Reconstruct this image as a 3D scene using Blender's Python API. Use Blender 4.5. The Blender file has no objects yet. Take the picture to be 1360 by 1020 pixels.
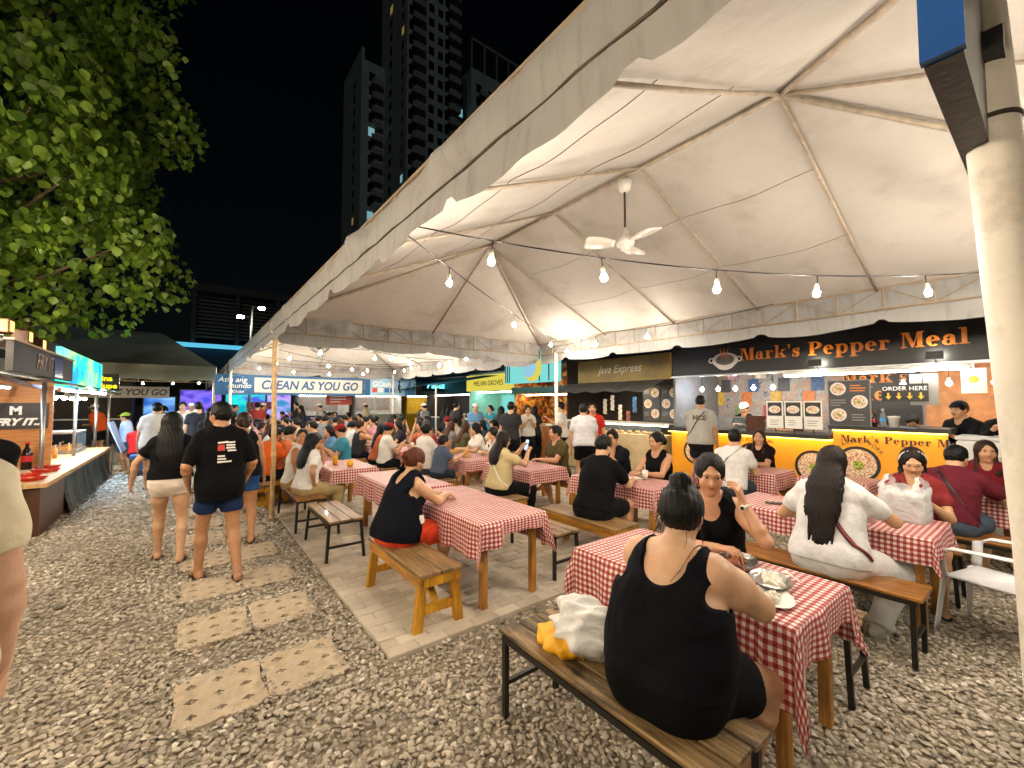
import bpy, math, random, time
import bmesh
import numpy as np
from mathutils import Vector, Matrix
from mathutils.geometry import tessellate_polygon

# ------------------------------------------------------------------ camera, night sky, faint fill sun, exposure
SC = bpy.context.scene
cam = bpy.data.cameras.new('camera'); cam_o = bpy.data.objects.new('camera', cam); SC.collection.objects.link(cam_o)
cam.sensor_width = 36; cam.lens = 560/1360*36; cam.clip_start = .05; cam.clip_end = 1500
cam_o.location = (0, 0, 1.70); cam_o.rotation_euler = (math.radians(90+2.556), 0, math.radians(-37.5))
SC.camera = cam_o
SC.render.resolution_x, SC.render.resolution_y = 1024, 768
w = bpy.data.worlds.new('World'); SC.world = w; w.use_nodes = True
bg = w.node_tree.nodes['Background']; sky = w.node_tree.nodes.new('ShaderNodeTexSky'); sky.sky_type = 'NISHITA'; sky.sun_disc = False
sky.sun_elevation = math.radians(28); sky.sun_rotation = math.radians(200); sky.air_density = 1.2
w.node_tree.links.new(sky.outputs[0], bg.inputs[0]); bg.inputs[1].default_value = .0002
fill_sun = bpy.data.lights.new('sun', 'SUN'); fill_sun.energy = .06; fill_sun.angle = math.radians(.5); fill_sun.color = (.85, .92, 1.)  # added faint sun, lights the tower in place of the city glow
fill_sun_o = bpy.data.objects.new('sun', fill_sun); SC.collection.objects.link(fill_sun_o); fill_sun_o.rotation_euler = (math.radians(58), 0, math.radians(-22))
SC.view_settings.view_transform = 'Standard'; SC.view_settings.look = 'None'; SC.view_settings.exposure = 1.25; SC.view_settings.gamma = 1.
SC.render.engine = 'CYCLES'
SC.cycles.use_denoising = True
SC.cycles.max_bounces = 6; SC.cycles.diffuse_bounces = 3; SC.cycles.glossy_bounces = 2; SC.cycles.transmission_bounces = 4; SC.cycles.transparent_max_bounces = 6
SC.cycles.sample_clamp_indirect = 4.; SC.cycles.caustics_reflective = False; SC.cycles.caustics_refractive = False
BULB = 640.        # radiance of a string-light bulb
# ------------------------------------------------------------------ helpers
C = bpy.context.scene.collection
PI = math.pi
rng = random.Random(7)
V3 = Vector

def rgb(h):
    h = h.lstrip('#')
    return tuple(((c/255/12.92) if c/255 <= 0.04045 else ((c/255+0.055)/1.055)**2.4) for c in (int(h[0:2], 16), int(h[2:4], 16), int(h[4:6], 16)))

MATS = {}
def mat(name, col=(.5, .5, .5), rough=.6, var=.12, nscale=8., bump=0., bscale=60., metal=0., spec=.5, emit=None, estr=0., alpha=1., trans=0., sss=0., stain=None, stain_amt=0., stain_scale=2.5, coat=0., objcol=False, wrinkle=0., wscale=9.):
    """procedural principled material: colour variation + optional stains and bump"""
    if name in MATS: return MATS[name]
    m = bpy.data.materials.new(name); m.use_nodes = True
    nt = m.node_tree; N = nt.nodes; L = nt.links
    b = N['Principled BSDF']
    if isinstance(col, str): col = rgb(col)
    tc = N.new('ShaderNodeTexCoord')
    base = N.new('ShaderNodeRGB'); base.outputs[0].default_value = (*col, 1)
    src = base.outputs[0]
    if objcol:
        oi = N.new('ShaderNodeObjectInfo'); src = oi.outputs['Color']
    if var > 0:
        n = N.new('ShaderNodeTexNoise'); n.inputs['Scale'].default_value = nscale; n.inputs['Detail'].default_value = 5
        L.new(tc.outputs['Object'], n.inputs['Vector'])
        mr = N.new('ShaderNodeMapRange'); mr.inputs[1].default_value = .3; mr.inputs[2].default_value = .7
        mr.inputs[3].default_value = 1-var; mr.inputs[4].default_value = 1+var
        L.new(n.outputs[0], mr.inputs[0])
        mx = N.new('ShaderNodeVectorMath'); mx.operation = 'SCALE'
        L.new(src, mx.inputs[0]); L.new(mr.outputs[0], mx.inputs['Scale']); src = mx.outputs[0]
    if stain_amt > 0:
        n2 = N.new('ShaderNodeTexNoise'); n2.inputs['Scale'].default_value = stain_scale; n2.inputs['Detail'].default_value = 8; n2.inputs['Roughness'].default_value = .68
        L.new(tc.outputs['Object'], n2.inputs['Vector'])
        r2 = N.new('ShaderNodeMapRange'); r2.inputs[1].default_value = .5; r2.inputs[2].default_value = .75; r2.inputs[3].default_value = 0; r2.inputs[4].default_value = stain_amt
        L.new(n2.outputs[0], r2.inputs[0])
        mm = N.new('ShaderNodeMix'); mm.data_type = 'RGBA'
        L.new(r2.outputs[0], mm.inputs[0]); L.new(src, mm.inputs[6]); mm.inputs[7].default_value = (*(rgb(stain) if isinstance(stain, str) else stain), 1)
        src = mm.outputs[2]
    L.new(src, b.inputs['Base Color'])
    b.inputs['Roughness'].default_value = rough; b.inputs['Metallic'].default_value = metal
    b.inputs['Specular IOR Level'].default_value = spec; b.inputs['Alpha'].default_value = alpha
    b.inputs['Transmission Weight'].default_value = trans; b.inputs['Coat Weight'].default_value = coat
    if sss > 0:
        b.inputs['Subsurface Weight'].default_value = sss; b.inputs['Subsurface Radius'].default_value = (.012, .005, .003); b.inputs['Subsurface Scale'].default_value = 1
    if emit is not None:
        b.inputs['Emission Color'].default_value = (*(rgb(emit) if isinstance(emit, str) else emit), 1); b.inputs['Emission Strength'].default_value = estr
    prev = None
    for amt, sc_, det in ((bump, bscale, 6), (wrinkle, wscale, 3)):
        if amt > 0:
            n3 = N.new('ShaderNodeTexNoise'); n3.inputs['Scale'].default_value = sc_; n3.inputs['Detail'].default_value = det
            L.new(tc.outputs['Object'], n3.inputs['Vector'])
            bp = N.new('ShaderNodeBump'); bp.inputs['Strength'].default_value = min(1, amt); bp.inputs['Distance'].default_value = .01 if sc_ > 20 else .04
            L.new(n3.outputs[0], bp.inputs['Height'])
            if prev: L.new(prev, bp.inputs['Normal'])
            prev = bp.outputs[0]
    if prev: L.new(prev, b.inputs['Normal'])
    MATS[name] = m
    return m

def wood(name, c1, c2, axis='Y', rough=.55, worn=None, worn_amt=.0, coat=0.):
    """wood with long grain along one axis of the object"""
    if name in MATS: return MATS[name]
    m = bpy.data.materials.new(name); m.use_nodes = True
    nt = m.node_tree; N = nt.nodes; L = nt.links; b = N['Principled BSDF']
    tc = N.new('ShaderNodeTexCoord'); mp = N.new('ShaderNodeMapping')
    s = {'X': (2.2, 45, 45), 'Y': (45, 2.2, 45), 'Z': (45, 45, 2.2)}[axis]
    mp.inputs['Scale'].default_value = s
    L.new(tc.outputs['Object'], mp.inputs[0])
    n = N.new('ShaderNodeTexNoise'); n.inputs['Scale'].default_value = 1.; n.inputs['Detail'].default_value = 6; n.inputs['Distortion'].default_value = .8
    L.new(mp.outputs[0], n.inputs['Vector'])
    cr = N.new('ShaderNodeValToRGB'); cr.color_ramp.elements[0].position = .35; cr.color_ramp.elements[1].position = .68
    cr.color_ramp.elements[0].color = (*rgb(c1), 1); cr.color_ramp.elements[1].color = (*rgb(c2), 1)
    L.new(n.outputs[0], cr.inputs[0]); src = cr.outputs[0]
    if worn:
        n2 = N.new('ShaderNodeTexNoise'); n2.inputs['Scale'].default_value = 5; n2.inputs['Detail'].default_value = 8; n2.inputs['Roughness'].default_value = .7
        mp2 = N.new('ShaderNodeMapping'); mp2.inputs['Scale'].default_value = {'X': (.5, 2, 2), 'Y': (2, .5, 2), 'Z': (2, 2, .5)}[axis]
        L.new(tc.outputs['Object'], mp2.inputs[0]); L.new(mp2.outputs[0], n2.inputs['Vector'])
        r2 = N.new('ShaderNodeMapRange'); r2.inputs[1].default_value = .46; r2.inputs[2].default_value = .62; r2.inputs[4].default_value = worn_amt
        L.new(n2.outputs[0], r2.inputs[0])
        mm = N.new('ShaderNodeMix'); mm.data_type = 'RGBA'; L.new(r2.outputs[0], mm.inputs[0]); L.new(src, mm.inputs[6]); mm.inputs[7].default_value = (*rgb(worn), 1); src = mm.outputs[2]
    L.new(src, b.inputs['Base Color']); b.inputs['Roughness'].default_value = rough; b.inputs['Coat Weight'].default_value = coat
    bp = N.new('ShaderNodeBump'); bp.inputs['Strength'].default_value = .35; bp.inputs['Distance'].default_value = .006
    L.new(n.outputs[0], bp.inputs['Height']); L.new(bp.outputs[0], b.inputs['Normal'])
    MATS[name] = m
    return m

def emis(name, col, strength):
    if name in MATS: return MATS[name]
    m = bpy.data.materials.new(name); m.use_nodes = True
    nt = m.node_tree; nt.nodes.clear()
    e = nt.nodes.new('ShaderNodeEmission'); o = nt.nodes.new('ShaderNodeOutputMaterial')
    e.inputs[0].default_value = (*(rgb(col) if isinstance(col, str) else col), 1); e.inputs[1].default_value = strength
    nt.links.new(e.outputs[0], o.inputs[0]); MATS[name] = m
    return m

class MB:
    """collects polygons, builds ONE mesh object"""
    def __init__(s): s.v = []; s.f = []; s.uv = None; s.mi = []; s.cur = 0; s.uvs = []
    def add(s, vs, fs, uvs=None):
        o = len(s.v); s.v += [tuple(p) for p in vs]; s.f += [tuple(i+o for i in f) for f in fs]; s.mi += [s.cur]*len(fs)
        if uvs is not None: s.uvs += uvs
        return s
    def box(s, c, d, rot=None, bev=0.):
        hx, hy, hz = d[0]/2, d[1]/2, d[2]/2
        if bev > 0 and bev < min(hx, hy, hz):
            e = bev; vs = []
            for sx in (-1, 1):
                for sy in (-1, 1):
                    for sz in (-1, 1):
                        vs += [(sx*hx, sy*(hy-e), sz*(hz-e)), (sx*(hx-e), sy*hy, sz*(hz-e)), (sx*(hx-e), sy*(hy-e), sz*hz)]
            i = lambda a, b, c_, k: ((a*2+b)*2+c_)*3+k
            fs = []
            for a in (0, 1):
                q = [i(a, 0, 0, 0), i(a, 1, 0, 0), i(a, 1, 1, 0), i(a, 0, 1, 0)]; fs.append(q if a else q[::-1])
                q = [i(0, a, 0, 1), i(0, a, 1, 1), i(1, a, 1, 1), i(1, a, 0, 1)]; fs.append(q if a else q[::-1])
                q = [i(0, 0, a, 2), i(1, 0, a, 2), i(1, 1, a, 2), i(0, 1, a, 2)]; fs.append(q if a else q[::-1])
            for a in (0, 1):
                for b in (0, 1):
                    sg = (a == b)
                    q = [i(a, b, 0, 0), i(a, b, 1, 0), i(a, b, 1, 1), i(a, b, 0, 1)]; fs.append(q[::-1] if sg else q)
                    q = [i(a, 0, b, 0), i(a, 1, b, 0), i(a, 1, b, 2), i(a, 0, b, 2)]; fs.append(q if sg else q[::-1])
                    q = [i(0, a, b, 1), i(1, a, b, 1), i(1, a, b, 2), i(0, a, b, 2)]; fs.append(q[::-1] if sg else q)
            for a in (0, 1):
                for b in (0, 1):
                    for c_ in (0, 1):
                        q = [i(a, b, c_, 0), i(a, b, c_, 1), i(a, b, c_, 2)]; fs.append(q if (a+b+c_) % 2 else q[::-1])
        else:
            vs = [(x*hx, y*hy, z*hz) for x in (-1, 1) for y in (-1, 1) for z in (-1, 1)]
            fs = [(0, 1, 3, 2), (4, 6, 7, 5), (0, 4, 5, 1), (2, 3, 7, 6), (0, 2, 6, 4), (1, 5, 7, 3)]
        if rot is not None: vs = [rot @ V3(p) for p in vs]
        return s.add([(p[0]+c[0], p[1]+c[1], p[2]+c[2]) for p in vs], fs)
    def b2(s, x0, x1, y0, y1, z0, z1, bev=0.):
        return s.box(((x0+x1)/2, (y0+y1)/2, (z0+z1)/2), (abs(x1-x0), abs(y1-y0), abs(z1-z0)), None, bev)
    def beam(s, a, b, w, h=None, up=(0, 0, 1), bev=0.):
        a = V3(a); b = V3(b); d = b-a; L_ = d.length; d.normalize(); u = V3(up)
        if abs(d.dot(u)) > .98: u = V3((1, 0, 0)) if abs(d.x) < .9 else V3((0, 1, 0))
        x = u.cross(d).normalized(); z = d.cross(x)
        R = Matrix((x, d, z)).transposed()
        return s.box((a+b)/2, (w, L_, h or w), R, bev)
    def tube(s, pts, r, n=8, cap=True):
        P = [V3(p) for p in pts]; k = len(P); rr = r if hasattr(r, '__len__') else [r]*k
        vs = []; u = None
        for i in range(k):
            t = (P[min(i+1, k-1)]-P[max(i-1, 0)]).normalized()
            if u is None: u = t.orthogonal().normalized()
            else: u = (u-t*u.dot(t)); u = u.normalized() if u.length > 1e-6 else t.orthogonal().normalized()
            w = t.cross(u)
            for j in range(n):
                a = 2*PI*j/n; vs.append(P[i]+(u*math.cos(a)+w*math.sin(a))*rr[i])
        fs = [(i*n+j, i*n+(j+1) % n, (i+1)*n+(j+1) % n, (i+1)*n+j) for i in range(k-1) for j in range(n)]
        if cap: fs += [tuple(range(n))[::-1], tuple((k-1)*n+j for j in range(n))]
        return s.add(vs, fs)
    def lathe(s, prof, n=16, c=(0, 0, 0), cap=True, squash=(1, 1)):
        vs = [(c[0]+r*math.cos(2*PI*j/n)*squash[0], c[1]+r*math.sin(2*PI*j/n)*squash[1], c[2]+z) for r, z in prof for j in range(n)]
        k = len(prof)
        fs = [(i*n+j, i*n+(j+1) % n, (i+1)*n+(j+1) % n, (i+1)*n+j) for i in range(k-1) for j in range(n)]
        if cap: fs += [tuple(range(n))[::-1], tuple((k-1)*n+j for j in range(n))]
        return s.add(vs, fs)
    def grid(s, fn, nu, nv, uvfn=None):
        vs = [fn(i/nu, j/nv) for j in range(nv+1) for i in range(nu+1)]
        fs = [(j*(nu+1)+i, j*(nu+1)+i+1, (j+1)*(nu+1)+i+1, (j+1)*(nu+1)+i) for j in range(nv) for i in range(nu)]
        uv = None
        if uvfn:
            q = [uvfn(i/nu, j/nv) for j in range(nv+1) for i in range(nu+1)]; uv = [q[k] for f in fs for k in f]
        return s.add(vs, fs, uv)
    def build(s, name, m, parent=None, smooth=False, uvs=False):
        me = bpy.data.meshes.new(name); me.from_pydata(s.v, [], s.f)
        if s.uvs:
            l = me.uv_layers.new(name='UVMap')
            l.data.foreach_set('uv', [c for p in s.uvs for c in p])
        ms = m if isinstance(m, (list, tuple)) else [m]
        for q in ms: me.materials.append(q)
        if len(ms) > 1: me.polygons.foreach_set('material_index', s.mi)
        if smooth: me.polygons.foreach_set('use_smooth', [True]*len(me.polygons))
        me.update()
        return link(name, me, parent)

def link(name, me, parent=None, loc=None):
    o = bpy.data.objects.new(name, me); C.objects.link(o)
    if parent is not None: o.parent = parent
    if loc is not None: o.location = loc
    return o

def tag(o, label=None, cat=None, group=None, kind=None):
    if label: o['label'] = label
    if cat: o['category'] = cat
    if group: o['group'] = group
    if kind: o['kind'] = kind
    return o

def thing(name, label, cat, loc=(0, 0, 0), rz=0., group=None, kind=None):
    o = bpy.data.objects.new(name, None); C.objects.link(o); o.empty_display_size = .1
    o.location = loc; o.rotation_euler = (0, 0, rz)
    return tag(o, label, cat, group, kind)

def copy_tree(o, parent=None):
    c = o.copy(); C.objects.link(c)
    if parent is not None: c.parent = parent
    for ch in list(o.children): copy_tree(ch, c)
    return c

def text_mesh(name, s, size, m, parent=None, M=None, extrude=.004, shear=0., bold=0., align='CENTER', sx=1., space=1.):
    cu = bpy.data.curves.new(name, 'FONT'); cu.body = s; cu.size = size; cu.extrude = extrude; cu.shear = shear; cu.offset = bold
    cu.align_x = align; cu.align_y = 'CENTER'; cu.resolution_u = 3; cu.space_character = space
    t = bpy.data.objects.new(name+'_curve', cu); C.objects.link(t)
    dg = bpy.context.evaluated_depsgraph_get(); dg.update()
    me = bpy.data.meshes.new_from_object(t.evaluated_get(dg)); me.name = name
    bpy.data.objects.remove(t); bpy.data.curves.remove(cu)
    me.materials.clear(); me.materials.append(m)
    if sx != 1.: me.transform(Matrix.Diagonal((sx, 1, 1, 1)))
    if M is not None: me.transform(M)
    return link(name, me, parent)

def frame_m(o, right, up):
    """matrix that lays XY artwork on the plane spanned by right / up at o"""
    r = V3(right).normalized(); u = V3(up).normalized(); n = r.cross(u)
    return Matrix(((r.x, u.x, n.x, o[0]), (r.y, u.y, n.y, o[1]), (r.z, u.z, n.z, o[2]), (0, 0, 0, 1)))
# ------------------------------------------------------------------ ground, gravel, pavers, slabs
def stone_mat():
    m = bpy.data.materials.new('pebble'); m.use_nodes = True; nt = m.node_tree; N = nt.nodes; L = nt.links; b = N['Principled BSDF']
    g = N.new('ShaderNodeNewGeometry'); oi = N.new('ShaderNodeObjectInfo')
    ad = N.new('ShaderNodeMath'); ad.operation = 'ADD'; L.new(g.outputs['Random Per Island'], ad.inputs[0]); L.new(oi.outputs['Random'], ad.inputs[1])
    fr = N.new('ShaderNodeMath'); fr.operation = 'FRACT'; L.new(ad.outputs[0], fr.inputs[0])
    cr = N.new('ShaderNodeValToRGB'); e = cr.color_ramp.elements
    e[0].position = 0; e[0].color = (*rgb('#7f776a'), 1); e[1].position = 1; e[1].color = (*rgb('#d3c8b3'), 1)
    for p, c in ((.2, '#a59b8a'), (.45, '#bbb09d'), (.62, '#958b7b'), (.75, '#c8bca6'), (.9, '#b0a290'), (.965, '#e2dacb')):
        q = e.new(p); q.color = (*rgb(c), 1)
    L.new(fr.outputs[0], cr.inputs[0])
    tc = N.new('ShaderNodeTexCoord'); n = N.new('ShaderNodeTexNoise'); n.inputs['Scale'].default_value = 70; n.inputs['Detail'].default_value = 4
    L.new(g.outputs['Position'], n.inputs['Vector'])
    mr = N.new('ShaderNodeMapRange'); mr.inputs[3].default_value = .78; mr.inputs[4].default_value = 1.2; L.new(n.outputs[0], mr.inputs[0])
    n2 = N.new('ShaderNodeTexNoise'); n2.inputs['Scale'].default_value = 1.3; n2.inputs['Detail'].default_value = 3; L.new(g.outputs['Position'], n2.inputs['Vector'])
    m2 = N.new('ShaderNodeMapRange'); m2.inputs[1].default_value = .35; m2.inputs[2].default_value = .65; m2.inputs[3].default_value = .82; m2.inputs[4].default_value = 1.12; L.new(n2.outputs[0], m2.inputs[0])
    mm = N.new('ShaderNodeMath'); mm.operation = 'MULTIPLY'; L.new(mr.outputs[0], mm.inputs[0]); L.new(m2.outputs[0], mm.inputs[1])
    v = N.new('ShaderNodeVectorMath'); v.operation = 'SCALE'; L.new(cr.outputs[0], v.inputs[0]); L.new(mm.outputs[0], v.inputs['Scale']); L.new(v.outputs[0], b.inputs['Base Color'])
    b.inputs['Roughness'].default_value = .72
    bp = N.new('ShaderNodeBump'); bp.inputs['Strength'].default_value = .25; bp.inputs['Distance'].default_value = .004; L.new(n.outputs[0], bp.inputs['Height']); L.new(bp.outputs[0], b.inputs['Normal'])
    return m
M_STONE = stone_mat()

def ground_mat():
    m = bpy.data.materials.new('gravel_bed'); m.use_nodes = True; nt = m.node_tree; N = nt.nodes; L = nt.links; b = N['Principled BSDF']
    g = N.new('ShaderNodeNewGeometry'); v = N.new('ShaderNodeTexVoronoi'); v.inputs['Scale'].default_value = 22; L.new(g.outputs['Position'], v.inputs['Vector'])
    cr = N.new('ShaderNodeValToRGB'); cr.color_ramp.elements[0].color = (*rgb('#6e6455'), 1); cr.color_ramp.elements[1].color = (*rgb('#94886f'), 1)
    sp = N.new('ShaderNodeSeparateColor'); L.new(v.outputs['Color'], sp.inputs[0]); L.new(sp.outputs[0], cr.inputs[0]); L.new(cr.outputs[0], b.inputs['Base Color'])
    b.inputs['Roughness'].default_value = .9
    bp = N.new('ShaderNodeBump'); bp.invert = True; bp.inputs['Strength'].default_value = .8; bp.inputs['Distance'].default_value = .02; L.new(v.outputs['Distance'], bp.inputs['Height']); L.new(bp.outputs[0], b.inputs['Normal'])
    return m
gm = MB(); gm.grid(lambda u, v: (-300+600*u, -300+700*v, -.0095), 6, 6)
ground = tag(gm.build('ground', ground_mat()), kind='structure')

PAVX0, PAVX1, PAVY0, PAVY1 = 1.10, 8.0, 2.75, 16.2
SLABS = [(-.03+.012*((k*7) % 3)+q*.452, 2.80+.87*k+.02*((k*5) % 3)+.006*q, .44, .50) for k in range(7) for q in (0, 1)]
def blocked(x, y):
    if x > PAVX0-.01 and y > PAVY0-.01: return True
    for (sx, sy, sw, sh) in SLABS:
        if sx+.01 < x < sx+sw-.01 and sy+.01 < y < sy+sh-.01: return True
    if x < -1.50 and y > 7.9: return True
    return False

def ico(sub):
    bm = bmesh.new(); bmesh.ops.create_icosphere(bm, subdivisions=sub, radius=1.)
    v = np.array([p.co[:] for p in bm.verts]); f = np.array([[q.index for q in p.verts] for p in bm.faces]); bm.free()
    return v, f

nrg = np.random.default_rng(5)
def stone_shape(sub, k):
    v, f = ico(sub); r = np.random.default_rng(100+k)
    for _ in range(7):                      # chop random facets, then round
        n = nrm_(r.normal(size=3)); d = r.uniform(.45, .8); t = v@n; v = v-np.outer(np.maximum(t-d, 0)*.85, n)
    v *= 1+.08*np.sin(v@r.normal(size=3)*3+1)[:, None]
    return v, f
def nrm_(a): return a/np.linalg.norm(a)

def scatter():
    pts = []
    yaw = math.radians(37.5); fx, fy, rx, ry = math.sin(yaw), math.cos(yaw), math.cos(yaw), -math.sin(yaw)
    for d0, d1, sp in ((1.2, 3.0, .0275), (3.0, 5.5, .033), (5.5, 9., .052), (9., 16., .085)):
        n = int((d1-d0)/sp)
        for i in range(n):
            d = d0+i*sp; hw = d*1.32+.4
            xs = np.arange(-hw, hw, sp)
            for l in xs:
                dd = d+nrg.uniform(-.5, .5)*sp; ll = l+nrg.uniform(-.5, .5)*sp
                x = dd*fx+ll*rx; y = dd*fy+ll*ry
                if x > 8.1 or x < -3.2 or y < -2.5: continue
                if blocked(x, y): continue
                pts.append((x, y, dd, sp))
    # stones spilled in the slab holes and over the slab and paver edges
    for (sx, sy, sw, sh) in SLABS:
        for _ in range(110):
            a_, b_ = nrg.uniform(0, 1), nrg.choice([nrg.uniform(-.02, .07), nrg.uniform(.94, 1.02)]); a_, b_ = (a_, b_) if nrg.random() < .6 else (b_, a_); x = sx+a_*sw; y = sy+b_*sh; pts.append((x, y, 4., -.03))
    for (sx, sy, sw, sh) in SLABS:
        for i in range(3):
            for j in range(3):
                for _ in range(3): pts.append((sx+sw*(.2+.3*i)+nrg.uniform(-.018, .018), sy+sh*(.2+.3*j)+nrg.uniform(-.014, .014), 4., -.01))
    return pts
pts = scatter()
near = sorted(range(len(pts)), key=lambda i: pts[i][2])
single = set()
cand = [i for i in near if pts[i][2] > 1.92 and abs((pts[i][0]*math.cos(math.radians(37.5))-pts[i][1]*math.sin(math.radians(37.5)))/pts[i][2]) < 1.2]
single = set(cand[:300])
SH80 = [stone_shape(2, k) for k in range(8)]; SH20 = [stone_shape(1, k) for k in range(8)]
stone_meshes = []
for k in range(6):
    v, f = SH80[k]; me = bpy.data.meshes.new('stone'); me.from_pydata(v.tolist(), [], f.tolist()); me.polygons.foreach_set('use_smooth', [True]*len(f)); me.materials.append(M_STONE); stone_meshes.append(me)
VV, FF, off = [], [], 0
for i, (x, y, d, sp) in enumerate(pts):
    if sp == -.01: sz = nrg.uniform(.012, .018); zb = .004
    elif sp < 0: sz = nrg.uniform(.011, .021); zb = .012
    else: sz = sp*nrg.uniform(.50, .86); zb = nrg.uniform(-.016, .004)
    sc = np.array([sz*nrg.uniform(.9, 1.35), sz*nrg.uniform(.72, 1.), sz*nrg.uniform(.38, .6)])
    a = nrg.uniform(0, 6.28); tx, ty = nrg.normal(0, .28, 2)
    k = int(nrg.integers(0, 8))
    R = np.array(Matrix.Rotation(a, 3, 'Z') @ Matrix.Rotation(tx, 3, 'X') @ Matrix.Rotation(ty, 3, 'Y'))
    if i in single:
        o = link('stone', stone_meshes[k % 6], ground, (x, y, zb+.006)); o.rotation_euler = (tx, ty, a); o.scale = sc*1.12
        continue
    v, f = (SH80 if d < 2.7 else SH20)[k]
    VV.append((v*sc)@R.T+np.array([x, y, zb])); FF.append(f+off); off += len(v)
me = bpy.data.meshes.new('gravel'); V_ = np.concatenate(VV); F_ = np.concatenate(FF)
me.vertices.add(len(V_)); me.vertices.foreach_set('co', V_.ravel()); me.loops.add(F_.size); me.loops.foreach_set('vertex_index', F_.ravel().astype(np.int32))
me.polygons.add(len(F_)); me.polygons.foreach_set('loop_start', np.arange(0, F_.size, 3, dtype=np.int32)); me.polygons.foreach_set('use_smooth', np.ones(len(F_), bool)); me.update(); me.validate()
me.materials.append(M_STONE)
tag(link('gravel', me), 'loose grey brown pebbles covering the aisle and the ground round the benches', 'gravel', kind='stuff')

# pavers
def paver_mat():
    m = bpy.data.materials.new('concrete_paver'); m.use_nodes = True; nt = m.node_tree; N = nt.nodes; L = nt.links; b = N['Principled BSDF']
    g = N.new('ShaderNodeNewGeometry'); oi = N.new('ShaderNodeObjectInfo')
    ad = N.new('ShaderNodeMath'); ad.operation = 'ADD'; L.new(g.outputs['Random Per Island'], ad.inputs[0]); L.new(oi.outputs['Random'], ad.inputs[1])
    fr = N.new('ShaderNodeMath'); fr.operation = 'FRACT'; L.new(ad.outputs[0], fr.inputs[0])
    cr = N.new('ShaderNodeValToRGB'); e = cr.color_ramp.elements; e[0].color = (*rgb('#b8aa95'), 1); e[1].color = (*rgb('#d4c8b4'), 1); L.new(fr.outputs[0], cr.inputs[0])
    n = N.new('ShaderNodeTexNoise'); n.inputs['Scale'].default_value = 1.6; n.inputs['Detail'].default_value = 8; n.inputs['Roughness'].default_value = .7; L.new(g.outputs['Position'], n.inputs['Vector'])
    mr = N.new('ShaderNodeMapRange'); mr.inputs[1].default_value = .3; mr.inputs[2].default_value = .7; mr.inputs[3].default_value = .72; mr.inputs[4].default_value = 1.12; L.new(n.outputs[0], mr.inputs[0])
    n2 = N.new('ShaderNodeTexNoise'); n2.inputs['Scale'].default_value = 160; n2.inputs['Detail'].default_value = 3; L.new(g.outputs['Position'], n2.inputs['Vector'])
    m2 = N.new('ShaderNodeMapRange'); m2.inputs[3].default_value = .85; m2.inputs[4].default_value = 1.15; L.new(n2.outputs[0], m2.inputs[0])
    mm = N.new('ShaderNodeMath'); mm.operation = 'MULTIPLY'; L.new(mr.outputs[0], mm.inputs[0]); L.new(m2.outputs[0], mm.inputs[1])
    v = N.new('ShaderNodeVectorMath'); v.operation = 'SCALE'; L.new(cr.outputs[0], v.inputs[0]); L.new(mm.outputs[0], v.inputs['Scale']); L.new(v.outputs[0], b.inputs['Base Color'])
    b.inputs['Roughness'].default_value = .62
    bp = N.new('ShaderNodeBump'); bp.inputs['Strength'].default_value = .2; bp.inputs['Distance'].default_value = .003; L.new(n2.outputs[0], bp.inputs['Height']); L.new(bp.outputs[0], b.inputs['Normal'])
    return m
M_PAV = paver_mat()
pb = MB(); pb.b2(PAVX0+.012, PAVX1, PAVY0+.012, PAVY1, -.06, .010)
pave = tag(pb.build('pavement', mat('joint_sand', '#6f6253', rough=.95, var=.25, nscale=30, bump=.3)), kind='structure')
PL, PW = .222, .111
pavs = []
row = 0; y = PAVY0
while y < PAVY1-.05:
    x = PAVX0-(PL/2 if row % 2 else 0); first = True
    while x < PAVX1-.02:
        x0 = max(x, PAVX0); x1 = min(x+PL, PAVX1)
        if x1-x0 > .04: pavs.append((x0, x1, y, min(y+PW, PAVY1)))
        x += PL
    y += PW; row += 1
pavs.sort(key=lambda p: ((p[0]+p[1])/2)**2*.8+((p[2]+p[3])/2)**2)
def paver_geom(mb, cx, cy, lx, ly, dz, tx, ty):
    g = .0022; e = .005; hx, hy = lx/2-g, ly/2-g
    z1 = .026+dz
    vs = []
    for (ex, z) in ((0, -.03), (0, z1-e), (e, z1)):
        for sx, sy in ((-1, -1), (1, -1), (1, 1), (-1, 1)):
            X, Y = sx*(hx-ex), sy*(hy-ex); vs.append((cx+X, cy+Y, z+(X*tx+Y*ty if z > 0 else 0)))
    fs = [(4*k+i, 4*k+(i+1) % 4, 4*k+4+(i+1) % 4, 4*k+4+i) for k in (0, 1) for i in range(4)]+[(8, 9, 10, 11)]
    mb.add(vs, fs)
pm = {}
rest = MB()
for i, (x0, x1, y0, y1) in enumerate(pavs):
    dz, tx, ty = rng.uniform(-.003, .003), rng.uniform(-.012, .012), rng.uniform(-.02, .02)
    if i < 300:
        key = (round(x1-x0, 3), round(y1-y0, 3))
        if key not in pm:
            mb = MB(); paver_geom(mb, 0, 0, key[0], key[1], 0, 0, 0); me = bpy.data.meshes.new('paver'); me.from_pydata(mb.v, [], mb.f); me.materials.append(M_PAV); pm[key] = me
        o = link('paver', pm[key], pave, ((x0+x1)/2, (y0+y1)/2, dz)); o.rotation_euler = (ty, -tx, rng.uniform(-.006, .006))
    else: paver_geom(rest, (x0+x1)/2, (y0+y1)/2, x1-x0, y1-y0, dz, tx, ty)
tag(rest.build('pavers_beyond', M_PAV, pave), kind='stuff')

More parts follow.
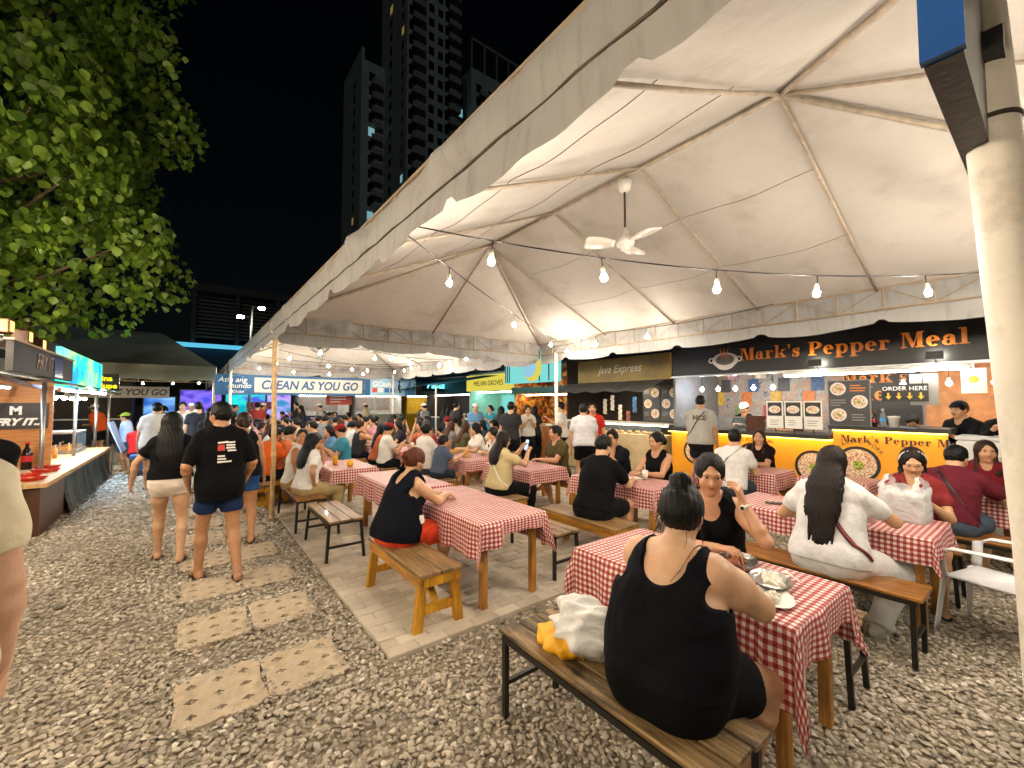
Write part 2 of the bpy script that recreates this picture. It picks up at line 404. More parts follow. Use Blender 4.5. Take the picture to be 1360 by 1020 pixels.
# perforated turf-block slabs forming a path
path = thing('path', None, None, kind='structure')
M_SLAB = mat('slab_concrete', '#b8a68c', rough=.85, var=.16, nscale=9, bump=.35, bscale=140, stain='#6d5f4c', stain_amt=.6, stain_scale=7)
def slab(sx, sy, sw, sh, k):
    r = random.Random(k)
    c = .05
    out = [(c, 0), (sw*.36, .0), (sw*.5, .014), (sw*.64, 0), (sw-c, 0), (sw, c), (sw-.008, sh*.5), (sw, sh-c), (sw-c, sh), (sw*.64, sh), (sw*.5, sh-.014), (sw*.36, sh), (c, sh), (0, sh-c), (.008, sh*.5), (0, c)]
    out = [(x+r.uniform(-.008, .008), y+r.uniform(-.008, .008)) for x, y in out]
    holes = []
    for j in range(3):
        for i in range(3):
            x = sw*(.2+.3*i); y = sh*(.2+.3*j); a, b_ = .033+r.uniform(-.005, .005), .029+r.uniform(-.005, .005)
            holes.append([(x-a, y), (x, y+b_), (x+a, y), (x, y-b_)])
    loops = [out]+holes; z = .013+r.uniform(-.003, .004)
    fl = [p for l in loops for p in l]
    tris = tessellate_polygon([[V3((p[0], p[1], 0)) for p in l] for l in loops])
    n = len(fl); mb = MB()
    vs = [(p[0]-sw/2, p[1]-sh/2, z) for p in fl]+[(p[0]-sw/2, p[1]-sh/2, -.05) for p in fl]
    fs = []
    for t in tris:
        a, b_, c_ = (V3(vs[q]) for q in t)
        fs.append(tuple(t) if (b_-a).cross(c_-a).z > 0 else tuple(t)[::-1])
    o = 0
    for l in loops:
        m_ = len(l)
        for i in range(m_): fs.append((o+i, n+o+i, n+o+(i+1) % m_, o+(i+1) % m_))
        o += m_
    mb.add(vs, fs); s = mb.build('slab', M_SLAB, path); s.location = (sx+sw/2, sy+sh/2, 0); s.rotation_euler = (r.uniform(-.012, .012), r.uniform(-.012, .012), r.uniform(-.008, .008))
for k, q in enumerate(SLABS): slab(*q, k)

# ------------------------------------------------------------------ far tower
def facade(par, ox, oy, ax, ay, wid, z0, z1, cols, fl, wm, lit, bal, rs, nx, ny):
    """windows on a wall plane: origin (ox,oy), along (ax,ay), outward normal (nx,ny)"""
    r = random.Random(rs)
    z = z0
    while z+2.2 < z1:
        for (t, ww, hh, kind) in cols:
            cx = ox+ax*wid*t; cy = oy+ay*wid*t
            m = wm
            q = r.random()
            if q < lit: m = r.choice([M_LITC, M_LITW, M_LITW])
            key = ('win', ww, hh, ax != 0, m.name)
            if key not in pm:
                mb = MB()
                if ax: mb.b2(-ww/2, ww/2, -.05, .06, 0, hh)
                else: mb.b2(-.05, .06, -ww/2, ww/2, 0, hh)
                me = bpy.data.meshes.new('window'); me.from_pydata(mb.v, [], mb.f); me.materials.append(m); pm[key] = me
            link('window', pm[key], par, (cx+nx*.0, cy+ny*.0, z+.9))
            if kind:
                key = ('bal', ww, ax != 0)
                if key not in pm:
                    mb = MB(); d = 1.1
                    if ax: mb.b2(-ww*.2, ww*1.7, ny*d, -ny*.0, -.1, .12); mb.b2(-ww*.2, ww*1.7, ny*d, ny*(d-.12), .12, 1.1)
                    else: mb.b2(nx*d, 0, -ww*.2, ww*1.7, -.1, .12); mb.b2(nx*d, nx*(d-.12), -ww*.2, ww*1.7, .12, 1.1)
                    me = bpy.data.meshes.new('balcony'); me.from_pydata(mb.v, [], mb.f); me.materials.append(M_TOWER2); pm[key] = me
                link('balcony', pm[key], par, (cx, cy, z))
        z += fl
M_TOWER = mat('tower_render', '#a3aba4', rough=.9, var=.1, nscale=.3, stain='#5a625e', stain_amt=.3, stain_scale=.12); M_TOWER2 = mat('tower_trim', '#84877f', rough=.9, var=.1, nscale=.5)
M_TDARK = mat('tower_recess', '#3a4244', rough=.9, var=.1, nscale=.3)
M_WIN = mat('tower_glass', '#0b1013', rough=.2, var=0); M_LITC = emis('window_cool', '#9fd8e8', .22); M_LITW = emis('window_warm', '#e8c070', .10)
tw = thing('tower_block', 'tall dark apartment tower with rows of balconies and a few lit windows', 'tower', (34, 80, 0))
tw.location = (0, 0, 0)
mb = MB(); mb.b2(32.3, 43.7, 76, 90, 0, 125); mb.build('wall', M_TOWER, tw)
mb = MB(); mb.b2(27.3, 33, 88, 101, 0, 75); mb.b2(27.3, 27.9, 88, 101, 75, 77.5); mb.build('wall', M_TOWER, tw)
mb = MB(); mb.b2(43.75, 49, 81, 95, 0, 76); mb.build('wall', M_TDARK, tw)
mb = MB(); mb.b2(49, 75, 79, 95, 0, 78); mb.build('wall', M_TOWER, tw)
mb = MB()
for k in range(8): mb.b2(49+k*3.5, 49.3+k*3.5, 79, 79.4, 78, 85)
mb.b2(49, 74, 79, 79.4, 84.6, 85.2); mb.build('roof_frame', M_TOWER2, tw)
facade(tw, 32.3, 76, 1, 0, 11.4, 20, 122, [(.10, 1.5, 1.9, 1), (.46, 1.2, 1.7, 0), (.64, 1.1, 1.6, 0), (.80, 1.5, 2.1, 1)], 3.05, M_WIN, .03, 0, 3, 0, -1)
facade(tw, 32.3, 76, 0, 1, 14, 20, 122, [(.15, 1.0, 1.5, 0), (.6, 1.3, 1.6, 0)], 3.05, M_WIN, .06, 0, 9, -1, 0)
facade(tw, 27.3, 88, 1, 0, 5.0, 12, 74, [(.45, 1.3, 1.9, 1)], 3.05, M_WIN, .08, 0, 5, 0, -1)
facade(tw, 27.3, 88, 0, 1, 13, 12, 74, [(.35, 1.0, 1.5, 0)], 3.05, M_WIN, .05, 0, 6, -1, 0)
facade(tw, 43.75, 81, 1, 0, 5, 20, 75, [(.3, 1.3, 1.9, 0), (.7, 1.3, 1.9, 0)], 3.05, M_WIN, .14, 0, 11, 0, -1)
facade(tw, 49, 79, 1, 0, 26, 20, 77, [(.08, 1.5, 2., 1), (.2, 1.3, 1.7, 0), (.32, 1.3, 1.7, 0), (.45, 1.5, 2., 1), (.6, 1.3, 1.7, 0), (.75, 1.3, 1.7, 0)], 3.05, M_WIN, .06, 0, 12, 0, -1)

# louvred building behind the market
lb_ = thing('louvred_building', 'dark parking building with horizontal slat screen behind the tents', 'building', (0, 35, 0)); lb_.location = (0, 0, 0)
M_DK = mat('dark_concrete', '#4a4642', rough=.9, var=.15, nscale=.8); M_SLAT = mat('slat_metal', '#6b5f55', rough=.6, var=.15, nscale=2)
mb = MB(); mb.b2(.3, 22, 36.2, 46, 0, 9.2); mb.build('wall', mat('black_void', '#15151a', rough=.95, var=.1), lb_)
mb = MB(); mb.b2(.0, 22, 34.9, 36.2, 9.25, 9.7); mb.build('roof_edge', M_DK, lb_)
for x in (.15, 2.6, 5.1, 8, 12, 16):
    mb = MB(); mb.b2(x-.12, x+.12, 35.0, 35.3, 0, 9.24); mb.build('post', M_DK, lb_)
for k in range(12):
    mb = MB(); mb.beam((.02, 35.42, 6.2+k*.25), (22, 35.42, 6.2+k*.25), .04, .13); mb.build('slat', M_SLAT, lb_)
mb = MB(); mb.b2(-9, 22, 34.4, 34.6, 5.35, 5.62); mb.build('light_strip', emis('cyan_strip', '#58b8d8', .5), lb_)
mb = MB(); mb.b2(-9, 22, 34.62, 35.0, 3.2, 5.3); mb.build('fascia_panel', mat('blue_panel', '#1d4c66', rough=.7, var=.1), lb_)
# ------------------------------------------------------------------ tents
def fabric_mat(name, col, stain, amt, transl=.18):
    m = mat(name, col, rough=.75, var=.07, nscale=1.2, stain=stain, stain_amt=amt, stain_scale=2.2, wrinkle=.35, wscale=5)
    nt = m.node_tree; N = nt.nodes; L = nt.links; b = N['Principled BSDF']; out = [n for n in N if n.type == 'OUTPUT_MATERIAL'][0]
    t = N.new('ShaderNodeBsdfTranslucent'); t.inputs[0].default_value = (*rgb(col), 1); mx = N.new('ShaderNodeMixShader'); mx.inputs[0].default_value = transl
    L.new(b.outputs[0], mx.inputs[1]); L.new(t.outputs[0], mx.inputs[2]); L.new(mx.outputs[0], out.inputs[0])
    return m
M_TENT = fabric_mat('tent_fabric', '#bfb9af', '#85765f', .5)
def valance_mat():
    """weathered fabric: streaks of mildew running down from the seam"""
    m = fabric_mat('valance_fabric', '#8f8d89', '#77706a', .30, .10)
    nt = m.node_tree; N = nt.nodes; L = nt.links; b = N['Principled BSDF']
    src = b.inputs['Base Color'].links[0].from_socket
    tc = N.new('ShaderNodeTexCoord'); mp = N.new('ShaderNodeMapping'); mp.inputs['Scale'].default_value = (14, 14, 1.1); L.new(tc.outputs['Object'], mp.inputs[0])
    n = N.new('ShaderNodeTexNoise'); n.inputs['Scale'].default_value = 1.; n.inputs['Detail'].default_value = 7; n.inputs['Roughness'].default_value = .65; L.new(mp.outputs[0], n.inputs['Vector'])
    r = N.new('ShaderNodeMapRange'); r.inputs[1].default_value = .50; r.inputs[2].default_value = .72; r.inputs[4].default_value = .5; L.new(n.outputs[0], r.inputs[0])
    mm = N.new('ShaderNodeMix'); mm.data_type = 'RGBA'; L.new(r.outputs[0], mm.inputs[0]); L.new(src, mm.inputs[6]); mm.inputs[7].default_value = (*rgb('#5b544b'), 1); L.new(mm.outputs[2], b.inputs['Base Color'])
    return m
M_VAL = valance_mat()
M_SEAM = mat('mildew_seam', '#4a443b', rough=.95, var=.4, nscale=25)
M_RAFT = mat('tent_tube', '#a89a86', rough=.55, var=.2, nscale=12, stain='#5d4a35', stain_amt=.5, stain_scale=9)
M_TRUSS = mat('truss_paint', '#8a7860', rough=.5, var=.15, nscale=10, stain='#6a5844', stain_amt=.4, stain_scale=8)
M_POLE = mat('white_pole', '#d8d2c6', rough=.45, var=.08, nscale=6, stain='#6b5a45', stain_amt=.55, stain_scale=5, bump=.1)
M_BAMBOO = mat('bamboo', '#c9a877', rough=.5, var=.2, nscale=14, stain='#7a5a35', stain_amt=.5, stain_scale=9)

def panel(par, pts, sag, n=10, bulge=0.):
    """fabric between 3 or 4 corner points, hanging slightly"""
    P = [V3(p) for p in pts]
    if len(P) == 3: P = [P[0], P[1], P[2], P[2]]
    mb = MB()
    def fn(u, v):
        q = (P[0]*(1-u)+P[1]*u)*(1-v)+(P[3]*(1-u)+P[2]*u)*v
        wv = math.sin(PI*u)*math.sin(PI*min(1, v*1.05))
        q.z -= sag*wv*(1+.25*math.sin(u*9+v*4))
        return q
    mb.grid(fn, n, n)
    o = mb.build('roof_panel', M_TENT, par, True)
    if len(pts) == 4:
        for f in (.36, .70):
            m2 = MB(); m2.tube([fn(i/24, f)-V3((0, 0, .003)) for i in range(25)], .0022, 4); m2.build('cloth_seam', M_SEAM, o)
    return o

def truss(par, a, b, zt=2.98, zb=2.74, step=.42, wid=.02):
    a = V3(a); b = V3(b); d = b-a; L_ = d.length; n = max(2, round(L_/step))
    t = None
    mb = MB(); mb.tube([(a.x, a.y, zb), (b.x, b.y, zb)], .013, 6); t = mb.build('truss', M_TRUSS, par)
    mb = MB(); mb.tube([(a.x, a.y, zt), (b.x, b.y, zt)], .013, 6); mb.build('chord', M_TRUSS, t)
    for i in range(n+1):
        p = a+d*i/n
        mb = MB(); mb.tube([(p.x, p.y, zb), (p.x, p.y, zt)], .011, 5); mb.build('upright', M_TRUSS, t)
        if i < n:
            q = a+d*(i+1)/n
            mb = MB(); mb.tube([(p.x, p.y, zb if i % 2 else zt), (q.x, q.y, zt if i % 2 else zb)], .0065, 5); mb.build('diagonal', M_TRUSS, t)
    return t

def valance(par, a, b, out, zt, zs, zbot, scal, seed, fold=.018, tears=()):
    """outer skin over the truss plus a free hanging scalloped skirt; out = outward unit vector"""
    r = random.Random(seed)
    a = V3(a); b = V3(b); d = b-a; L_ = d.length; o = V3(out)
    nu = int(L_/.045)
    ph = [r.uniform(0, 6.28) for _ in range(8)]
    def wav(t, z):
        s = t*L_
        return (math.sin(s*7.3+ph[0]+z*9)*.5+math.sin(s*15.1+ph[1]-z*14)*.35+math.sin(s*3.1+ph[2]+z*5)*.6+math.sin(s*27+ph[3])*.15)
    def band(u, v):
        p = a+d*u; z = zt+(zs-zt)*v
        k = math.sin(PI*v)
        diag = max(0, math.sin((u*L_*4.6)+v*2.4+ph[4]))**3*.045
        q = p+o*(.03+.012*k+fold*k*wav(u, z)*1.1+diag*k+ (1-v)**3*-.06); q.z = z+.012*math.sin(u*L_*2.1+ph[5])*(1 if v < .5 else .4)
        return q
    mb = MB(); mb.grid(band, nu, 7); mb.build('roof_edge', M_VAL, par, True)
    def skirt(u, v):
        p = a+d*u; s = u*L_/scal; fr = s-math.floor(s)
        low = zbot-.05*math.sin(PI*fr)**.7+.012*math.sin(s*5+ph[6])
        if fr < .05 or fr > .95: low += .03
        z = zs+(low-zs)*v
        q = p+o*(.032+.02*v*wav(u, z)+.02*v*math.sin(PI*fr)); q.z = z
        return q
    mb = MB(); mb.grid(skirt, nu, 5); mb.build('valance', M_VAL, par, True)
    mb = MB(); mb.tube([a+d*(i/60)+o*(.036+.003*math.sin(i*2.1))+V3((0, 0, zs+.004*math.sin(i*1.7))) for i in range(61)], [.0035+.0045*abs(math.sin(i*.9+ph[7]))*abs(math.sin(i*.37)) for i in range(61)], 5); mb.build('seam', M_SEAM, par)

def tent(label, x0, x1, y0, y1, r0, r1, xr, zr, bays, poles, ze=2.99, sag=.05, skirts=('L', 'R', 'N', 'F'), group='white party tents in a row'):
    t = thing('party_tent', label, 'tent', (0, 0, 0), group=None)
    E = lambda x, y: (x, y, ze)
    R_ = lambda y: (xr, y, zr)
    ys = [r0]+bays+[r1]
    for i in range(len(ys)-1):
        panel(t, [E(x0, ys[i]), E(x0, ys[i+1]), R_(ys[i+1]), R_(ys[i])], sag)
        panel(t, [E(x1, ys[i+1]), E(x1, ys[i]), R_(ys[i]), R_(ys[i+1])], sag)
    panel(t, [E(x0, y0), E(x0, r0), R_(r0)], sag); panel(t, [E(x1, r0), E(x1, y0), R_(r0)], sag)
    panel(t, [E(x0, r1), E(x0, y1), R_(r1)], sag); panel(t, [E(x1, y1), E(x1, r1), R_(r1)], sag)
    panel(t, [E(xr, y0), E(x0, y0), R_(r0)], sag); panel(t, [E(x1, y0), E(xr, y0), R_(r0)], sag)
    panel(t, [E(x0, y1), E(xr, y1), R_(r1)], sag); panel(t, [E(xr, y1), E(x1, y1), R_(r1)], sag)
    def raf(a, b, rr=.015):
        a = V3(a); b = V3(b); mb = MB(); mid = (a+b)/2; mid.z -= .015
        dz = V3((0, 0, -.035)); mb.tube([a+dz, mid+dz, b+dz], rr, 7); mb.build('rafter', M_RAFT, t, True)
    raf(R_(r0), R_(r1), .022)
    for y in ys: raf(E(x0, y), R_(y)); raf(E(x1, y), R_(y))
    for c, q in (((x0, y0), r0), ((x1, y0), r0), ((x0, y1), r1), ((x1, y1), r1)): raf(E(*c), R_(q), .022)
    raf(E(xr, y0), R_(r0)); raf(E(xr, y1), R_(r1))
    truss(t, (x0, y0, 0), (x0, y1, 0)); truss(t, (x1, y0, 0), (x1, y1, 0)); truss(t, (x0, y0, 0), (x1, y0, 0)); truss(t, (x0, y1, 0), (x1, y1, 0))
    sd = int(y0*10)+50
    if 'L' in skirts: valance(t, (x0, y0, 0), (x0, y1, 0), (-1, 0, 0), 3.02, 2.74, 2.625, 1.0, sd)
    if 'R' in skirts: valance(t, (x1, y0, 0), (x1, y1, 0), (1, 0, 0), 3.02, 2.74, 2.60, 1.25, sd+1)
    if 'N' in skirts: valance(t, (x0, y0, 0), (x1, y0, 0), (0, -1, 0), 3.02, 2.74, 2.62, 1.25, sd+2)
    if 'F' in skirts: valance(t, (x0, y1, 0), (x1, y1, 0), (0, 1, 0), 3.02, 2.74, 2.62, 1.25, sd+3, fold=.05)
    for (px, py, rr, m) in poles:
        mb = MB()
        if m is M_BAMBOO:
            pr = []; z = 0; k = 0
            P_ = []; RR = []
            while z < 2.74:
                P_ += [(px+.008*math.sin(z*2), py, z), (px+.008*math.sin(z*2), py, z+.015), (px+.008*math.sin(z*2), py, z+.03)]; RR += [rr, rr*1.14, rr]; z += .31
            P_.append((px, py, 2.76)); RR.append(rr*.9)
            mb.tube(P_, RR, 10)
        else: mb.tube([(px, py, 0), (px, py, 1.2), (px, py, 2.76)], rr, 12)
        p_ = mb.build('pole', m, t, True)
        mb = MB(); mb.lathe([(rr*1.5, 0), (rr*1.5, .02), (rr*1.05, .03)], 10, (px, py, .012)); mb.build('base_plate', M_RAFT, p_)
    return t
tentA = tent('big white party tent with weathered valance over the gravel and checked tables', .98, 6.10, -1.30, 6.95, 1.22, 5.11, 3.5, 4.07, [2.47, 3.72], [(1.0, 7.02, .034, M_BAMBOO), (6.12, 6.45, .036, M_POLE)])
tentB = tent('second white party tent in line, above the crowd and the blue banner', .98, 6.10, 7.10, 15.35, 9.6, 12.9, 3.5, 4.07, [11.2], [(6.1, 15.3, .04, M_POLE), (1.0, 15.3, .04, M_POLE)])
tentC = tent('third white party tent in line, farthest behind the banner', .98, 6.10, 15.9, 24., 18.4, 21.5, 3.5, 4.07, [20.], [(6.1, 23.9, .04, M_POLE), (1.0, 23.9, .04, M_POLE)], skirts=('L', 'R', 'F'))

# dark tent at the end of the aisle
M_TARP = mat('grey_green_tarp', '#8a9084', rough=.8, var=.12, nscale=2, wrinkle=.4, wscale=4)
M_TARPV = mat('pale_green_tarp', '#b9c2b2', rough=.8, var=.1, nscale=2, wrinkle=.4, wscale=5)
td = thing('market_tent', 'grey green pitched tent with pale skirt at the end of the aisle', 'tent')
for q in ([(-6.2, 18, 2.95), (.75, 18, 2.95), (-.9, 22, 4.5)], [(.75, 18, 2.95), (.75, 26, 2.95), (-.9, 22, 4.5)], [(-6.2, 18, 2.95), (-.9, 22, 4.5), (-5, 22, 4.5)], [(-6.2, 26, 2.95), (-6.2, 18, 2.95), (-5, 22, 4.5)]):
    mb = MB(); P_ = [V3(p) for p in q]
    mb.grid(lambda u, v: ((P_[0]*(1-u)+P_[1]*u)*(1-v)+P_[2]*v)-V3((0, 0, .12*math.sin(PI*u)*math.sin(PI*v))), 8, 8); mb.build('roof_panel', M_TARP, td, True)
mb = MB(); mb.grid(lambda u, v: (-6.2+6.95*u, 17.98-.03*math.sin(u*40)*v, 2.95-(.5+.03*math.sin(u*25))*v), 60, 4); mb.build('valance', M_TARPV, td, True)
mb = MB(); mb.grid(lambda u, v: (.77+.03*math.sin(u*40)*v, 18+8*u, 2.95-(.5+.03*math.sin(u*25))*v), 60, 4); mb.build('valance', M_TARPV, td, True)
for (x, y) in ((.7, 18), (-6.1, 18), (.7, 25.9)):
    mb = MB(); mb.tube([(x, y, 0), (x, y, 2.9)], .04, 8); mb.build('pole', M_POLE, td, True)
truss(td, (-6.2, 18.06, 0), (.75, 18.06, 0), 2.62, 2.40)

# ------------------------------------------------------------------ string lights
M_BULB = emis('bulb_glow', (1., .885, .74), BULB); M_BULBL = emis('unseen_bulb_glow', (1., .82, .60), BULB*1.7); M_SOCK = mat('bulb_socket', '#d9d2c2', rough=.4, var=0); M_WIRE = mat('black_cable', '#15130f', rough=.6, var=0)
def bulb_meshes(M_BULB=M_BULB):
    mb = MB(); mb.lathe([(.005, -.082), (.017, -.076), (.0235, -.060), (.0225, -.048), (.0155, -.03)], 10); me = bpy.data.meshes.new('bulb'); me.from_pydata(mb.v, [], mb.f); me.materials.append(M_BULB); me.polygons.foreach_set('use_smooth', [True]*len(me.polygons))
    mb = MB(); mb.lathe([(.0152, -.0305), (.0165, .0), (.014, .018), (.006, .028)], 10); m2 = bpy.data.meshes.new('socket'); m2.from_pydata(mb.v, [], mb.f); m2.materials.append(M_SOCK)
    return me, m2
BM_, SM_ = bulb_meshes(); BML_, _ = bulb_meshes(M_BULBL)
def string_light(label, pts, bulbs, sag=.10, n=40, drop=.09, bm=None):
    """cable through support points, bulbs = list of t in 0..len-1"""
    t = thing('string_light', label, 'string light', (0, 0, 0), group=None)
    P_ = [V3(p) for p in pts]
    def at(s):
        i = min(int(s), len(P_)-2); f = s-i; q = P_[i]*(1-f)+P_[i+1]*f; q.z -= sag*4*f*(1-f); return q
    mb = MB(); m = n*(len(P_)-1); mb.tube([at(i*(len(P_)-1)/m) for i in range(m+1)], .0055, 5); mb.build('cable', M_WIRE, t, True)
    for s in bulbs:
        p = at(s); q = V3((p.x, p.y, p.z-drop))
        b = link('bulb', bm or BM_, t, q); link('socket', SM_, b)
        b.rotation_euler = (rng.uniform(-.15, .15), rng.uniform(-.15, .15), rng.uniform(0, 6))
        mb = MB(); mb.tube([V3((0, 0, .02)), V3((.004, .003, drop*.6)), V3((0, 0, drop))], .004, 5); mb.build('lead', M_WIRE, b)
    return t
string_light('string of warm bulbs crossing the tent below the ceiling fan', [(1.1, 2.65, 2.90), (6.0, -.1, 2.90)], [.108, .25, .407, .556, .735], .22)
string_light('string of warm bulbs running to the far corner pole of the tent', [(1.1, 2.85, 2.98), (6.0, 6.3, 2.98)], [.16, .5, .9], .06)
string_light('string of warm bulbs along the truss on the food stall side', [(5.9, 6.4, 2.86), (5.5, 4.6, 2.88), (5.9, 2.2, 2.96)], [.35, .85, 1.3], .05)
string_light('unseen string of warm bulbs added to light the front of the big tent', [(1.1, .1, 2.92), (6.02, -.85, 2.98)], [.32, .48, .64, .80, .92], .12)  # added out of view as fill light for the near tables
string_light('unseen string of warm bulbs added to light the gravel at the tent mouth', [(1.05, -.7, 2.95), (6.02, -1.2, 2.98)], [.45, .75], .12)  # second unseen string, added for more fill at the tent front
for k, (a, b, bs) in enumerate([((1.05, 7.3, 2.95), (6.0, 10.5, 2.95), [.15, .4, .62, .85]), ((1.05, 9.2, 2.95), (6., 7.4, 2.95), [.2, .45, .75]), ((1.05, 10.2, 2.95), (6, 13.2, 2.95), [.15, .35, .6, .9]), ((1.05, 12.6, 2.95), (6, 10.9, 2.95), [.15, .5, .8, .95]), ((1.05, 14.6, 2.95), (6., 13.6, 2.95), [.12, .3, .5, .7, .9])]):
    string_light(['string of bulbs crossing the second tent behind the first truss', 'string of bulbs in the second tent rising to its left eave', 'string of bulbs over the crowd in the middle of the second tent', 'string of bulbs crossing over the crowd before the blue banner', 'string of bulbs strung just before the blue banner'][k], [a, b], bs, .2)
string_light('unseen string of warm bulbs added along the near left stalls', [(-1.95, 7.4, 2.75), (-2.1, 3.2, 2.8), (-2.1, -1.5, 2.8)], [.12+.13*i for i in range(15)], .12, bm=BML_)  # added out of view, brighter bulbs for warm light on left gravel and leaves
for k, (a, b, bs) in enumerate([((1.05, 17, 2.9), (6, 18.5, 2.9), [.2, .5, .8]), ((1.05, 21, 2.9), (6, 20., 2.9), [.2, .5, .8]), ((-5.8, 18.3, 2.55), (.6, 18.3, 2.55), [.45, .6, .72, .84, .95])]):
    string_light(['string of bulbs in the third tent beyond the blue banner', 'string of bulbs at the far end of the third tent', 'string of bulbs under the skirt of the grey green tent'][k], [a, b], bs, .1)

# ceiling fans
M_FANW = mat('fan_white', '#d9d3c8', rough=.35, var=.04)
def fan(label, x, y, ztop, zf, blade, m, rot):
    t = thing('ceiling_fan', label, 'fan', (x, y, ztop))
    L_ = ztop-zf
    mb = MB(); mb.lathe([(.03, -.13), (.06, -.10), (.075, -.02), (.02, 0)], 14); mb.build('canopy', m, t, True)
    mb = MB(); mb.tube([(0, 0, -.12), (0, 0, -L_+.1)], .011, 8); mb.build('down_rod', mat('fan_rod', '#3a2f25', rough=.5, var=.1), t)
    mb = MB(); mb.lathe([(.01, -.125), (.045, -.12), (.05, -.085), (.085, -.075), (.095, -.04), (.075, -.01), (.045, .03), (.035, .07), (.012, .11)], 20, (0, 0, -L_)); mb.build('motor', m, t, True)
    for k in range(3):
        a = rot+k*2*PI/3; mb = MB(); ca, sa = math.cos(a), math.sin(a)
        def fn(u, v):
            r = .11+blade*u; w_ = (.05+.055*math.sin(min(1, u*1.15)*PI*.62))*(1 if u < .93 else .8); s = (v-.5)*2*w_
            return (r*ca-s*sa, r*sa+s*ca, -L_-.05+s*.22+.01*u)
        mb.grid(fn, 10, 2); b_ = mb.build('blade', m, t, True)
        md = b_.modifiers.new('thick', 'SOLIDIFY'); md.thickness = .006
    return t
fan('white three bladed ceiling fan hanging from the tent ridge', 3.5, 2.66, 3.99, 3.38, .30, M_FANW, .35)
cg = thing('hanging_fan', 'round caged orbit fan hanging before the blue banner', 'fan', (2.35, 10.3, 3.3))
mb = MB(); mb.tube([(0, 0, .6), (.03, 0, 0)], .012, 6); mb.build('down_rod', M_WIRE, cg)
for k in range(10):
    a = PI*k/10; mb = MB(); mb.tube([(.24*math.cos(s)*math.cos(a), .24*math.cos(s)*math.sin(a), -.26+.2*math.sin(s)) for s in np.linspace(0, 2*PI, 21)], .006, 4); mb.build('cage_wire', mat('cage_grey', '#6d665c', rough=.5), cg)
mb = MB(); mb.lathe([(.01, -.12), (.07, -.1), (.08, .05), (.02, .08)], 12, (0, 0, -.26)); mb.build('motor', mat('cage_motor', '#4d463c', rough=.5), cg, True)
for k in range(3):
    a = k*2.1; mb = MB(); mb.box((.12*math.cos(a), .12*math.sin(a), -.26), (.18, .08, .008), Matrix.Rotation(a, 3, 'Z')); mb.build('blade', mat('cage_motor'), cg)

# ------------------------------------------------------------------ right-hand pole and blue sign box by the camera
pl = thing('steel_post', 'thick white painted steel post with rust marks beside the tent mouth', 'post', (1.70, .015, 0))
mb = MB(); mb.tube([(0, 0, 0), (-.01, .025, 1.35), (-.08, .085, 2.75), (-.14, .14, 4.)], [.052, .052, .050, .049], 24); mb.build('shaft', M_POLE, pl, True)
mb = MB(); mb.lathe([(.0535, 0), (.0545, .006), (.0535, .012)], 24, (-.063, .071, 2.42)); mb.build('weld_ring', M_SEAM, pl, True)
mb = MB(); mb.lathe([(.10, -.02), (.10, .02), (.056, .03)], 20); mb.build('base_plate', M_RAFT, pl)
bx = thing('sign_box', 'blue painted steel sign box end with underside painted dark as shade above the post', 'sign box', (1.12, .085, 2.36))
M_BLUE = mat('blue_enamel', '#0e4c92', rough=.35, var=.12, nscale=7, stain='#0d2f55', stain_amt=.5, stain_scale=9)
mb = MB(); mb.b2(0, .02, 0, .062, .004, 1.4); mb.build('end_plate', M_BLUE, bx)
mb = MB(); mb.b2(.02, 1.6, 0.004, .058, 0, 1.4); mb.build('casing', mat('shade_black', '#0c0d10', rough=.4, var=.3, nscale=12, bump=.2, bscale=40), bx)  # black puts the shade of side and underside into the colour
mb = MB(); mb.b2(.42, .62, -.03, .075, .2, .26); mb.build('bracket', mat('shade_black'), bx)
# ------------------------------------------------------------------ lettering
def arc(cx, cy, ro, ri, a0, a1, n=18):
    q = []
    for i in range(n):
        t0 = math.radians(a0+(a1-a0)*i/n); t1 = math.radians(a0+(a1-a0)*(i+1)/n)
        q.append([(cx+ri[0]*math.cos(t0), cy+ri[1]*math.sin(t0)), (cx+ro[0]*math.cos(t0), cy+ro[1]*math.sin(t0)), (cx+ro[0]*math.cos(t1), cy+ro[1]*math.sin(t1)), (cx+ri[0]*math.cos(t1), cy+ri[1]*math.sin(t1))])
    return q
def rc(x0, y0, x1, y1): return [[(x0, y0), (x1, y0), (x1, y1), (x0, y1)]]
def elp(cx, cy, rx, ry, n=14): return [[(cx+rx*math.cos(2*PI*i/n), cy+ry*math.sin(2*PI*i/n)) for i in range(n)]]
def ribbon(pts, ws):
    q = []
    for i in range(len(pts)-1):
        def nn(j):
            a = pts[max(j-1, 0)]; b = pts[min(j+1, len(pts)-1)]; d = V3((b[0]-a[0], b[1]-a[1])).normalized(); return (-d.y, d.x)
        n0, n1 = nn(i), nn(i+1)
        q.append([(pts[i][0]-n0[0]*ws[i]/2, pts[i][1]-n0[1]*ws[i]/2), (pts[i+1][0]-n1[0]*ws[i+1]/2, pts[i+1][1]-n1[1]*ws[i+1]/2), (pts[i+1][0]+n1[0]*ws[i+1]/2, pts[i+1][1]+n1[1]*ws[i+1]/2), (pts[i][0]+n0[0]*ws[i]/2, pts[i][1]+n0[1]*ws[i]/2)])
    return q
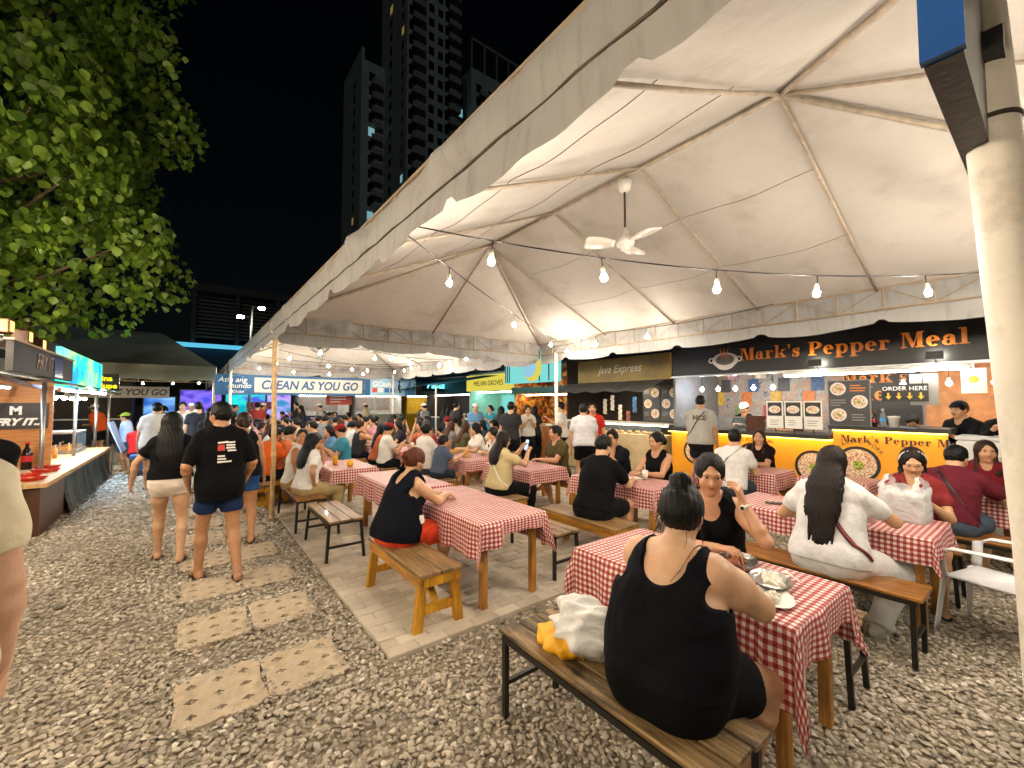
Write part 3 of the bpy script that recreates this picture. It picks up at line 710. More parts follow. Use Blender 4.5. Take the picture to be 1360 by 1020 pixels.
GLY = {
 'M': (1.14, [rc(.10, .05, .165, .95), rc(0, 0, .27, .055), rc(0, .945, .16, 1), [[(.16, 1), (.40, 1), (.66, .12), (.56, 0), (.53, 0)]], [[(.57, 0), (.62, .1), (.86, .98), (.80, .98)]], rc(.80, .05, 1.02, .95), rc(.70, 0, 1.12, .055), rc(.82, .945, 1.12, 1)]),
 'a': (.70, [rc(.36, .06, .57, .47), arc(.33, .455, (.24, .205), (.03, .15), 0, 165), elp(.14, .45, .085, .075), arc(.27, .19, (.26, .195), (.07, .14), 40, 330), rc(.48, 0, .69, .055)]),
 'r': (.62, [rc(.10, .05, .32, .61), rc(0, 0, .44, .055), rc(0, .605, .31, .66), arc(.42, .50, (.17, .16), (.10, .10), 20, 180), elp(.49, .54, .10, .095)]),
 'k': (.86, [rc(.10, .05, .32, .95), rc(0, 0, .42, .055), rc(0, .945, .31, 1), [[(.32, .22), (.38, .22), (.68, .62), (.61, .62)]], rc(.5, .605, .80, .66), [[(.38, .34), (.52, .46), (.82, .05), (.56, .05)]], rc(.46, 0, .86, .055)]),
 "'": (.26, [elp(.13, .92, .085, .085), [[(.07, .9), (.13, .66), (.16, .66), (.20, .9)]]]),
 's': (.60, [ribbon([(.46, .56), (.36, .62), (.24, .62), (.14, .53), (.17, .43), (.30, .34), (.42, .25), (.44, .13), (.34, .04), (.22, .04), (.10, .13)], [.05, .06, .06, .12, .18, .24, .20, .13, .06, .06, .05]), rc(.455, .43, .50, .655), rc(.065, .01, .11, .25)]),
 'P': (.90, [rc(.12, .05, .36, .95), rc(0, 0, .5, .055), rc(0, .945, .36, 1), arc(.42, .73, (.44, .27), (.18, .215), -90, 90), rc(.36, .945, .43, 1), rc(.36, .46, .43, .515)]),
 'e': (.68, [arc(.33, .33, (.31, .345), (.09, .285), 0, 312), rc(.13, .33, .60, .39)]),
 'p': (.80, [rc(.10, -.25, .32, .61), rc(0, -.3, .44, -.245), rc(0, .605, .31, .66), arc(.44, .325, (.33, .35), (.11, .285), -130, 130)]),
 'l': (.46, [rc(.11, .05, .33, .95), rc(0, 0, .44, .055), rc(0, .945, .32, 1)]),
 ' ': (.42, [])}
def fat_text(par, s, size, M, m, depth=.03, name='letter', joined=False):
    tot = sum(GLY[c][0]+.05 for c in s); x = -tot/2; acc = MB()
    for c in s:
        w_, shp = GLY[c]; mb = acc if joined else MB(); k = 0
        for grp in shp:
            k += 1; zz = depth+.0006*k
            for poly in grp:
                ar = sum(poly[i][0]*poly[(i+1) % len(poly)][1]-poly[(i+1) % len(poly)][0]*poly[i][1] for i in range(len(poly)))
                if ar < 0: poly = poly[::-1]
                n = len(poly); vs = [M @ V3(((x+p[0])*size, p[1]*size, zz)) for p in poly]+[M @ V3(((x+p[0])*size, p[1]*size, 0)) for p in poly]
                mb.add(vs, [tuple(range(n))]+[(i, n+i, n+(i+1) % n, (i+1) % n) for i in range(n)])
        if shp and not joined: mb.build(name, m, par)
        x += w_+.05
    if joined: acc.build(name, m, par)

def food_mat(name, cols, scale=30., base='#5a2a14'):
    if name in MATS: return MATS[name]
    m = mat(name, base, rough=.5, var=0); nt = m.node_tree; N = nt.nodes; L = nt.links; b = N['Principled BSDF']
    tc = N.new('ShaderNodeTexCoord'); v = N.new('ShaderNodeTexVoronoi'); v.inputs['Scale'].default_value = scale; L.new(tc.outputs['Object'], v.inputs['Vector'])
    sp = N.new('ShaderNodeSeparateColor'); L.new(v.outputs['Color'], sp.inputs[0]); cr = N.new('ShaderNodeValToRGB'); cr.color_ramp.interpolation = 'CONSTANT'
    e = cr.color_ramp.elements; e[0].color = (*rgb(cols[0]), 1); e[1].position = 1/len(cols); e[1].color = (*rgb(cols[1]), 1)
    for i, c in enumerate(cols[2:]): q = e.new((i+2)/len(cols)); q.color = (*rgb(c), 1)
    L.new(sp.outputs[0], cr.inputs[0]); L.new(cr.outputs[0], b.inputs['Base Color'])
    return m
M_FOOD = food_mat('printed_rice_meal', ['#d9c8a8', '#c9836a', '#e9dcc0', '#b5694b', '#d0b87a', '#d89a80', '#efe6cf', '#e2cdb8'], 62)
M_FOOD2 = food_mat('printed_greens', ['#6d8c2c', '#b9bd4a', '#3f6a22', '#d8c850', '#7fa03a'], 60)
M_BLK = mat('black_board', '#1b1a19', rough=.45, var=.15, nscale=3, bump=.05, bscale=30); M_ORG = mat('orange_letters', '#f08a2a', rough=.4, var=.12, nscale=3)
M_WHT = mat('white_print', '#e6e2d8', rough=.5, var=.04); M_STEEL = mat('steel', '#9a9a98', rough=.35, var=.1, metal=.8)
M_GREYP = mat('grey_print', '#8d8a84', rough=.6, var=.05)

def disc(par, M, x, y, r, z, m, name, ry=None, n=24):
    mb = MB(); ry = ry or r
    mb.add([M @ V3((x+r*math.cos(2*PI*i/n), y+ry*math.sin(2*PI*i/n), z)) for i in range(n)]+[M @ V3((x+r*math.cos(2*PI*i/n), y+ry*math.sin(2*PI*i/n), 0)) for i in range(n)], [tuple(range(n))]+[(i, n+i, n+(i+1) % n, (i+1) % n) for i in range(n)])
    return mb.build(name, m, par)
def plate_graphic(par, M, x, y, r, pan=True):
    if pan: disc(par, M, x, y, r, .002, M_BLK, 'printed_pan'); disc(par, M, x, y, r*.84, .004, M_FOOD, 'printed_food'); disc(par, M, x+.02*r, y-.05*r, r*.26, .006, M_FOOD2, 'printed_greens')
    else: disc(par, M, x, y, r, .003, M_WHT, 'printed_plate'); disc(par, M, x, y, r*.78, .005, M_FOOD, 'printed_food'); disc(par, M, x, y, r*.24, .007, M_FOOD2, 'printed_greens')
def bars(par, M, x, y, n, w_, gap, h_, m, seed=0, name='printed_line'):
    r = random.Random(seed); mb = MB()
    for i in range(n):
        l = w_*r.uniform(.6, 1); q = [(x, y-i*gap), (x+l, y-i*gap), (x+l, y-i*gap+h_), (x, y-i*gap+h_)]; mb.add([M @ V3((a, b, .004)) for a, b in q], [(0, 1, 2, 3)])
    mb.build(name, m, par)
def slab_on(par, M, x0, x1, y0, y1, z0, z1, m, name):
    mb = MB(); mb.b2(x0, x1, y0, y1, z0, z1, 0); mb.v = [tuple(M @ V3(p)) for p in mb.v]; return mb.build(name, m, par)

# ------------------------------------------------------------------ the pepper meal stall (front plane x = 8.3, y .3 .. 5.1)
st = thing('food_stall', "black and yellow rice meal stall with glowing counter and orange sign letters", 'stall', (8.3, 2.7, 0)); st.location = (0, 0, 0)
def collage():
    m = mat('poster_collage', '#777777', rough=.5, var=0); nt = m.node_tree; N = nt.nodes; L = nt.links; b = N['Principled BSDF']
    tc = N.new('ShaderNodeTexCoord'); n = N.new('ShaderNodeTexNoise'); n.inputs['Scale'].default_value = 3.2; n.inputs['Detail'].default_value = 9; n.inputs['Roughness'].default_value = .72; n.inputs['Distortion'].default_value = 1.6; L.new(tc.outputs['Object'], n.inputs['Vector'])
    cr = N.new('ShaderNodeValToRGB'); e = cr.color_ramp.elements; e[0].position = .3; e[0].color = (*rgb('#35322e'), 1); e[1].position = .72; e[1].color = (*rgb('#d9d0c0'), 1)
    for p, c in ((.4, '#6f7376'), (.46, '#b0a898'), (.51, '#6a7a88'), (.55, '#c08a68'), (.6, '#8f8a80')): q = e.new(p); q.color = (*rgb(c), 1)
    L.new(n.outputs[0], cr.inputs[0]); L.new(cr.outputs[0], b.inputs['Base Color']); return m
M_COLL = collage()
M_WOODW = wood('stall_wood', '#8a5a30', '#b98652', 'Y')
mb = MB(); mb.b2(10.3, 10.4, .2, 5.2, 0, 3.0); mb.build('back_wall', M_COLL, st)
mb = MB(); mb.b2(8.5, 10.3, .15, .2, 0, 3.0); mb.build('side_wall', mat('brick_paint', '#c98f60', rough=.8, var=.2, nscale=9), st)
mb = MB(); mb.b2(8.42, 10.3, 5.12, 5.17, 0, 3.0); mb.build('side_wall', mat('grey_board', '#77777a', rough=.6, var=.12), st)
mb = MB(); mb.b2(8.25, 10.5, .1, 5.2, 3.02, 3.12); mb.build('roof', mat('roof_sheet', '#1e2022', rough=.6, var=.2), st)
mb = MB(); mb.b2(10.27, 10.295, .25, 1.45, 1.2, 2.75); mb.build('brick_panel', mat('brick_paint'), st)
mb = MB(); mb.b2(10.27, 10.295, 1.5, 2.6, 1.2, 2.75); bp_ = mb.build('wall_sign', M_BLK, st)
Mw = frame_m((10.265, 2.05, 1.75), (0, -1, 0), (0, 0, 1)); fat_text(bp_, "Meal", .26, Mw, M_ORG, .004, 'printed_word', True)
Mw = frame_m((10.265, 2.15, 2.08), (0, -1, 0), (0, 0, 1)); fat_text(bp_, "Mark's", .22, Mw, M_ORG, .004, 'printed_word', True)
for k_ in range(16):
    yy = 2.75+.155*k_; zz = 1.35+.30*((k_*7) % 4)+.05*((k_*3) % 3); cc = ['#a83a4a', '#d8d0c0', '#3a5a8a', '#c06a2a', '#7a8a5a', '#d8a8b0', '#4a4a50', '#c8a040'][k_ % 8]
    Mp = frame_m((10.285, yy, zz), (0, -1, 0), (0, 0, 1)); slab_on(st, Mp, -.11, .11, 0, .30, -.004, .004+.001*(k_ % 3), mat('poster_'+cc.strip('#'), cc, rough=.5, var=.3, nscale=14), 'wall_poster')
mb = MB(); mb.b2(8.32, 10.27, .25, 5.1, .03, .06); mb.build('floor', mat('grey_board'), st)
sg = thing('shop_sign', "long black fascia sign with orange serif letters Mark's Pepper Meal and a pot", 'sign', (0, 0, 0))
mb = MB(); mb.b2(8.30, 8.36, .12, 5.1, 2.27, 2.84); mb.build('board', M_BLK, sg)
mb = MB(); mb.b2(8.28, 8.40, .1, 5.12, 2.235, 2.268); mb.build('trim', M_STEEL, sg)
mb = MB(); mb.b2(8.34, 8.5, .1, 5.12, 2.845, 3.015); mb.build('top_cover', mat('roof_sheet'), sg)
fat_text(sg, "Mark's Pepper Meal", .222, frame_m((8.298, 2.19, 2.50), (0, -1, 0), (0, 0, 1)), M_ORG)
ME = frame_m((8.298, 3.98, 2.53), (0, -1, 0), (0, 0, 1))
disc(sg, ME, 0, 0, .25, .006, M_WHT, 'pot_rim', .15); disc(sg, ME, 0, -.035, .20, .004, M_WHT, 'pot_body', .155); disc(sg, ME, 0, .01, .185, .009, M_GREYP, 'pot_inside', .105); disc(sg, ME, .0, .0, .165, .011, mat('pot_soup', '#5a5b58', rough=.5), 'pot_soup', .085)
for q in (-1, 1):
    mb = MB(); [mb.add([ME @ V3((a, b, .008)) for a, b in p], [tuple(range(4))]) for p in arc(q*.265, .01, (.06, .055), (.035, .032), 0, 360)]; mb.build('pot_handle', M_WHT, sg)
for k in range(3):
    mb = MB(); [mb.add([ME @ V3((a, b, .013)) for a, b in p], [(0, 1, 2, 3)]) for p in ribbon([(-.06+.06*k+.02*math.sin(t*.9+k), .02+t*.035) for t in range(7)], [.008, .02, .026, .024, .02, .014, .004])]; mb.build('steam', M_ORG, sg)
for y in (2.45, 1.05):
    mb = MB(); mb.b2(8.12, 8.16, y-.09, y+.09, 2.30, 2.41); f_ = mb.build('flood_lamp', M_BLK, sg); mb = MB(); mb.tube([(8.16, y, 2.33), (8.3, y, 2.26)], .012, 6); mb.build('bracket', M_BLK, f_); mb = MB(); mb.b2(8.161, 8.168, y-.08, y+.08, 2.31, 2.40); mb.build('lens', emis('sign_flood', (1., .95, .8), 30), f_)
tl_ = thing('tube_light', 'long white tube light under the black fascia sign', 'light', (0, 0, 0))
mb = MB(); mb.tube([(8.30, .75, 2.165), (8.30, 2.95, 2.165)], .014, 8); mb.build('tube', emis('tube_glow', (1, .96, .9), 30), tl_)
mb = MB(); mb.b2(8.285, 8.315, .72, 2.98, 2.182, 2.232); mb.build('housing', M_WHT, tl_)
# counters
mb = MB(); mb.b2(8.18, 8.24, 2.25, 5.08, .03, 1.09); cf = mb.build('counter_front', mat('yellow_panel', '#f2a51c', rough=.45, var=.08, nscale=2), st)
mb = MB(); mb.b2(7.98, 8.75, 2.25, 5.1, 1.12, 1.19); mb.build('counter_top', M_BLK, st)
mb = MB(); mb.b2(8.05, 8.22, 2.25, 5.08, 1.095, 1.118); mb.build('light_strip', emis('yellow_led', (1., .62, .10), 3.5), st)
mb = MB(); mb.b2(8.10, 8.16, .95, 2.22, .03, 1.26); cf2 = mb.build('counter_front', mat('yellow_panel'), st)
mb = MB(); mb.b2(7.95, 8.75, .9, 2.24, 1.29, 1.35); mb.build('counter_top', M_BLK, st)
mb = MB(); mb.b2(8.0, 8.14, .95, 2.2, 1.265, 1.288); mb.build('light_strip', MATS['yellow_led'], st)
Mc = frame_m((8.176, 3.6, .6), (0, -1, 0), (0, 0, 1))
plate_graphic(cf, Mc, -.95, .12, .26); plate_graphic(cf, Mc, .15, .08, .30); plate_graphic(cf, Mc, 1.08, .05, .27)
mb = MB()
text_mesh('printed_word', 'SISIG PORK MEAL', .09, M_BLK, cf, frame_m((8.174, 3.45, 1.02), (0, -1, 0), (0, 0, 1)), .001)
Mc2 = frame_m((8.097, 1.6, .65), (0, -1, 0), (0, 0, 1))
plate_graphic(cf2, Mc2, -.32, .12, .27)
fat_text(cf2, "Mark's Pepper Meal", .105, frame_m((8.095, 1.42, 1.10), (0, -1, 0), (0, 0, 1)), mat('dark_brown_print', '#3a2110', rough=.5, var=.1), .002, 'printed_word', True)
for i, c in enumerate('CLASSIC PORK'):
    a = math.radians(140-i*9.5); R_ = .34
    if c != ' ': text_mesh('printed_letter', c, .075, M_BLK, cf2, Mc2 @ Matrix.Translation((-.32+R_*math.cos(a), .12+R_*math.sin(a), .003)) @ Matrix.Rotation(a-PI/2, 4, 'Z'), .0005)
# boards and posters on the counter
def menu_poster(label, y, z, w_, h_, x=8.02):
    t = thing('menu_poster', label, 'poster', (0, 0, 0), group=None)
    M = frame_m((x, y, z), (0, -1, 0), (0, 0, 1)); slab_on(t, M, -w_/2, w_/2, 0, h_, -.01, 0, M_WHT, 'sheet')
    slab_on(t, M, -w_*.43, w_*.43, h_*.45, h_*.95, 0, .002, mat('poster_dark', '#2b2019', rough=.5), 'photo_ground'); M2 = M @ Matrix.Translation((0, h_*.69, .002)); disc(t, M2, 0, 0, w_*.36, .003, M_WHT, 'printed_plate', w_*.25); disc(t, M2, 0, 0, w_*.30, .005, M_FOOD, 'printed_food', w_*.2); bars(t, M, -w_*.3, h_*.28, 3, w_*.6, h_*.08, h_*.025, M_GREYP, int(y*100))
    mb = MB(); mb.tube([(x+.005, y, z-.0), (x+.05, y, 1.18)], .008, 5); mb.build('stand', M_BLK, t)
for k, y in enumerate((3.02, 2.74, 2.46)): menu_poster('white meal poster with food photo, ' + ['at the tray stack end of the row of three', 'between the two others', 'beside the black menu board'][k], y, 1.27, .255, .46)
t = thing('menu_board', 'black menu board with three food bowls standing on the counter', 'menu board'); M = frame_m((7.99, 1.98, 1.355), (0, -1, 0), (0, 0, 1))
slab_on(t, M, -.26, .26, 0, .68, -.02, 0, mat('menu_grey', '#38383a', rough=.4, var=.1), 'board')
for (a, b) in ((-.13, .56), (.13, .36), (-.13, .16)): plate_graphic(t, M, a, b, .10, False)
for (a, b, s_) in ((.02, .60, 1), (-.23, .38, 2), (.03, .16, 3)): bars(t, M, a, b, 3, .2, .04, .014, M_GREYP if s_ != 1 else M_ORG, s_)
for q in ((-.265, -.25, 0, .69), (.25, .265, 0, .69), (-.265, .265, .68, .695)): slab_on(t, M, q[0], q[1], q[2], q[3], -.022, .004, M_GREYP, 'frame')
t = thing('order_sign', 'small hanging ORDER HERE sign with four yellow arrows', 'sign'); M = frame_m((8.42, 1.42, 1.72), (0, -1, 0), (0, 0, 1))
slab_on(t, M, -.26, .26, 0, .26, -.008, 0, M_BLK, 'board'); text_mesh('printed_word', 'ORDER HERE', .085, M_WHT, t, M @ Matrix.Translation((0, .19, .002)), .001)
slab_on(t, M, .06, .36, -.05, .40, -.02, -.011, M_GREYP, 'paper')
for k in range(4):
    mb = MB(); x = -.18+.12*k; mb.add([M @ V3((a, b, .003)) for a, b in ((x-.012, .13), (x-.012, .08), (x-.035, .08), (x, .03), (x+.035, .08), (x+.012, .08), (x+.012, .13))], [tuple(range(7))]); mb.build('arrow', mat('arrow_yellow', '#e8b83a', rough=.5), t)
mb = MB(); mb.tube([(8.42, 1.62, 1.97), (8.42, 1.62, 2.24)], .003, 4); mb.tube([(8.42, 1.22, 1.97), (8.42, 1.22, 2.24)], .003, 4); mb.build('cord', M_WIRE, t)
for k, (y, z) in enumerate(((.72, 2.0), (.40, 2.0))):
    t = thing('paper_notice', ['white paper notice with yellow print pinned high in the stall', 'white paper notice with blue print pinned high in the stall'][k], 'paper'); M = frame_m((8.46, y, z), (0, -1, 0), (0, 0, 1)); slab_on(t, M, -.12, .12, -.17, .17, -.005, 0, M_WHT, 'sheet'); disc(t, M, 0, .02, .05, .002, mat('arrow_yellow') if k == 0 else mat('blue_panel'), 'print')
    mb = MB(); mb.b2(8.456, 8.47, y-.01, y+.01, z+.17, 2.24); mb.build('tape', M_WHT, t)
# trays, bottles, pot
for k in range(13):
    t = tag(MB().b2(-.15, .15, -.11, .11, 0, .018, .005).build('tray', wood('tray_wood', '#4a2b18', '#6b4024', 'Y')), 'brown wooden serving tray in the stack on the counter', 'tray', 'stack of serving trays'); t.location = (8.25+rng.uniform(-.01, .01), 3.42+rng.uniform(-.01, .01), 1.19+k*.0215); t.rotation_euler = (0, 0, rng.uniform(-.1, .1))
    mb = MB(); mb.b2(-.15, -.142, -.11, .11, .0185, .021); mb.build('rim', MATS['tray_wood'], t)
def bottle(label, loc, h_, r, body, capc, lab=None, liquid=None):
    t = thing('bottle', label, 'bottle', loc)
    mb = MB(); mb.lathe([(r*.9, 0), (r, .02*h_), (r, .55*h_), (r*.8, .68*h_), (r*.36, .82*h_), (r*.34, .92*h_)], 14); mb.build('body', body, t, True)
    mb = MB(); mb.lathe([(r*.42, .921*h_), (r*.42, h_)], 12); mb.build('cap', mat('cap_'+capc.strip('#'), capc, rough=.4), t)
    if lab: mb = MB(); mb.lathe([(r*1.02, .28*h_), (r*1.02, .5*h_)], 14, cap=False); mb.build('label_wrap', mat('wrap_'+lab.strip('#'), lab, rough=.4), t, True)
    return t
M_CLEAR = mat('clear_plastic', '#bcd0d8', rough=.12, var=0, trans=.7)
bottle('clear water bottle standing on the counter by the menu board', (8.05, 1.60, 1.351), .26, .036, M_CLEAR, '#e8e8e8', '#4f9bd0')
bottle('dark sauce bottle with red label beside the water bottle', (8.06, 1.70, 1.351), .22, .034, mat('dark_sauce', '#2a0f08', rough=.15, var=0), '#c02020', '#b02a22')
t = thing('ice_bucket', 'white plastic tub on the counter by the water bottle', 'tub', (8.06, 1.48, 1.351)); mb = MB(); mb.lathe([(.055, 0), (.065, .13), (.07, .132), (.07, .14)], 16); mb.build('body', M_WHT, t, True); mb = MB(); mb.lathe([(.072, .1405), (.072, .155), (.01, .16)], 16); mb.build('lid', M_WHT, t, True)
t = thing('cooking_pot', 'big steel cooking pot behind the counter', 'pot', (9.0, 1.35, .95)); mb = MB(); mb.lathe([(.2, 0), (.21, .35), (.22, .36)], 20); mb.build('body', M_STEEL, t, True); mb = MB(); mb.lathe([(.215, .362), (.1, .40), (.02, .41)], 20); mb.build('lid', M_STEEL, t, True); mb = MB(); mb.b2(-.3, .3, -.5, .5, -.9, 0); mb.build('base', M_STEEL, t)
t = thing('glass_case', 'low glass sneeze guard with steel rim along the counter', 'case'); mb = MB(); mb.b2(8.30, 8.308, 3.62, 4.95, 1.19, 1.42); mb.build('pane', mat('case_glass', '#9fb0b4', rough=.08, var=0, alpha=.25), t); mb = MB(); mb.b2(8.29, 8.318, 3.6, 4.97, 1.42, 1.44); mb.build('rim', M_STEEL, t)
# stall bulbs
for k, (y, cool) in enumerate([(4.75, 1), (4.4, 0), (4.05, 1), (3.7, 0), (3.35, 0), (2.2, 0), (1.5, 1), (1.0, 0), (.55, 0)]):
    t = thing('stall_bulb', ('cool white' if cool else 'warm')+' bulb hanging inside the rice meal stall', 'bulb', (8.85, y, 2.02), group='cool bulbs inside the rice meal stall' if cool else 'warm bulbs inside the rice meal stall')
    mb = MB(); mb.lathe([(.008, -.07), (.035, -.045), (.035, -.02), (.016, 0)], 10); mb.build('glass', emis('stall_cool', (.72, .86, 1.), 150) if cool else emis('stall_warm', (1., .80, .55), 170), t, True)
    mb = MB(); mb.lathe([(.018, .0005), (.02, .04), (.008, .05)], 10); mb.build('socket', M_WHT, t); mb = MB(); mb.tube([(0, 0, .05), (0, 0, 1.0)], .004, 4); mb.build('wire', M_WIRE, t)
# white appliance at the right end
t = thing('white_freezer', 'white chest freezer with script lettering at the end of the counter', 'freezer'); mb = MB(); mb.b2(7.85, 8.5, .12, .85, .03, 1.22, .02); mb.build('body', mat('freezer_white', '#d8d8d4', rough=.3, var=.04), t); mb = MB(); mb.b2(7.84, 8.5, .11, .86, 1.225, 1.27, .01); mb.build('lid', MATS['freezer_white'], t); mb = MB(); mb.b2(7.838, 7.849, .12, .85, .72, .735); mb.build('trim', M_GREYP, t)
text_mesh('printed_word', 'Cassava', .13, M_GREYP, t, frame_m((7.846, .5, 1.02), (0, -1, 0), (0, 0, 1)), .001, shear=.3)

# ------------------------------------------------------------------ java stall
t = thing('food_stall', 'dim stall with mustard fascia, grey awning and lit snack display', 'stall')
M_GOLD = mat('mustard_board', '#8d7420', rough=.5, var=.3, nscale=1.2, stain='#2b2410', stain_amt=.6, stain_scale=1.1)
mb = MB(); mb.b2(8.3, 8.35, 5.16, 7.9, 2.22, 2.80); sb = mb.build('fascia', M_GOLD, t)
text_mesh('printed_word', 'Java Express', .27, mat('java_silver', '#cfc4a4', rough=.4), sb, frame_m((8.297, 6.55, 2.52), (0, -1, 0), (0, 0, 1)), .004, shear=.35, sx=.95)
mb = MB(); mb.grid(lambda u, v: (8.3-.75*v, 5.3+2.9*u, 2.21-.26*v-.02*math.sin(u*30)*v), 30, 5); mb.build('awning', mat('awning_grey', '#5f5d58', rough=.8, var=.15, nscale=4), t, True)
mb = MB(); mb.b2(9.7, 9.75, 5.2, 8.3, 0, 2.9); mb.build('back_wall', mat('stall_dark', '#2a2420', rough=.8, var=.3, nscale=3), t)
mb = MB(); mb.b2(8.3, 9.7, 8.28, 8.33, 0, 2.9); mb.build('side_wall', mat('stall_dark'), t)
mb = MB(); mb.b2(8.1, 8.6, 5.25, 8.2, .03, .98); mb.build('counter', mat('counter_beige', '#c9b489', rough=.5, var=.1), t)
mb = MB(); mb.b2(8.05, 8.6, 5.25, 8.2, 1.21, 1.25); mb.build('counter_top', M_WHT, t)
mb = MB(); mb.b2(8.12, 8.13, 5.3, 8.15, .985, 1.205); mb.build('display_glass', mat('case_glass'), t)
mb = MB(); mb.b2(8.35, 8.40, 5.3, 8.15, 1.17, 1.205); mb.build('display_light', emis('display_glow', (1., .85, .5), 12), t)
for k in range(14):
    q = tag(MB().lathe([(.06, 0), (.075, .03), (.05, .06), (.01, .07)], 9).build('pastry', mat('pastry', '#c98a32', rough=.6, var=.3, nscale=20), None, True), 'golden fried snack in the lit display', 'snack', 'snacks in the lit display'); q.location = (8.28+rng.uniform(-.06, .06), 5.45+k*.2, .985)
for k, y in enumerate((5.62, 6.12)):
    m_ = thing('menu_board', ['black menu board with round dishes next to the rice meal stall', 'black menu board with round dishes beside the hanging sachets'][k], 'menu board'); M = frame_m((9.0, y, 1.26), (0, -1, 0), (0, 0, 1)); slab_on(m_, M, -.24, .24, 0, .85, -.02, 0, mat('menu_grey'), 'board')
    for (a, b) in ((.1, .68), (-.1, .42), (.1, .18)): plate_graphic(m_, M, a, b, .11, False)
    for i_ in range(3): bars(m_, M, -.2+.0*i_, .74-.27*i_, 3, .16, .035, .012, M_GREYP, k*5+i_)
for k, (y, z, c) in enumerate(((7.0, 1.65, '#d8d2c4'), (7.25, 1.9, '#d8d2c4'), (6.75, 1.5, '#8a4a3a'), (7.5, 1.8, '#c7c0b0'), (6.55, 1.85, '#3a6a9a'))):
    q = thing('hanging_sachets', ['white sachet strip hanging over the snack display', 'long white sachet strip by the awning pole', 'red brown snack bag hanging over the display', 'cream sachet strip hanging at the dark end', 'blue packet hanging beside the menu board'][k], 'packet', (8.9, y, z)); mb = MB()
    mb.grid(lambda u, v: (.02*math.sin(v*20)+.015*math.cos(u*6), (u-.5)*.12, -v*.4), 3, 8); mb.build('strip', mat('sachet_'+c.strip('#'), c, rough=.3, var=.1), q, True); mb = MB(); mb.tube([(0, 0, 0), (0, 0, 2.4-z)], .003, 4); mb.build('string', M_WIRE, q)
t = thing('stall_bulb', 'warm bulb under the grey awning of the snack stall', 'bulb', (8.6, 6.6, 2.1)); mb = MB(); mb.lathe([(.008, -.07), (.035, -.045), (.035, -.02), (.016, 0)], 10); mb.build('glass', MATS['stall_warm'], t, True); mb = MB(); mb.tube([(0, 0, 0), (0, 0, .2)], .005, 5); mb.build('wire', M_WIRE, t)

# ------------------------------------------------------------------ stalls farther along the right row
def simple_stall(label, x, y0, y1, fas, m_f, inner, glow, z0=2.1, z1=2.75, words=(), facing='X', board=None):
    """open-front stall: posts, counter, back wall with lit boards, fascia"""
    t = thing('food_stall', label, 'stall')
    if facing == 'X': mp = lambda a, b, z: (x+b, a, z); R_ = ((0, -1, 0)); lo, hi = y0, y1
    else: mp = lambda a, b, z: (a, x+b, z); R_ = ((1, 0, 0)); lo, hi = y0, y1
    def bx_(a0, a1, b0, b1, z_0, z_1, m, n, par=t):
        mb = MB(); p, q = mp(a0, b0, z_0), mp(a1, b1, z_1); mb.b2(p[0], q[0], p[1], q[1], z_0, z_1) if True else None
        mb = MB(); mb.b2(min(p[0], q[0]), max(p[0], q[0]), min(p[1], q[1]), max(p[1], q[1]), z_0, z_1); return mb.build(n, m, par)
    bx_(lo, hi, 1.6, 1.65, 0, 2.8, inner, 'back_wall'); bx_(lo, lo+.05, .1, 1.6, 0, 2.8, inner, 'side_wall'); bx_(hi-.05, hi, .1, 1.6, 0, 2.8, inner, 'side_wall')
    bx_(lo, hi, -.05, 1.7, 2.82, 2.9, mat('roof_sheet'), 'roof'); f_ = bx_(lo, hi, -.03, .03, z0, z1, m_f, 'fascia')
    bx_(lo+.06, hi-.06, 0, .45, .03, 1.0, mat('counter_'+label[:6].replace(' ', ''), fas, rough=.5, var=.1), 'counter'); bx_(lo+.03, hi-.03, -.06, .5, 1.003, 1.04, M_WHT, 'counter_top')
    bx_(lo+.1, hi-.1, .5, .56, z0-.06, z0-.02, emis('glow_'+str(glow), glow[:3], glow[3]*1.6), 'tube_light')
    if board: 
        b_ = bx_(lo+.25, hi-.25, 1.55, 1.58, 1.25, 2.0, board, 'menu_panel')
    for (s_, size, m, a, z, sh) in words:
        p = mp(a, -.034, z); text_mesh('printed_word', s_, size, m, f_, frame_m(p, R_, (0, 0, 1)), .003, shear=sh)
    return t
M_YEL = mat('yellow_print', '#e8c832', rough=.5, var=.1); M_NAVY = mat('navy_print', '#1c2a44', rough=.5, var=0)
E_TEAL = emis('teal_box', '#7fd8d0', .45); E_YEL = emis('yellow_box', '#e8d858', .4); E_WARM = food_mat('warm_shelf', ['#8a5a2a', '#c98a3a', '#5a3a1c', '#d8a850', '#a8472a'], 9, '#8a5a2a')
simple_stall('warm lit stall with a tall lightbox of a round logo', 8.6, 8.5, 11.2, '#b06a2a', mat('teal_dark', '#1f4a48', rough=.6, var=.1), E_WARM, (1., .75, .4, 7), 2.0, 2.2)
t = thing('lightbox_sign', 'pale striped lightbox sign with a yellow and blue round logo', 'sign'); M = frame_m((8.3, 9.9, 2.32), (0, -1, 0), (0, 0, 1))
slab_on(t, M, -1.3, 1.2, 0, .95, -.15, 0, E_TEAL, 'box')
for k in range(6): slab_on(t, M, -1.28+.1*k*(1 if k < 3 else 4.2), -1.23+.1*k*(1 if k < 3 else 4.2), .03, .92, 0, .004, M_NAVY, 'stripe')
disc(t, M, .1, .45, .42, .006, E_YEL, 'logo_ring'); disc(t, M, -.05, .5, .34, .009, emis('logo_blue', '#9fd0e8', .4), 'logo_disc')
simple_stall('pale green stall with a yellow lightbox sign', 8.8, 11.4, 14.4, '#7fb0a0', E_YEL, mat('mint_wall', '#8fc4b4', rough=.6, var=.1), (.8, 1., .95, 7), 2.15, 2.75, [('MELVIN GROVES', .26, M_NAVY, 12.9, 2.42, 0)], board=E_TEAL)
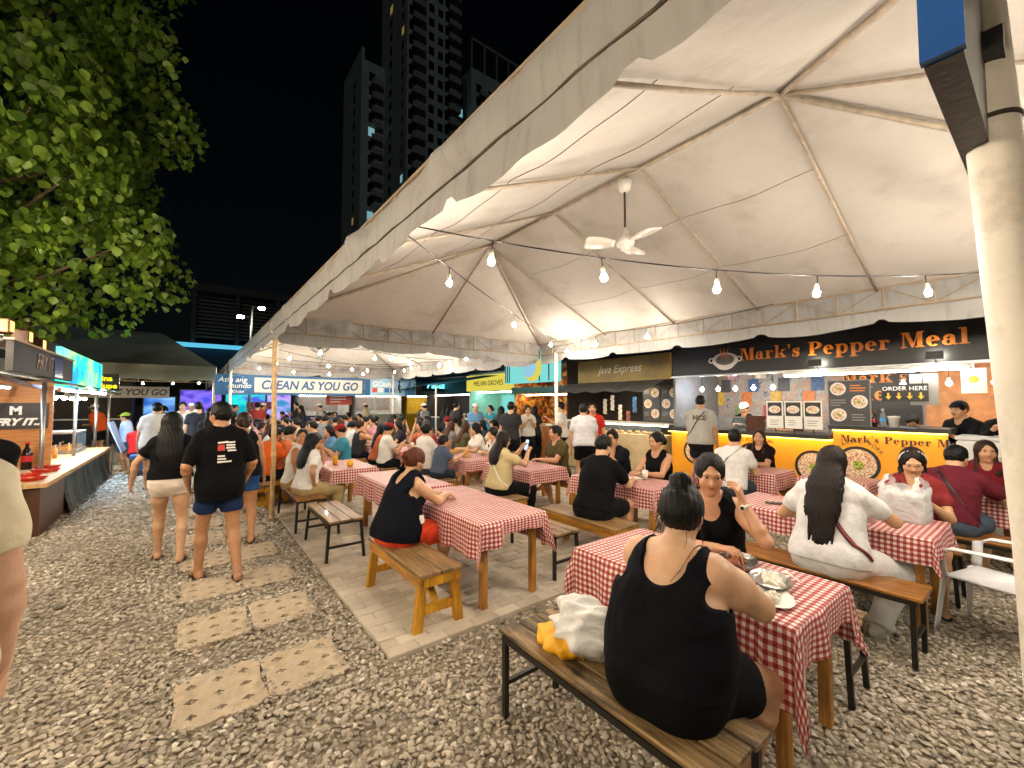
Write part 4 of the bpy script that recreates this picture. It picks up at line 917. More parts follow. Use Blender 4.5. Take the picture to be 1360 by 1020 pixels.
simple_stall('dark teal stall in the corner with a blue neon sign', 9.2, 14.6, 19., '#2a4a4a', mat('teal_dark'), mat('stall_dark'), (1., .9, .75, 8), 2.1, 2.8)
t = thing('awning', 'blue tarp awning over the stalls beyond the second tent', 'awning'); mb = MB(); mb.grid(lambda u, v: (6.3+2.6*v, 12.2+6*u, 2.25+.45*v+.05*math.sin(u*9)), 20, 6); mb.build('sheet', mat('blue_tarp', '#2a6d86', rough=.7, var=.15, nscale=3), t, True)
for yy in (12.4, 18): mb = MB(); mb.tube([(6.4, yy, 0), (6.4, yy, 2.3)], .03, 8); mb.build('pole', M_POLE, t, True)

# far row across the end
far_specs = [(1.1, 4.2, 'stage screen', '#5a3a9a'), (4.5, 7.2, 'burger', '#c8d0d8'), (7.4, 10., 'white', '#d8d8d0'), (10.2, 13, 'yellow', '#d8b020'), (13.2, 16.5, 'dark', '#6a6a66')]
t = thing('led_stage', 'purple and cyan lit LED stage screens at the far end', 'stage screen')
def led_mat(name, cols, strength, sc=(1.2, 1.2, 2.2)):
    m = emis(name, cols[0], strength); nt = m.node_tree; N = nt.nodes; L = nt.links; e = [n for n in N if n.type == 'EMISSION'][0]
    tc = N.new('ShaderNodeTexCoord'); mp = N.new('ShaderNodeMapping'); mp.inputs['Scale'].default_value = sc; L.new(tc.outputs['Object'], mp.inputs[0])
    n = N.new('ShaderNodeTexNoise'); n.inputs['Scale'].default_value = 1.; n.inputs['Detail'].default_value = 2; L.new(mp.outputs[0], n.inputs['Vector'])
    cr = N.new('ShaderNodeValToRGB'); el = cr.color_ramp.elements; el[0].position = .32; el[1].position = .68; el[0].color = (*rgb(cols[0]), 1); el[1].color = (*rgb(cols[-1]), 1)
    for i, c in enumerate(cols[1:-1]): q = el.new(.32+.36*(i+1)/(len(cols)-1)); q.color = (*rgb(c), 1)
    L.new(n.outputs[0], cr.inputs[0]); L.new(cr.outputs[0], e.inputs[0])
    return m
for k, (x0, x1, z0, z1, cols) in enumerate(((-1.6, -.5, 1.15, 1.95, ['#2a5ab0', '#80b8f0']), (-.3, 1.3, .9, 2.3, ['#3a2aa8', '#8a70f0', '#4a50d0']), (1.5, 3.2, .9, 2.35, ['#10a0b0', '#30e0d8', '#4a60d0']), (3.3, 4.4, .6, 2.35, ['#6a4ac0', '#c0a8f0', '#3a8ac0']))):
    mb = MB(); mb.b2(x0, x1, 25.4, 25.5, z0, z1); mb.build('screen', led_mat('led_%d' % k, cols, .55), t); mb = MB(); mb.b2(x0-.05, x1+.05, 25.505, 25.6, .03, z1+.06); mb.build('frame', M_BLK, t)
mb = MB(); mb.b2(2.35, 3.55, 25.2, 25.26, 1.35, 1.75); q = mb.build('name_board', mat('lilac_board', '#a86aa0', rough=.5), t); text_mesh('printed_word', 'SUGBO', .36, mat('crimson', '#b01840', rough=.5), q, frame_m((2.95, 25.19, 1.55), (1, 0, 0), (0, 0, 1)), .004, bold=.01)
mb = MB(); mb.b2(-1.8, 4.5, 24.6, 25.39, .0, .45); mb.build('platform', M_BLK, t)
for k, (lab, x0, x1, fas, fm, inn, words) in enumerate([
    ('blue fronted burger stall at the far end with bright interior', 4.7, 7.4, '#1f4f90', mat('far_blue', '#1a4f96', rough=.5), mat('far_white', '#d2cfc6', rough=.6), [('BURGER', .3, M_YEL, 6.0, 2.42, 0)]),
    ('white bright stall at the far end with plain boards', 7.7, 10.6, '#d8d4c8', mat('far_cream', '#cfc9b8', rough=.6), mat('far_white'), []),
    ('yellow panelled stall at the far end', 10.9, 13.4, '#d8a818', mat('far_grey', '#77736a', rough=.6), mat('far_yellow', '#d8b028', rough=.6, var=.2), []),
    ('grey shuttered stall in the far corner', 13.7, 17.5, '#5a5a58', mat('far_teal', '#2a6a66', rough=.6), mat('stall_dark'), [])]):
    simple_stall(lab, 25.0, x0, x1, fas, fm, inn, (1., .95, .85, 9), 2.15, 2.75, words, 'Y', board=M_COLL if k < 2 else None)
simple_stall('black stall with white menu lines at the end of the aisle', 24., -6., -1.9, '#24242a', mat('far_black', '#1a1b20', rough=.5), mat('stall_dark'), (1., .85, .6, 4), 2.0, 2.5, [], 'Y')

# ------------------------------------------------------------------ banners
M_BAN = mat('banner_blue', '#124f78', rough=.6, var=.06, nscale=2); M_BANW = mat('banner_white', '#b8b2a4', rough=.6, var=.04, nscale=3)
t = thing('banner', 'long blue banner reading CLEAN AS YOU GO across the second tent', 'banner'); M = frame_m((.62, 15.46, 1.95), (1, 0, 0), (0, 0, 1))
slab_on(t, M, 0, 4.45, 0, .63, -.01, 0, M_BAN, 'sheet'); slab_on(t, M, 1.02, 4.38, .08, .55, 0, .003, M_BANW, 'white_field')
text_mesh('printed_word', 'CLEAN AS YOU GO', .40, mat('banner_text', '#164a74', rough=.6), t, M @ Matrix.Translation((2.7, .31, .005)), .002, shear=.22, bold=.012, sx=.86)
text_mesh('printed_word', 'Atin ang', .22, M_WHT, t, M @ Matrix.Translation((.44, .46, .003)), .002, shear=.25); text_mesh('printed_word', 'mundo', .22, M_WHT, t, M @ Matrix.Translation((.62, .28, .003)), .002, shear=.25); text_mesh('printed_word', 'Globe', .12, M_WHT, t, M @ Matrix.Translation((.6, .10, .003)), .002); disc(t, M, .40, .10, .06, .004, M_WHT, 'logo'); disc(t, M, .40, .10, .03, .006, M_BAN, 'logo_core')
mb = MB(); [mb.add([M @ V3((a, b, .002)) for a, b in p], [(0, 1, 2, 3)]) for p in arc(.55, .32, (.29, .29), (.282, .282), 0, 360, 30)]; mb.build('printed_ring', mat('ring_pale', '#6fa8c8', rough=.6), t)
t = thing('banner', 'blue city skyline banner with the word GCash beside the long one', 'banner'); M = frame_m((5.1, 15.48, 1.97), (1, 0, 0), (0, 0, 1))
slab_on(t, M, 0, 2.0, 0, .65, -.01, 0, mat('banner_sky', '#8fb4c8', rough=.6, var=.25, nscale=2), 'sheet'); slab_on(t, M, .0, .2, 0, .65, 0, .002, M_BAN, 'edge_field')
text_mesh('printed_word', 'GCash', .26, M_WHT, t, M @ Matrix.Translation((.62, .42, .004)), .003, shear=.2, bold=.006)
for k, c in enumerate(('#c83a2a', '#d8d8d8', '#2a5a9a', '#2a3a7a')): slab_on(t, M, .28+.23*k, .46+.23*k, .12, .28, 0, .003, mat('tile_'+c.strip('#'), c, rough=.5), 'printed_tile')
for k in range(7): slab_on(t, M, 1.55+.06*k, 1.60+.06*k, 0, .25+.12*((k*5) % 4), 0, .003, mat('sky_blue', '#2f6a9a', rough=.6), 'printed_building')
mb = MB(); [mb.add([M @ V3((a, b, .005)) for a, b in p], [tuple(range(len(p)))]) for g in (elp(1.32, .52, .045, .05), ribbon([(1.32, .46), (1.30, .3), (1.36, .1)], [.05, .09, .05]), ribbon([(1.25, .4), (1.4, .34)], [.03, .03])) for p in g]; mb.build('printed_figure', mat('far_black'), t)
t = thing('banner', 'cream banner reading CLEAN AS YOU GO beyond the third tent', 'banner'); M = frame_m((5.6, 24.2, 2.1), (1, 0, 0), (0, 0, 1)); slab_on(t, M, 0, 5, 0, .65, -.01, 0, M_BANW, 'sheet'); text_mesh('printed_word', 'CLEAN AS YOU GO', .42, mat('grey_dark_print', '#4a4a48', rough=.6), t, M @ Matrix.Translation((2.5, .32, .004)), .002, shear=.2, bold=.01)
t = thing('banner', 'cream banner reading CLEAN AS YOU GO under the grey green tent', 'banner'); M = frame_m((-3.6, 17.9, 1.86), (1, 0, 0), (0, 0, 1)); slab_on(t, M, .7, 3.1, 0, .36, -.01, 0, M_BANW, 'sheet'); text_mesh('printed_word', 'CLEAN AS YOU GO', .27, mat('grey_dark_print'), t, M @ Matrix.Translation((1.9, .17, .004)), .002, shear=.2, bold=.010, sx=.95)
t = thing('sign_board', 'small red hanging sign behind the blue banner', 'sign'); M = frame_m((4.15, 17., 1.62), (1, 0, 0), (0, 0, 1)); slab_on(t, M, 0, .95, 0, .45, -.02, 0, mat('red_board', '#c0503a', rough=.5), 'board'); bars(t, M, .15, .3, 3, .6, .1, .04, M_WHT, 2)
for q in (.1, .85): slab_on(t, M, q, q+.02, .45, 1.1, -.015, -.005, M_WIRE, 'cord')
t = thing('lightbox_sign', 'blue neon script sign in the far right corner', 'sign'); M = frame_m((8.1, 17., 2.2), (1, 0, 0), (0, 0, 1)); slab_on(t, M, 0, 1.3, 0, .55, -.1, 0, M_NAVY, 'box'); text_mesh('neon_word', 'Pasta', .42, emis('neon_cyan', '#60e0f0', 1.4), t, M @ Matrix.Translation((.65, .28, .01)), .004, shear=.3, bold=.01)

# ------------------------------------------------------------------ left-hand row of stalls
LW = wood('left_counter_wood', '#a05f28', '#c98a48', 'X')
t = thing('food_stall', 'wood panelled snack stall with brown counter and dark tarp skirt', 'stall')
mb = MB(); mb.b2(-2.6, -1.47, 8.0, 9.35, .0, .62); mb.build('counter', mat('brown_laminate', '#4d2f1a', rough=.4, var=.15, nscale=2), t)
mb = MB(); mb.b2(-2.7, -1.40, 7.92, 13.6, .623, .675); mb.build('counter_top', wood('counter_pine', '#b98a50', '#d8b078', 'Y'), t)
mb = MB(); mb.grid(lambda u, v: (-1.49+.05*math.sin(u*70)*v*.5+.02*math.sin(u*31)+.10*v*v, 9.36+4.3*u, .62-.6*v), 80, 8); mb.build('skirt', mat('dark_tarp', '#2b3a3c', rough=.35, var=.35, nscale=6, wrinkle=.6, wscale=7), t, True)
mb = MB(); mb.b2(-4.6, -1.78, 10.2, 10.26, 0, 2.05); wl = mb.build('partition', LW, t)
M = frame_m((-2.2, 10.19, 1.28), (1, 0, 0), (0, 0, 1)); q = slab_on(wl, M, -.5, .38, 0, .42, -.0, .012, mat('fry_board', '#2b2423', rough=.5, var=.1), 'name_board')
text_mesh('printed_word', 'FRY IT...', .15, M_WHT, wl, M @ Matrix.Translation((.06, .11, .016)), .003, shear=.35, bold=.008); text_mesh('printed_word', 'M', .18, M_WHT, wl, M @ Matrix.Translation((.02, .29, .016)), .003, bold=.008)
mb = MB(); mb.b2(-4.7, -4.6, 7.9, 16, 0, 2.6); mb.build('back_wall', LW, t)
mb = MB(); mb.b2(-1.62, -1.56, 7.1, 10.15, 2.06, 2.40); fb = mb.build('fascia', mat('fascia_dark', '#15100f', rough=.65, var=.1), t)
text_mesh('printed_word', 'FRY IT', .30, mat('bronze_print', '#8a6a50', rough=.4), fb, frame_m((-1.555, 8.4, 2.23), (0, 1, 0), (0, 0, 1)), .003, shear=.3); mb = MB(); mb.b2(-1.556, -1.552, 8.9, 9.4, 2.08, 2.38); mb.build('painted_glare', mat('glare_paint', '#3a4a8a', rough=.15, var=.3, nscale=3), fb)  # blue glare on the fascia, put into the colour of a thin panel
mb = MB(); mb.b2(-1.63, -1.55, 7.05, 10.2, 2.403, 2.425); mb.build('fascia_trim', wood('trim_wood', '#b98a60', '#d8b890', 'Y'), fb)
mb = MB(); mb.grid(lambda u, v: (-1.6-3.1*v, 7.0+3.3*u, 2.43+.5*v), 4, 4); mb.build('roof', mat('roof_sheet'), t)
mb = MB(); mb.grid(lambda u, v: (-1.35-.35*v, 7.0+9*u, 1.96+.08*v+.02*math.sin(u*40)), 40, 2); mb.build('under_awning', mat('silver_tarp', '#9a9aa0', rough=.4, var=.3, nscale=5), t, True)
for yy in (7.2, 9.3, 11.6, 13.9, 15.9): mb = MB(); mb.tube([(-1.72, yy, 0), (-1.72, yy, 2.06)], .028, 8); mb.build('post', M_STEEL, t, True)
mb = MB(); mb.beam((-1.7, 7., 2.0), (-1.9, 10.4, 1.93), .05); mb.build('brace', MATS['trim_wood'], t); mb = MB(); mb.beam((-1.75, 10.4, 1.92), (-1.7, 16, 1.93), .05); mb.build('brace', MATS['trim_wood'], t)
for k, yy in enumerate((7.35, 8.1, 8.75)):
    q = thing('wall_lamp', ['warm square box lamp at the near end of the stall roof', 'warm square box lamp above the snack stall sign', 'small warm box lamp beside the LED panel'][k], 'lamp', (-1.72, yy, 2.62-.03*k)); mb = MB(); mb.b2(-.08, .08, -.08, .08, -.12, .04, .01); mb.build('housing', mat('lamp_wood', '#6a3f1c', rough=.5), q); mb = MB(); mb.b2(.081, .088, -.06, .06, -.10, .02); mb.build('diffuser', emis('sconce_glow', (1., .50, .15), 1.2), q); mb = MB(); mb.b2(-.03, .03, -.03, .03, -.21, -.139); mb.build('stem', M_BLK, q)
q = thing('video_screen', 'long green and cyan LED screen hung over the left stalls', 'screen'); mb = MB(); mb.b2(-1.80, -1.74, 10.35, 14.7, 1.98, 2.66); mb.build('screen', led_mat('led_green', ['#2a80b0', '#28c890', '#88d870', '#60d8c0', '#2a70a8'], 1.3, (1, 1.1, 1.6)), q); mb = MB(); mb.b2(-1.90, -1.801, 10.3, 14.75, 1.94, 2.70); mb.build('casing', M_BLK, q)
q = thing('lightbox_sign', 'black box sign with yellow letters at the end of the left stalls', 'sign'); M = frame_m((-2.28, 15.6, 2.02), (1, 0, 0), (0, 0, 1)); slab_on(q, M, -.12, .78, 0, .46, -.08, 0, M_BLK, 'box'); E_YL = emis('yellow_letters', '#f0e020', .7); text_mesh('lit_word', 'Messina', .19, E_YL, q, M @ Matrix.Translation((.34, .33, .006)), .003, bold=.006); text_mesh('lit_word', 'Guadalupe', .19, E_YL, q, M @ Matrix.Translation((.33, .13, .006)), .003, bold=.006)
for k in range(7):
    q = thing('stall_bulb', 'warm bulb in the row lighting the left stall counter', 'bulb', (-2.1, 10.7+k*.75, 1.83), group='bulbs over the left stall counter'); mb = MB(); mb.lathe([(.008, -.07), (.04, -.045), (.04, -.02), (.016, 0)], 10); mb.build('glass', MATS['stall_warm'], q, True); mb = MB(); mb.tube([(0, 0, 0), (0, 0, .14)], .006, 5); mb.build('wire', M_WIRE, q)
q = thing('tube_light', 'white tube light under the near edge of the left stall awning', 'light'); mb = MB(); mb.tube([(-2.2, 8.2, 1.93), (-2.2, 9.9, 1.93)], .014, 8); mb.build('tube', emis('tube_cool', (.80, .90, 1.), 30), q); mb = MB(); mb.b2(-2.22, -2.18, 8.15, 9.95, 1.946, 1.98); mb.build('housing', M_WHT, q)
q = thing('tube_light', 'bluish tube light lighting the gravel beside the tarp skirt', 'light'); mb = MB(); mb.tube([(-1.50, 10.8, 1.90), (-1.50, 13.2, 1.90)], .016, 8); mb.build('tube', emis('tube_blue', (.45, .68, 1.), 210), q); mb = MB(); mb.b2(-1.53, -1.47, 10.75, 13.25, 1.918, 1.95); mb.build('housing', M_WHT, q)
q = thing('shelf_unit', 'crowded shelf of jars and boxes behind the left counter', 'shelf', (-3.0, 10.4, 0))
mb = MB(); mb.b2(-.05, 0, 0, 5.4, 0, 1.95); mb.build('back_panel', wood('shelf_wood', '#6a4424', '#9a6a3c', 'Y'), q)
for z_ in (.75, 1.12, 1.5): mb = MB(); mb.b2(.001, .28, 0, 5.4, z_-.02, z_); mb.build('shelf_board', MATS['shelf_wood'], q)
rs_ = random.Random(8)
for z_ in (.75, 1.12, 1.5):
    y_ = .08
    while y_ < 5.2:
        w_ = rs_.uniform(.07, .2); h_ = rs_.uniform(.1, .3); c_ = rs_.choice(['#c98a3a', '#d8d0c0', '#8a2a20', '#3a5a3a', '#b8a080', '#5a4a40', '#d8c050', '#40608a'])
        mg_ = mat('goods_'+c_.strip('#'), c_, rough=.4, var=.15); lab_ = {'#c98a3a': 'amber', '#d8d0c0': 'cream', '#8a2a20': 'dark red', '#3a5a3a': 'green', '#b8a080': 'tan', '#5a4a40': 'brown', '#d8c050': 'yellow', '#40608a': 'blue'}[c_]
        if rs_.random() < .5: g_ = MB().b2(-.08, .08, -w_/2, w_/2, 0, h_, .006).build('goods_box', mg_); tag(g_, lab_+' carton on the crowded shelf of the left stall', 'box', lab_+' cartons on the left stall shelf'); m3 = MB(); m3.b2(.0801, .083, -w_*.35, w_*.35, h_*.3, h_*.7); m3.build('label_panel', M_WHT, g_)
        else: g_ = MB().lathe([(w_*.4, 0), (w_*.42, .02), (w_*.42, h_*.8), (w_*.3, h_*.9)], 10).build('jar', mg_, None, True); tag(g_, lab_+' jar on the crowded shelf of the left stall', 'jar', lab_+' jars on the left stall shelf'); m3 = MB(); m3.lathe([(w_*.33, h_*.901), (w_*.33, h_)], 10); m3.build('lid', M_BLK, g_)
        g_.location = (-2.86, 10.4+y_+w_/2, z_+.001); y_ += w_+.03
q = thing('food_warmer', 'steel and glass food warmer on the left counter', 'warmer', (-2.0, 12.6, .676)); mb = MB(); mb.b2(-.25, .25, -.45, .45, 0, .08); mb.build('base', M_STEEL, q); mb = MB(); mb.b2(.235, .245, -.43, .43, .081, .40); mb.build('pane', mat('case_glass'), q); mb = MB(); mb.b2(-.25, .25, -.45, .45, .401, .44); mb.build('top', M_STEEL, q); mb = MB(); mb.b2(-.2, .2, -.4, .4, .081, .14); mb.build('food', mat('pastry'), q)
# goods on the counter
def tray_red(label, x, y, z, s_=1., c='#b8231c'):
    q = thing('food_tray', label, 'tray', (x, y, z), .2); mb = MB(); mb.lathe([(.10, 0), (.13, .045), (.135, .045), (.105, .006)], 4, squash=(1.2, .9)); mb.build('tray', mat('red_plastic_'+c.strip('#'), c, rough=.4), q)
    for k in range(5): mb = MB(); mb.lathe([(.02, 0), (.032, .015), (.02, .03), (.004, .035)], 7, (rng.uniform(-.06, .06), rng.uniform(-.05, .05), .006)); mb.build('snack', mat('pastry'), q, True)
for k, (x, y) in enumerate(((-1.62, 8.3), (-1.75, 8.75), (-1.65, 9.2), (-1.9, 8.45), (-1.72, 9.7))): tray_red(['red snack tray at the counter corner', 'red snack tray beside the corner tray', 'red snack tray by the soda bottle', 'red snack tray set back on the counter', 'red snack tray before the steel rack'][k], x, y, .677)
q = thing('paper_bag', 'standing tan paper bag at the counter corner', 'bag', (-1.95, 8.1, .677), .4); mb = MB(); mb.grid(lambda u, v: (.12*math.cos(u*2*PI)+.01*math.sin(v*9), .08*math.sin(u*2*PI), .36*v+.02*math.sin(u*12)*v), 14, 5); mb.build('bag', mat('kraft', '#b5915c', rough=.8, var=.1), q, True)
bottle('large cola bottle with red label on the left stall counter', (-1.95, 9.75, .676), .42, .065, mat('cola', '#1a0805', rough=.1, var=0), '#c01818', '#b81c1c')
for k in range(9): bottle('small condiment bottle standing by the steel rack', (-2.0+.13*math.sin(k*2.3), 10.5+k*.28, .676), .22, .035, mat('condiment_%d' % (k % 3), ['#c98a3a', '#d8d4c8', '#8a2a1a'][k % 3], rough=.3), '#d8d0c0')['group'] = 'condiment bottles on the left counter'
q = thing('menu_board', 'pale blue menu board leaning out at the end of the left counter', 'menu board', (-1.42, 13.75, .60), 0); mb = MB(); mb.box((0.1, 0, .3), (.02, 1.0, .75), Matrix.Rotation(-.35, 3, 'Y')); mb.build('board', mat('menu_pale', '#a9bcd8', rough=.4, var=.2, nscale=7), q); mb = MB(); mb.tube([(0, -.3, -.6), (.0, -.3, .1)], .015, 6); mb.build('stand_leg', M_STEEL, q); mb = MB(); mb.tube([(0, .3, -.6), (.0, .3, .1)], .015, 6); mb.build('stand_leg', M_STEEL, q)
# flood lamps on a mast behind the second tent
q = thing('flood_lamp', 'pair of flood lamps on a mast before the dark building', 'lamp', (2.05, 21., 0)); mb = MB(); mb.tube([(0, 0, 0), (0, 0, 5.9)], .05, 8); mb.build('mast', M_STEEL, q, True)
for k, (dx, z) in enumerate(((-.4, 5.35), (.35, 5.8))):
    mb = MB(); mb.box((dx, -.1, z), (.26, .10, .16), Matrix.Rotation(.9, 3, 'X')); h_ = mb.build('housing', M_BLK, q); mb = MB(); mb.box((dx, -.14, z-.042), (.23, .012, .13), Matrix.Rotation(.9, 3, 'X')); mb.build('lens', emis('flood_glow', (1., .97, .75), 60), h_); mb = MB(); mb.tube([(0, 0, z), (dx, -.05, z)], .02, 6); mb.build('arm', M_STEEL, h_)

# ------------------------------------------------------------------ the tree at the left
def tree():
    r = np.random.default_rng(12)
    t = thing('broadleaf_tree', 'broad leaved tree with heart shaped leaves rising behind the left stalls', 'tree', (-3.3, 10.4, 0)); O = np.array([-3.3, 10.4, 0])
    M_BARK = mat('bark', '#6a5844', rough=.9, var=.3, nscale=9, bump=.6, bscale=30)
    mb = MB(); mb.tube([(0, 0, -.05), (.05, .05, 1.4), (-.05, .1, 3.2), (.1, 0, 5.), (.05, .1, 7.5), (0, 0, 9.5)], [.24, .19, .16, .12, .08, .03], 12); tr = mb.build('trunk', M_BARK, t, True)
    yaw = math.radians(37.5); fx, fy, rx, ry = math.sin(yaw), math.cos(yaw), math.cos(yaw), -math.sin(yaw)
    clumps = []
    while len(clumps) < 170:
        p = r.normal(size=3); p = p/np.linalg.norm(p)*r.uniform(.25, 1)**.5; c = np.array([-2.6, 9.5, 6.6])+p*np.array([2.9, 2.9, 4.4])
        if c[2] < 2.95+.25*abs(c[0]+2.6): continue
        d = c[0]*fx+c[1]*fy; l = c[0]*rx+c[1]*ry
        if l/d > -.87+.04*math.sin(c[2]*2.1): continue
        clumps.append((c, r.uniform(.35, .7)))
    for c, rad in clumps[::4]:
        a = np.array([.05, .05, max(2.6, min(8, c[2]-1.1))]); b = c-O; m_ = (a+b)/2+np.array([0, 0, -.15]); mb = MB(); mb.tube([a, m_, b], [.045, .03, .01], 6); mb.build('branch', M_BARK, t, True)
    hv = np.array([(0, 0, 0), (.30, .10, .02), (.50, .42, .0), (.34, .72, -.02), (0, 1.05, -.06), (-.34, .72, -.02), (-.50, .42, .0), (-.30, .10, .02), (0, .45, -.05)]); hf = [(0, 1, 2, 8), (8, 2, 3, 4), (8, 4, 5, 6), (0, 8, 6, 7)]
    M_LEAF = bpy.data.materials.new('leaf'); M_LEAF.use_nodes = True; nt = M_LEAF.node_tree; N = nt.nodes; L = nt.links; b = N['Principled BSDF']
    g = N.new('ShaderNodeNewGeometry'); oi = N.new('ShaderNodeObjectInfo'); ad = N.new('ShaderNodeMath'); ad.operation = 'ADD'; L.new(g.outputs['Random Per Island'], ad.inputs[0]); L.new(oi.outputs['Random'], ad.inputs[1]); fr = N.new('ShaderNodeMath'); fr.operation = 'FRACT'; L.new(ad.outputs[0], fr.inputs[0])
    cr = N.new('ShaderNodeValToRGB'); e = cr.color_ramp.elements; e[0].color = (*rgb('#4a6c1c'), 1); e[1].color = (*rgb('#8fae3e'), 1); L.new(fr.outputs[0], cr.inputs[0]); L.new(cr.outputs[0], b.inputs['Base Color']); b.inputs['Roughness'].default_value = .45
    tl2 = N.new('ShaderNodeBsdfTranslucent'); L.new(cr.outputs[0], tl2.inputs[0]); mx = N.new('ShaderNodeMixShader'); mx.inputs[0].default_value = .3; out = [n for n in N if n.type == 'OUTPUT_MATERIAL'][0]; L.new(b.outputs[0], mx.inputs[1]); L.new(tl2.outputs[0], mx.inputs[2]); L.new(mx.outputs[0], out.inputs[0])
    me = bpy.data.meshes.new('leaf'); me.from_pydata(hv.tolist(), [], hf); me.materials.append(M_LEAF)
    P_ = []
    for _ in range(30000):
        c, rad = clumps[r.integers(0, len(clumps))]; p = r.normal(size=3); p = c+p/np.linalg.norm(p)*rad*r.uniform(.2, 1)**.4
        if p[2] < 2.75: continue
        P_.append(p)
    P_.sort(key=lambda p: p[0]**2+p[1]**2+(p[2]-1.7)**2)
    VV = []; F = []; off = 0; cnt = 0
    for p in P_:
        s_ = r.uniform(.075, .145); R = Matrix.Rotation(r.uniform(0, 6.28), 3, 'Z') @ Matrix.Rotation(-r.uniform(.5, 1.5), 3, 'X') @ Matrix.Rotation(r.normal(0, .4), 3, 'Y')
        d = p[0]*fx+p[1]*fy; l = (p[0]*rx+p[1]*ry)/d; u = (p[2]-1.7)/d
        if cnt < 300 and -1.2 < l < -.75 and u < .92:
            o = link('leaf', me, t, p-O); o.rotation_euler = R.to_euler(); o.scale = (s_,)*3; cnt += 1
        else:
            VV.append((hv*s_)@np.array(R).T+p-O); F += [tuple(i+off for i in f) for f in hf]; off += len(hv)
    me2 = bpy.data.meshes.new('crown'); me2.from_pydata(np.concatenate(VV).tolist(), [], F); me2.materials.append(M_LEAF); tag(link('crown', me2, t), kind='stuff')
tree()
# ------------------------------------------------------------------ tables, cloths, benches
def gingham():
    m = bpy.data.materials.new('gingham_cloth'); m.use_nodes = True; nt = m.node_tree; N = nt.nodes; L = nt.links; b = N['Principled BSDF']
    tc = N.new('ShaderNodeUVMap'); tc.uv_map = 'UVMap'; sp = N.new('ShaderNodeSeparateXYZ'); L.new(tc.outputs[0], sp.inputs[0])
    st_ = []
    for i in (0, 1):
        d = N.new('ShaderNodeMath'); d.operation = 'DIVIDE'; d.inputs[1].default_value = .037; L.new(sp.outputs[i], d.inputs[0])
        f = N.new('ShaderNodeMath'); f.operation = 'FRACT'; L.new(d.outputs[0], f.inputs[0])
        g = N.new('ShaderNodeMath'); g.operation = 'GREATER_THAN'; g.inputs[1].default_value = .5; L.new(f.outputs[0], g.inputs[0]); st_.append(g)
    a = N.new('ShaderNodeMath'); a.operation = 'ADD'; L.new(st_[0].outputs[0], a.inputs[0]); L.new(st_[1].outputs[0], a.inputs[1])
    h = N.new('ShaderNodeMath'); h.operation = 'MULTIPLY'; h.inputs[1].default_value = .5; L.new(a.outputs[0], h.inputs[0])
    cr = N.new('ShaderNodeValToRGB'); cr.color_ramp.interpolation = 'CONSTANT'; e = cr.color_ramp.elements; e[0].color = (*rgb('#e4ddd2'), 1); e[1].position = .4; e[1].color = (*rgb('#bb6a66'), 1); q = e.new(.9); q.color = (*rgb('#8a1820'), 1)
    L.new(h.outputs[0], cr.inputs[0])
    n = N.new('ShaderNodeTexNoise'); n.inputs['Scale'].default_value = 7; n.inputs['Detail'].default_value = 5; L.new(tc.outputs[0], n.inputs['Vector'])
    mr = N.new('ShaderNodeMapRange'); mr.inputs[1].default_value = .3; mr.inputs[2].default_value = .7; mr.inputs[3].default_value = .85; mr.inputs[4].default_value = 1.06; L.new(n.outputs[0], mr.inputs[0])
    v = N.new('ShaderNodeVectorMath'); v.operation = 'SCALE'; L.new(cr.outputs[0], v.inputs[0]); L.new(mr.outputs[0], v.inputs['Scale']); L.new(v.outputs[0], b.inputs['Base Color'])
    b.inputs['Roughness'].default_value = .55
    bp = N.new('ShaderNodeBump'); bp.inputs['Strength'].default_value = .5; bp.inputs['Distance'].default_value = .03; L.new(n.outputs[0], bp.inputs['Height']); L.new(bp.outputs[0], b.inputs['Normal'])
    return m
M_GING = gingham()
W_TLEG = wood('table_leg_wood', '#9a6420', '#c08a38', 'Z', worn='#5a3c1c', worn_amt=.5)
W_TTOP = wood('table_top_wood', '#8a5a28', '#b98440', 'Y')
W_BY = wood('bench_yellow_wood', '#a06a1c', '#cf9632', 'Y', rough=.4, worn='#6a4418', worn_amt=.5, coat=.15); W_BYZ = wood('bench_yellow_leg', '#b07818', '#d8a028', 'Z', rough=.45, worn='#6a4418', worn_amt=.4)
W_PLANK = wood('bench_plank_wood', '#6f5232', '#a58453', 'Y', rough=.5, worn='#3a2a1a', worn_amt=.7, coat=.1)
W_PLANK2 = wood('bench_brown_plank', '#74481c', '#a8722c', 'Y', rough=.4, worn='#4a2c14', worn_amt=.5, coat=.2)
W_OLD = wood('bench_grey_plank', '#54401f', '#a5875a', 'Y', rough=.6, worn='#1e1610', worn_amt=.92)
M_FRAME = mat('black_tube', '#16150f', rough=.45, var=.2, nscale=20)
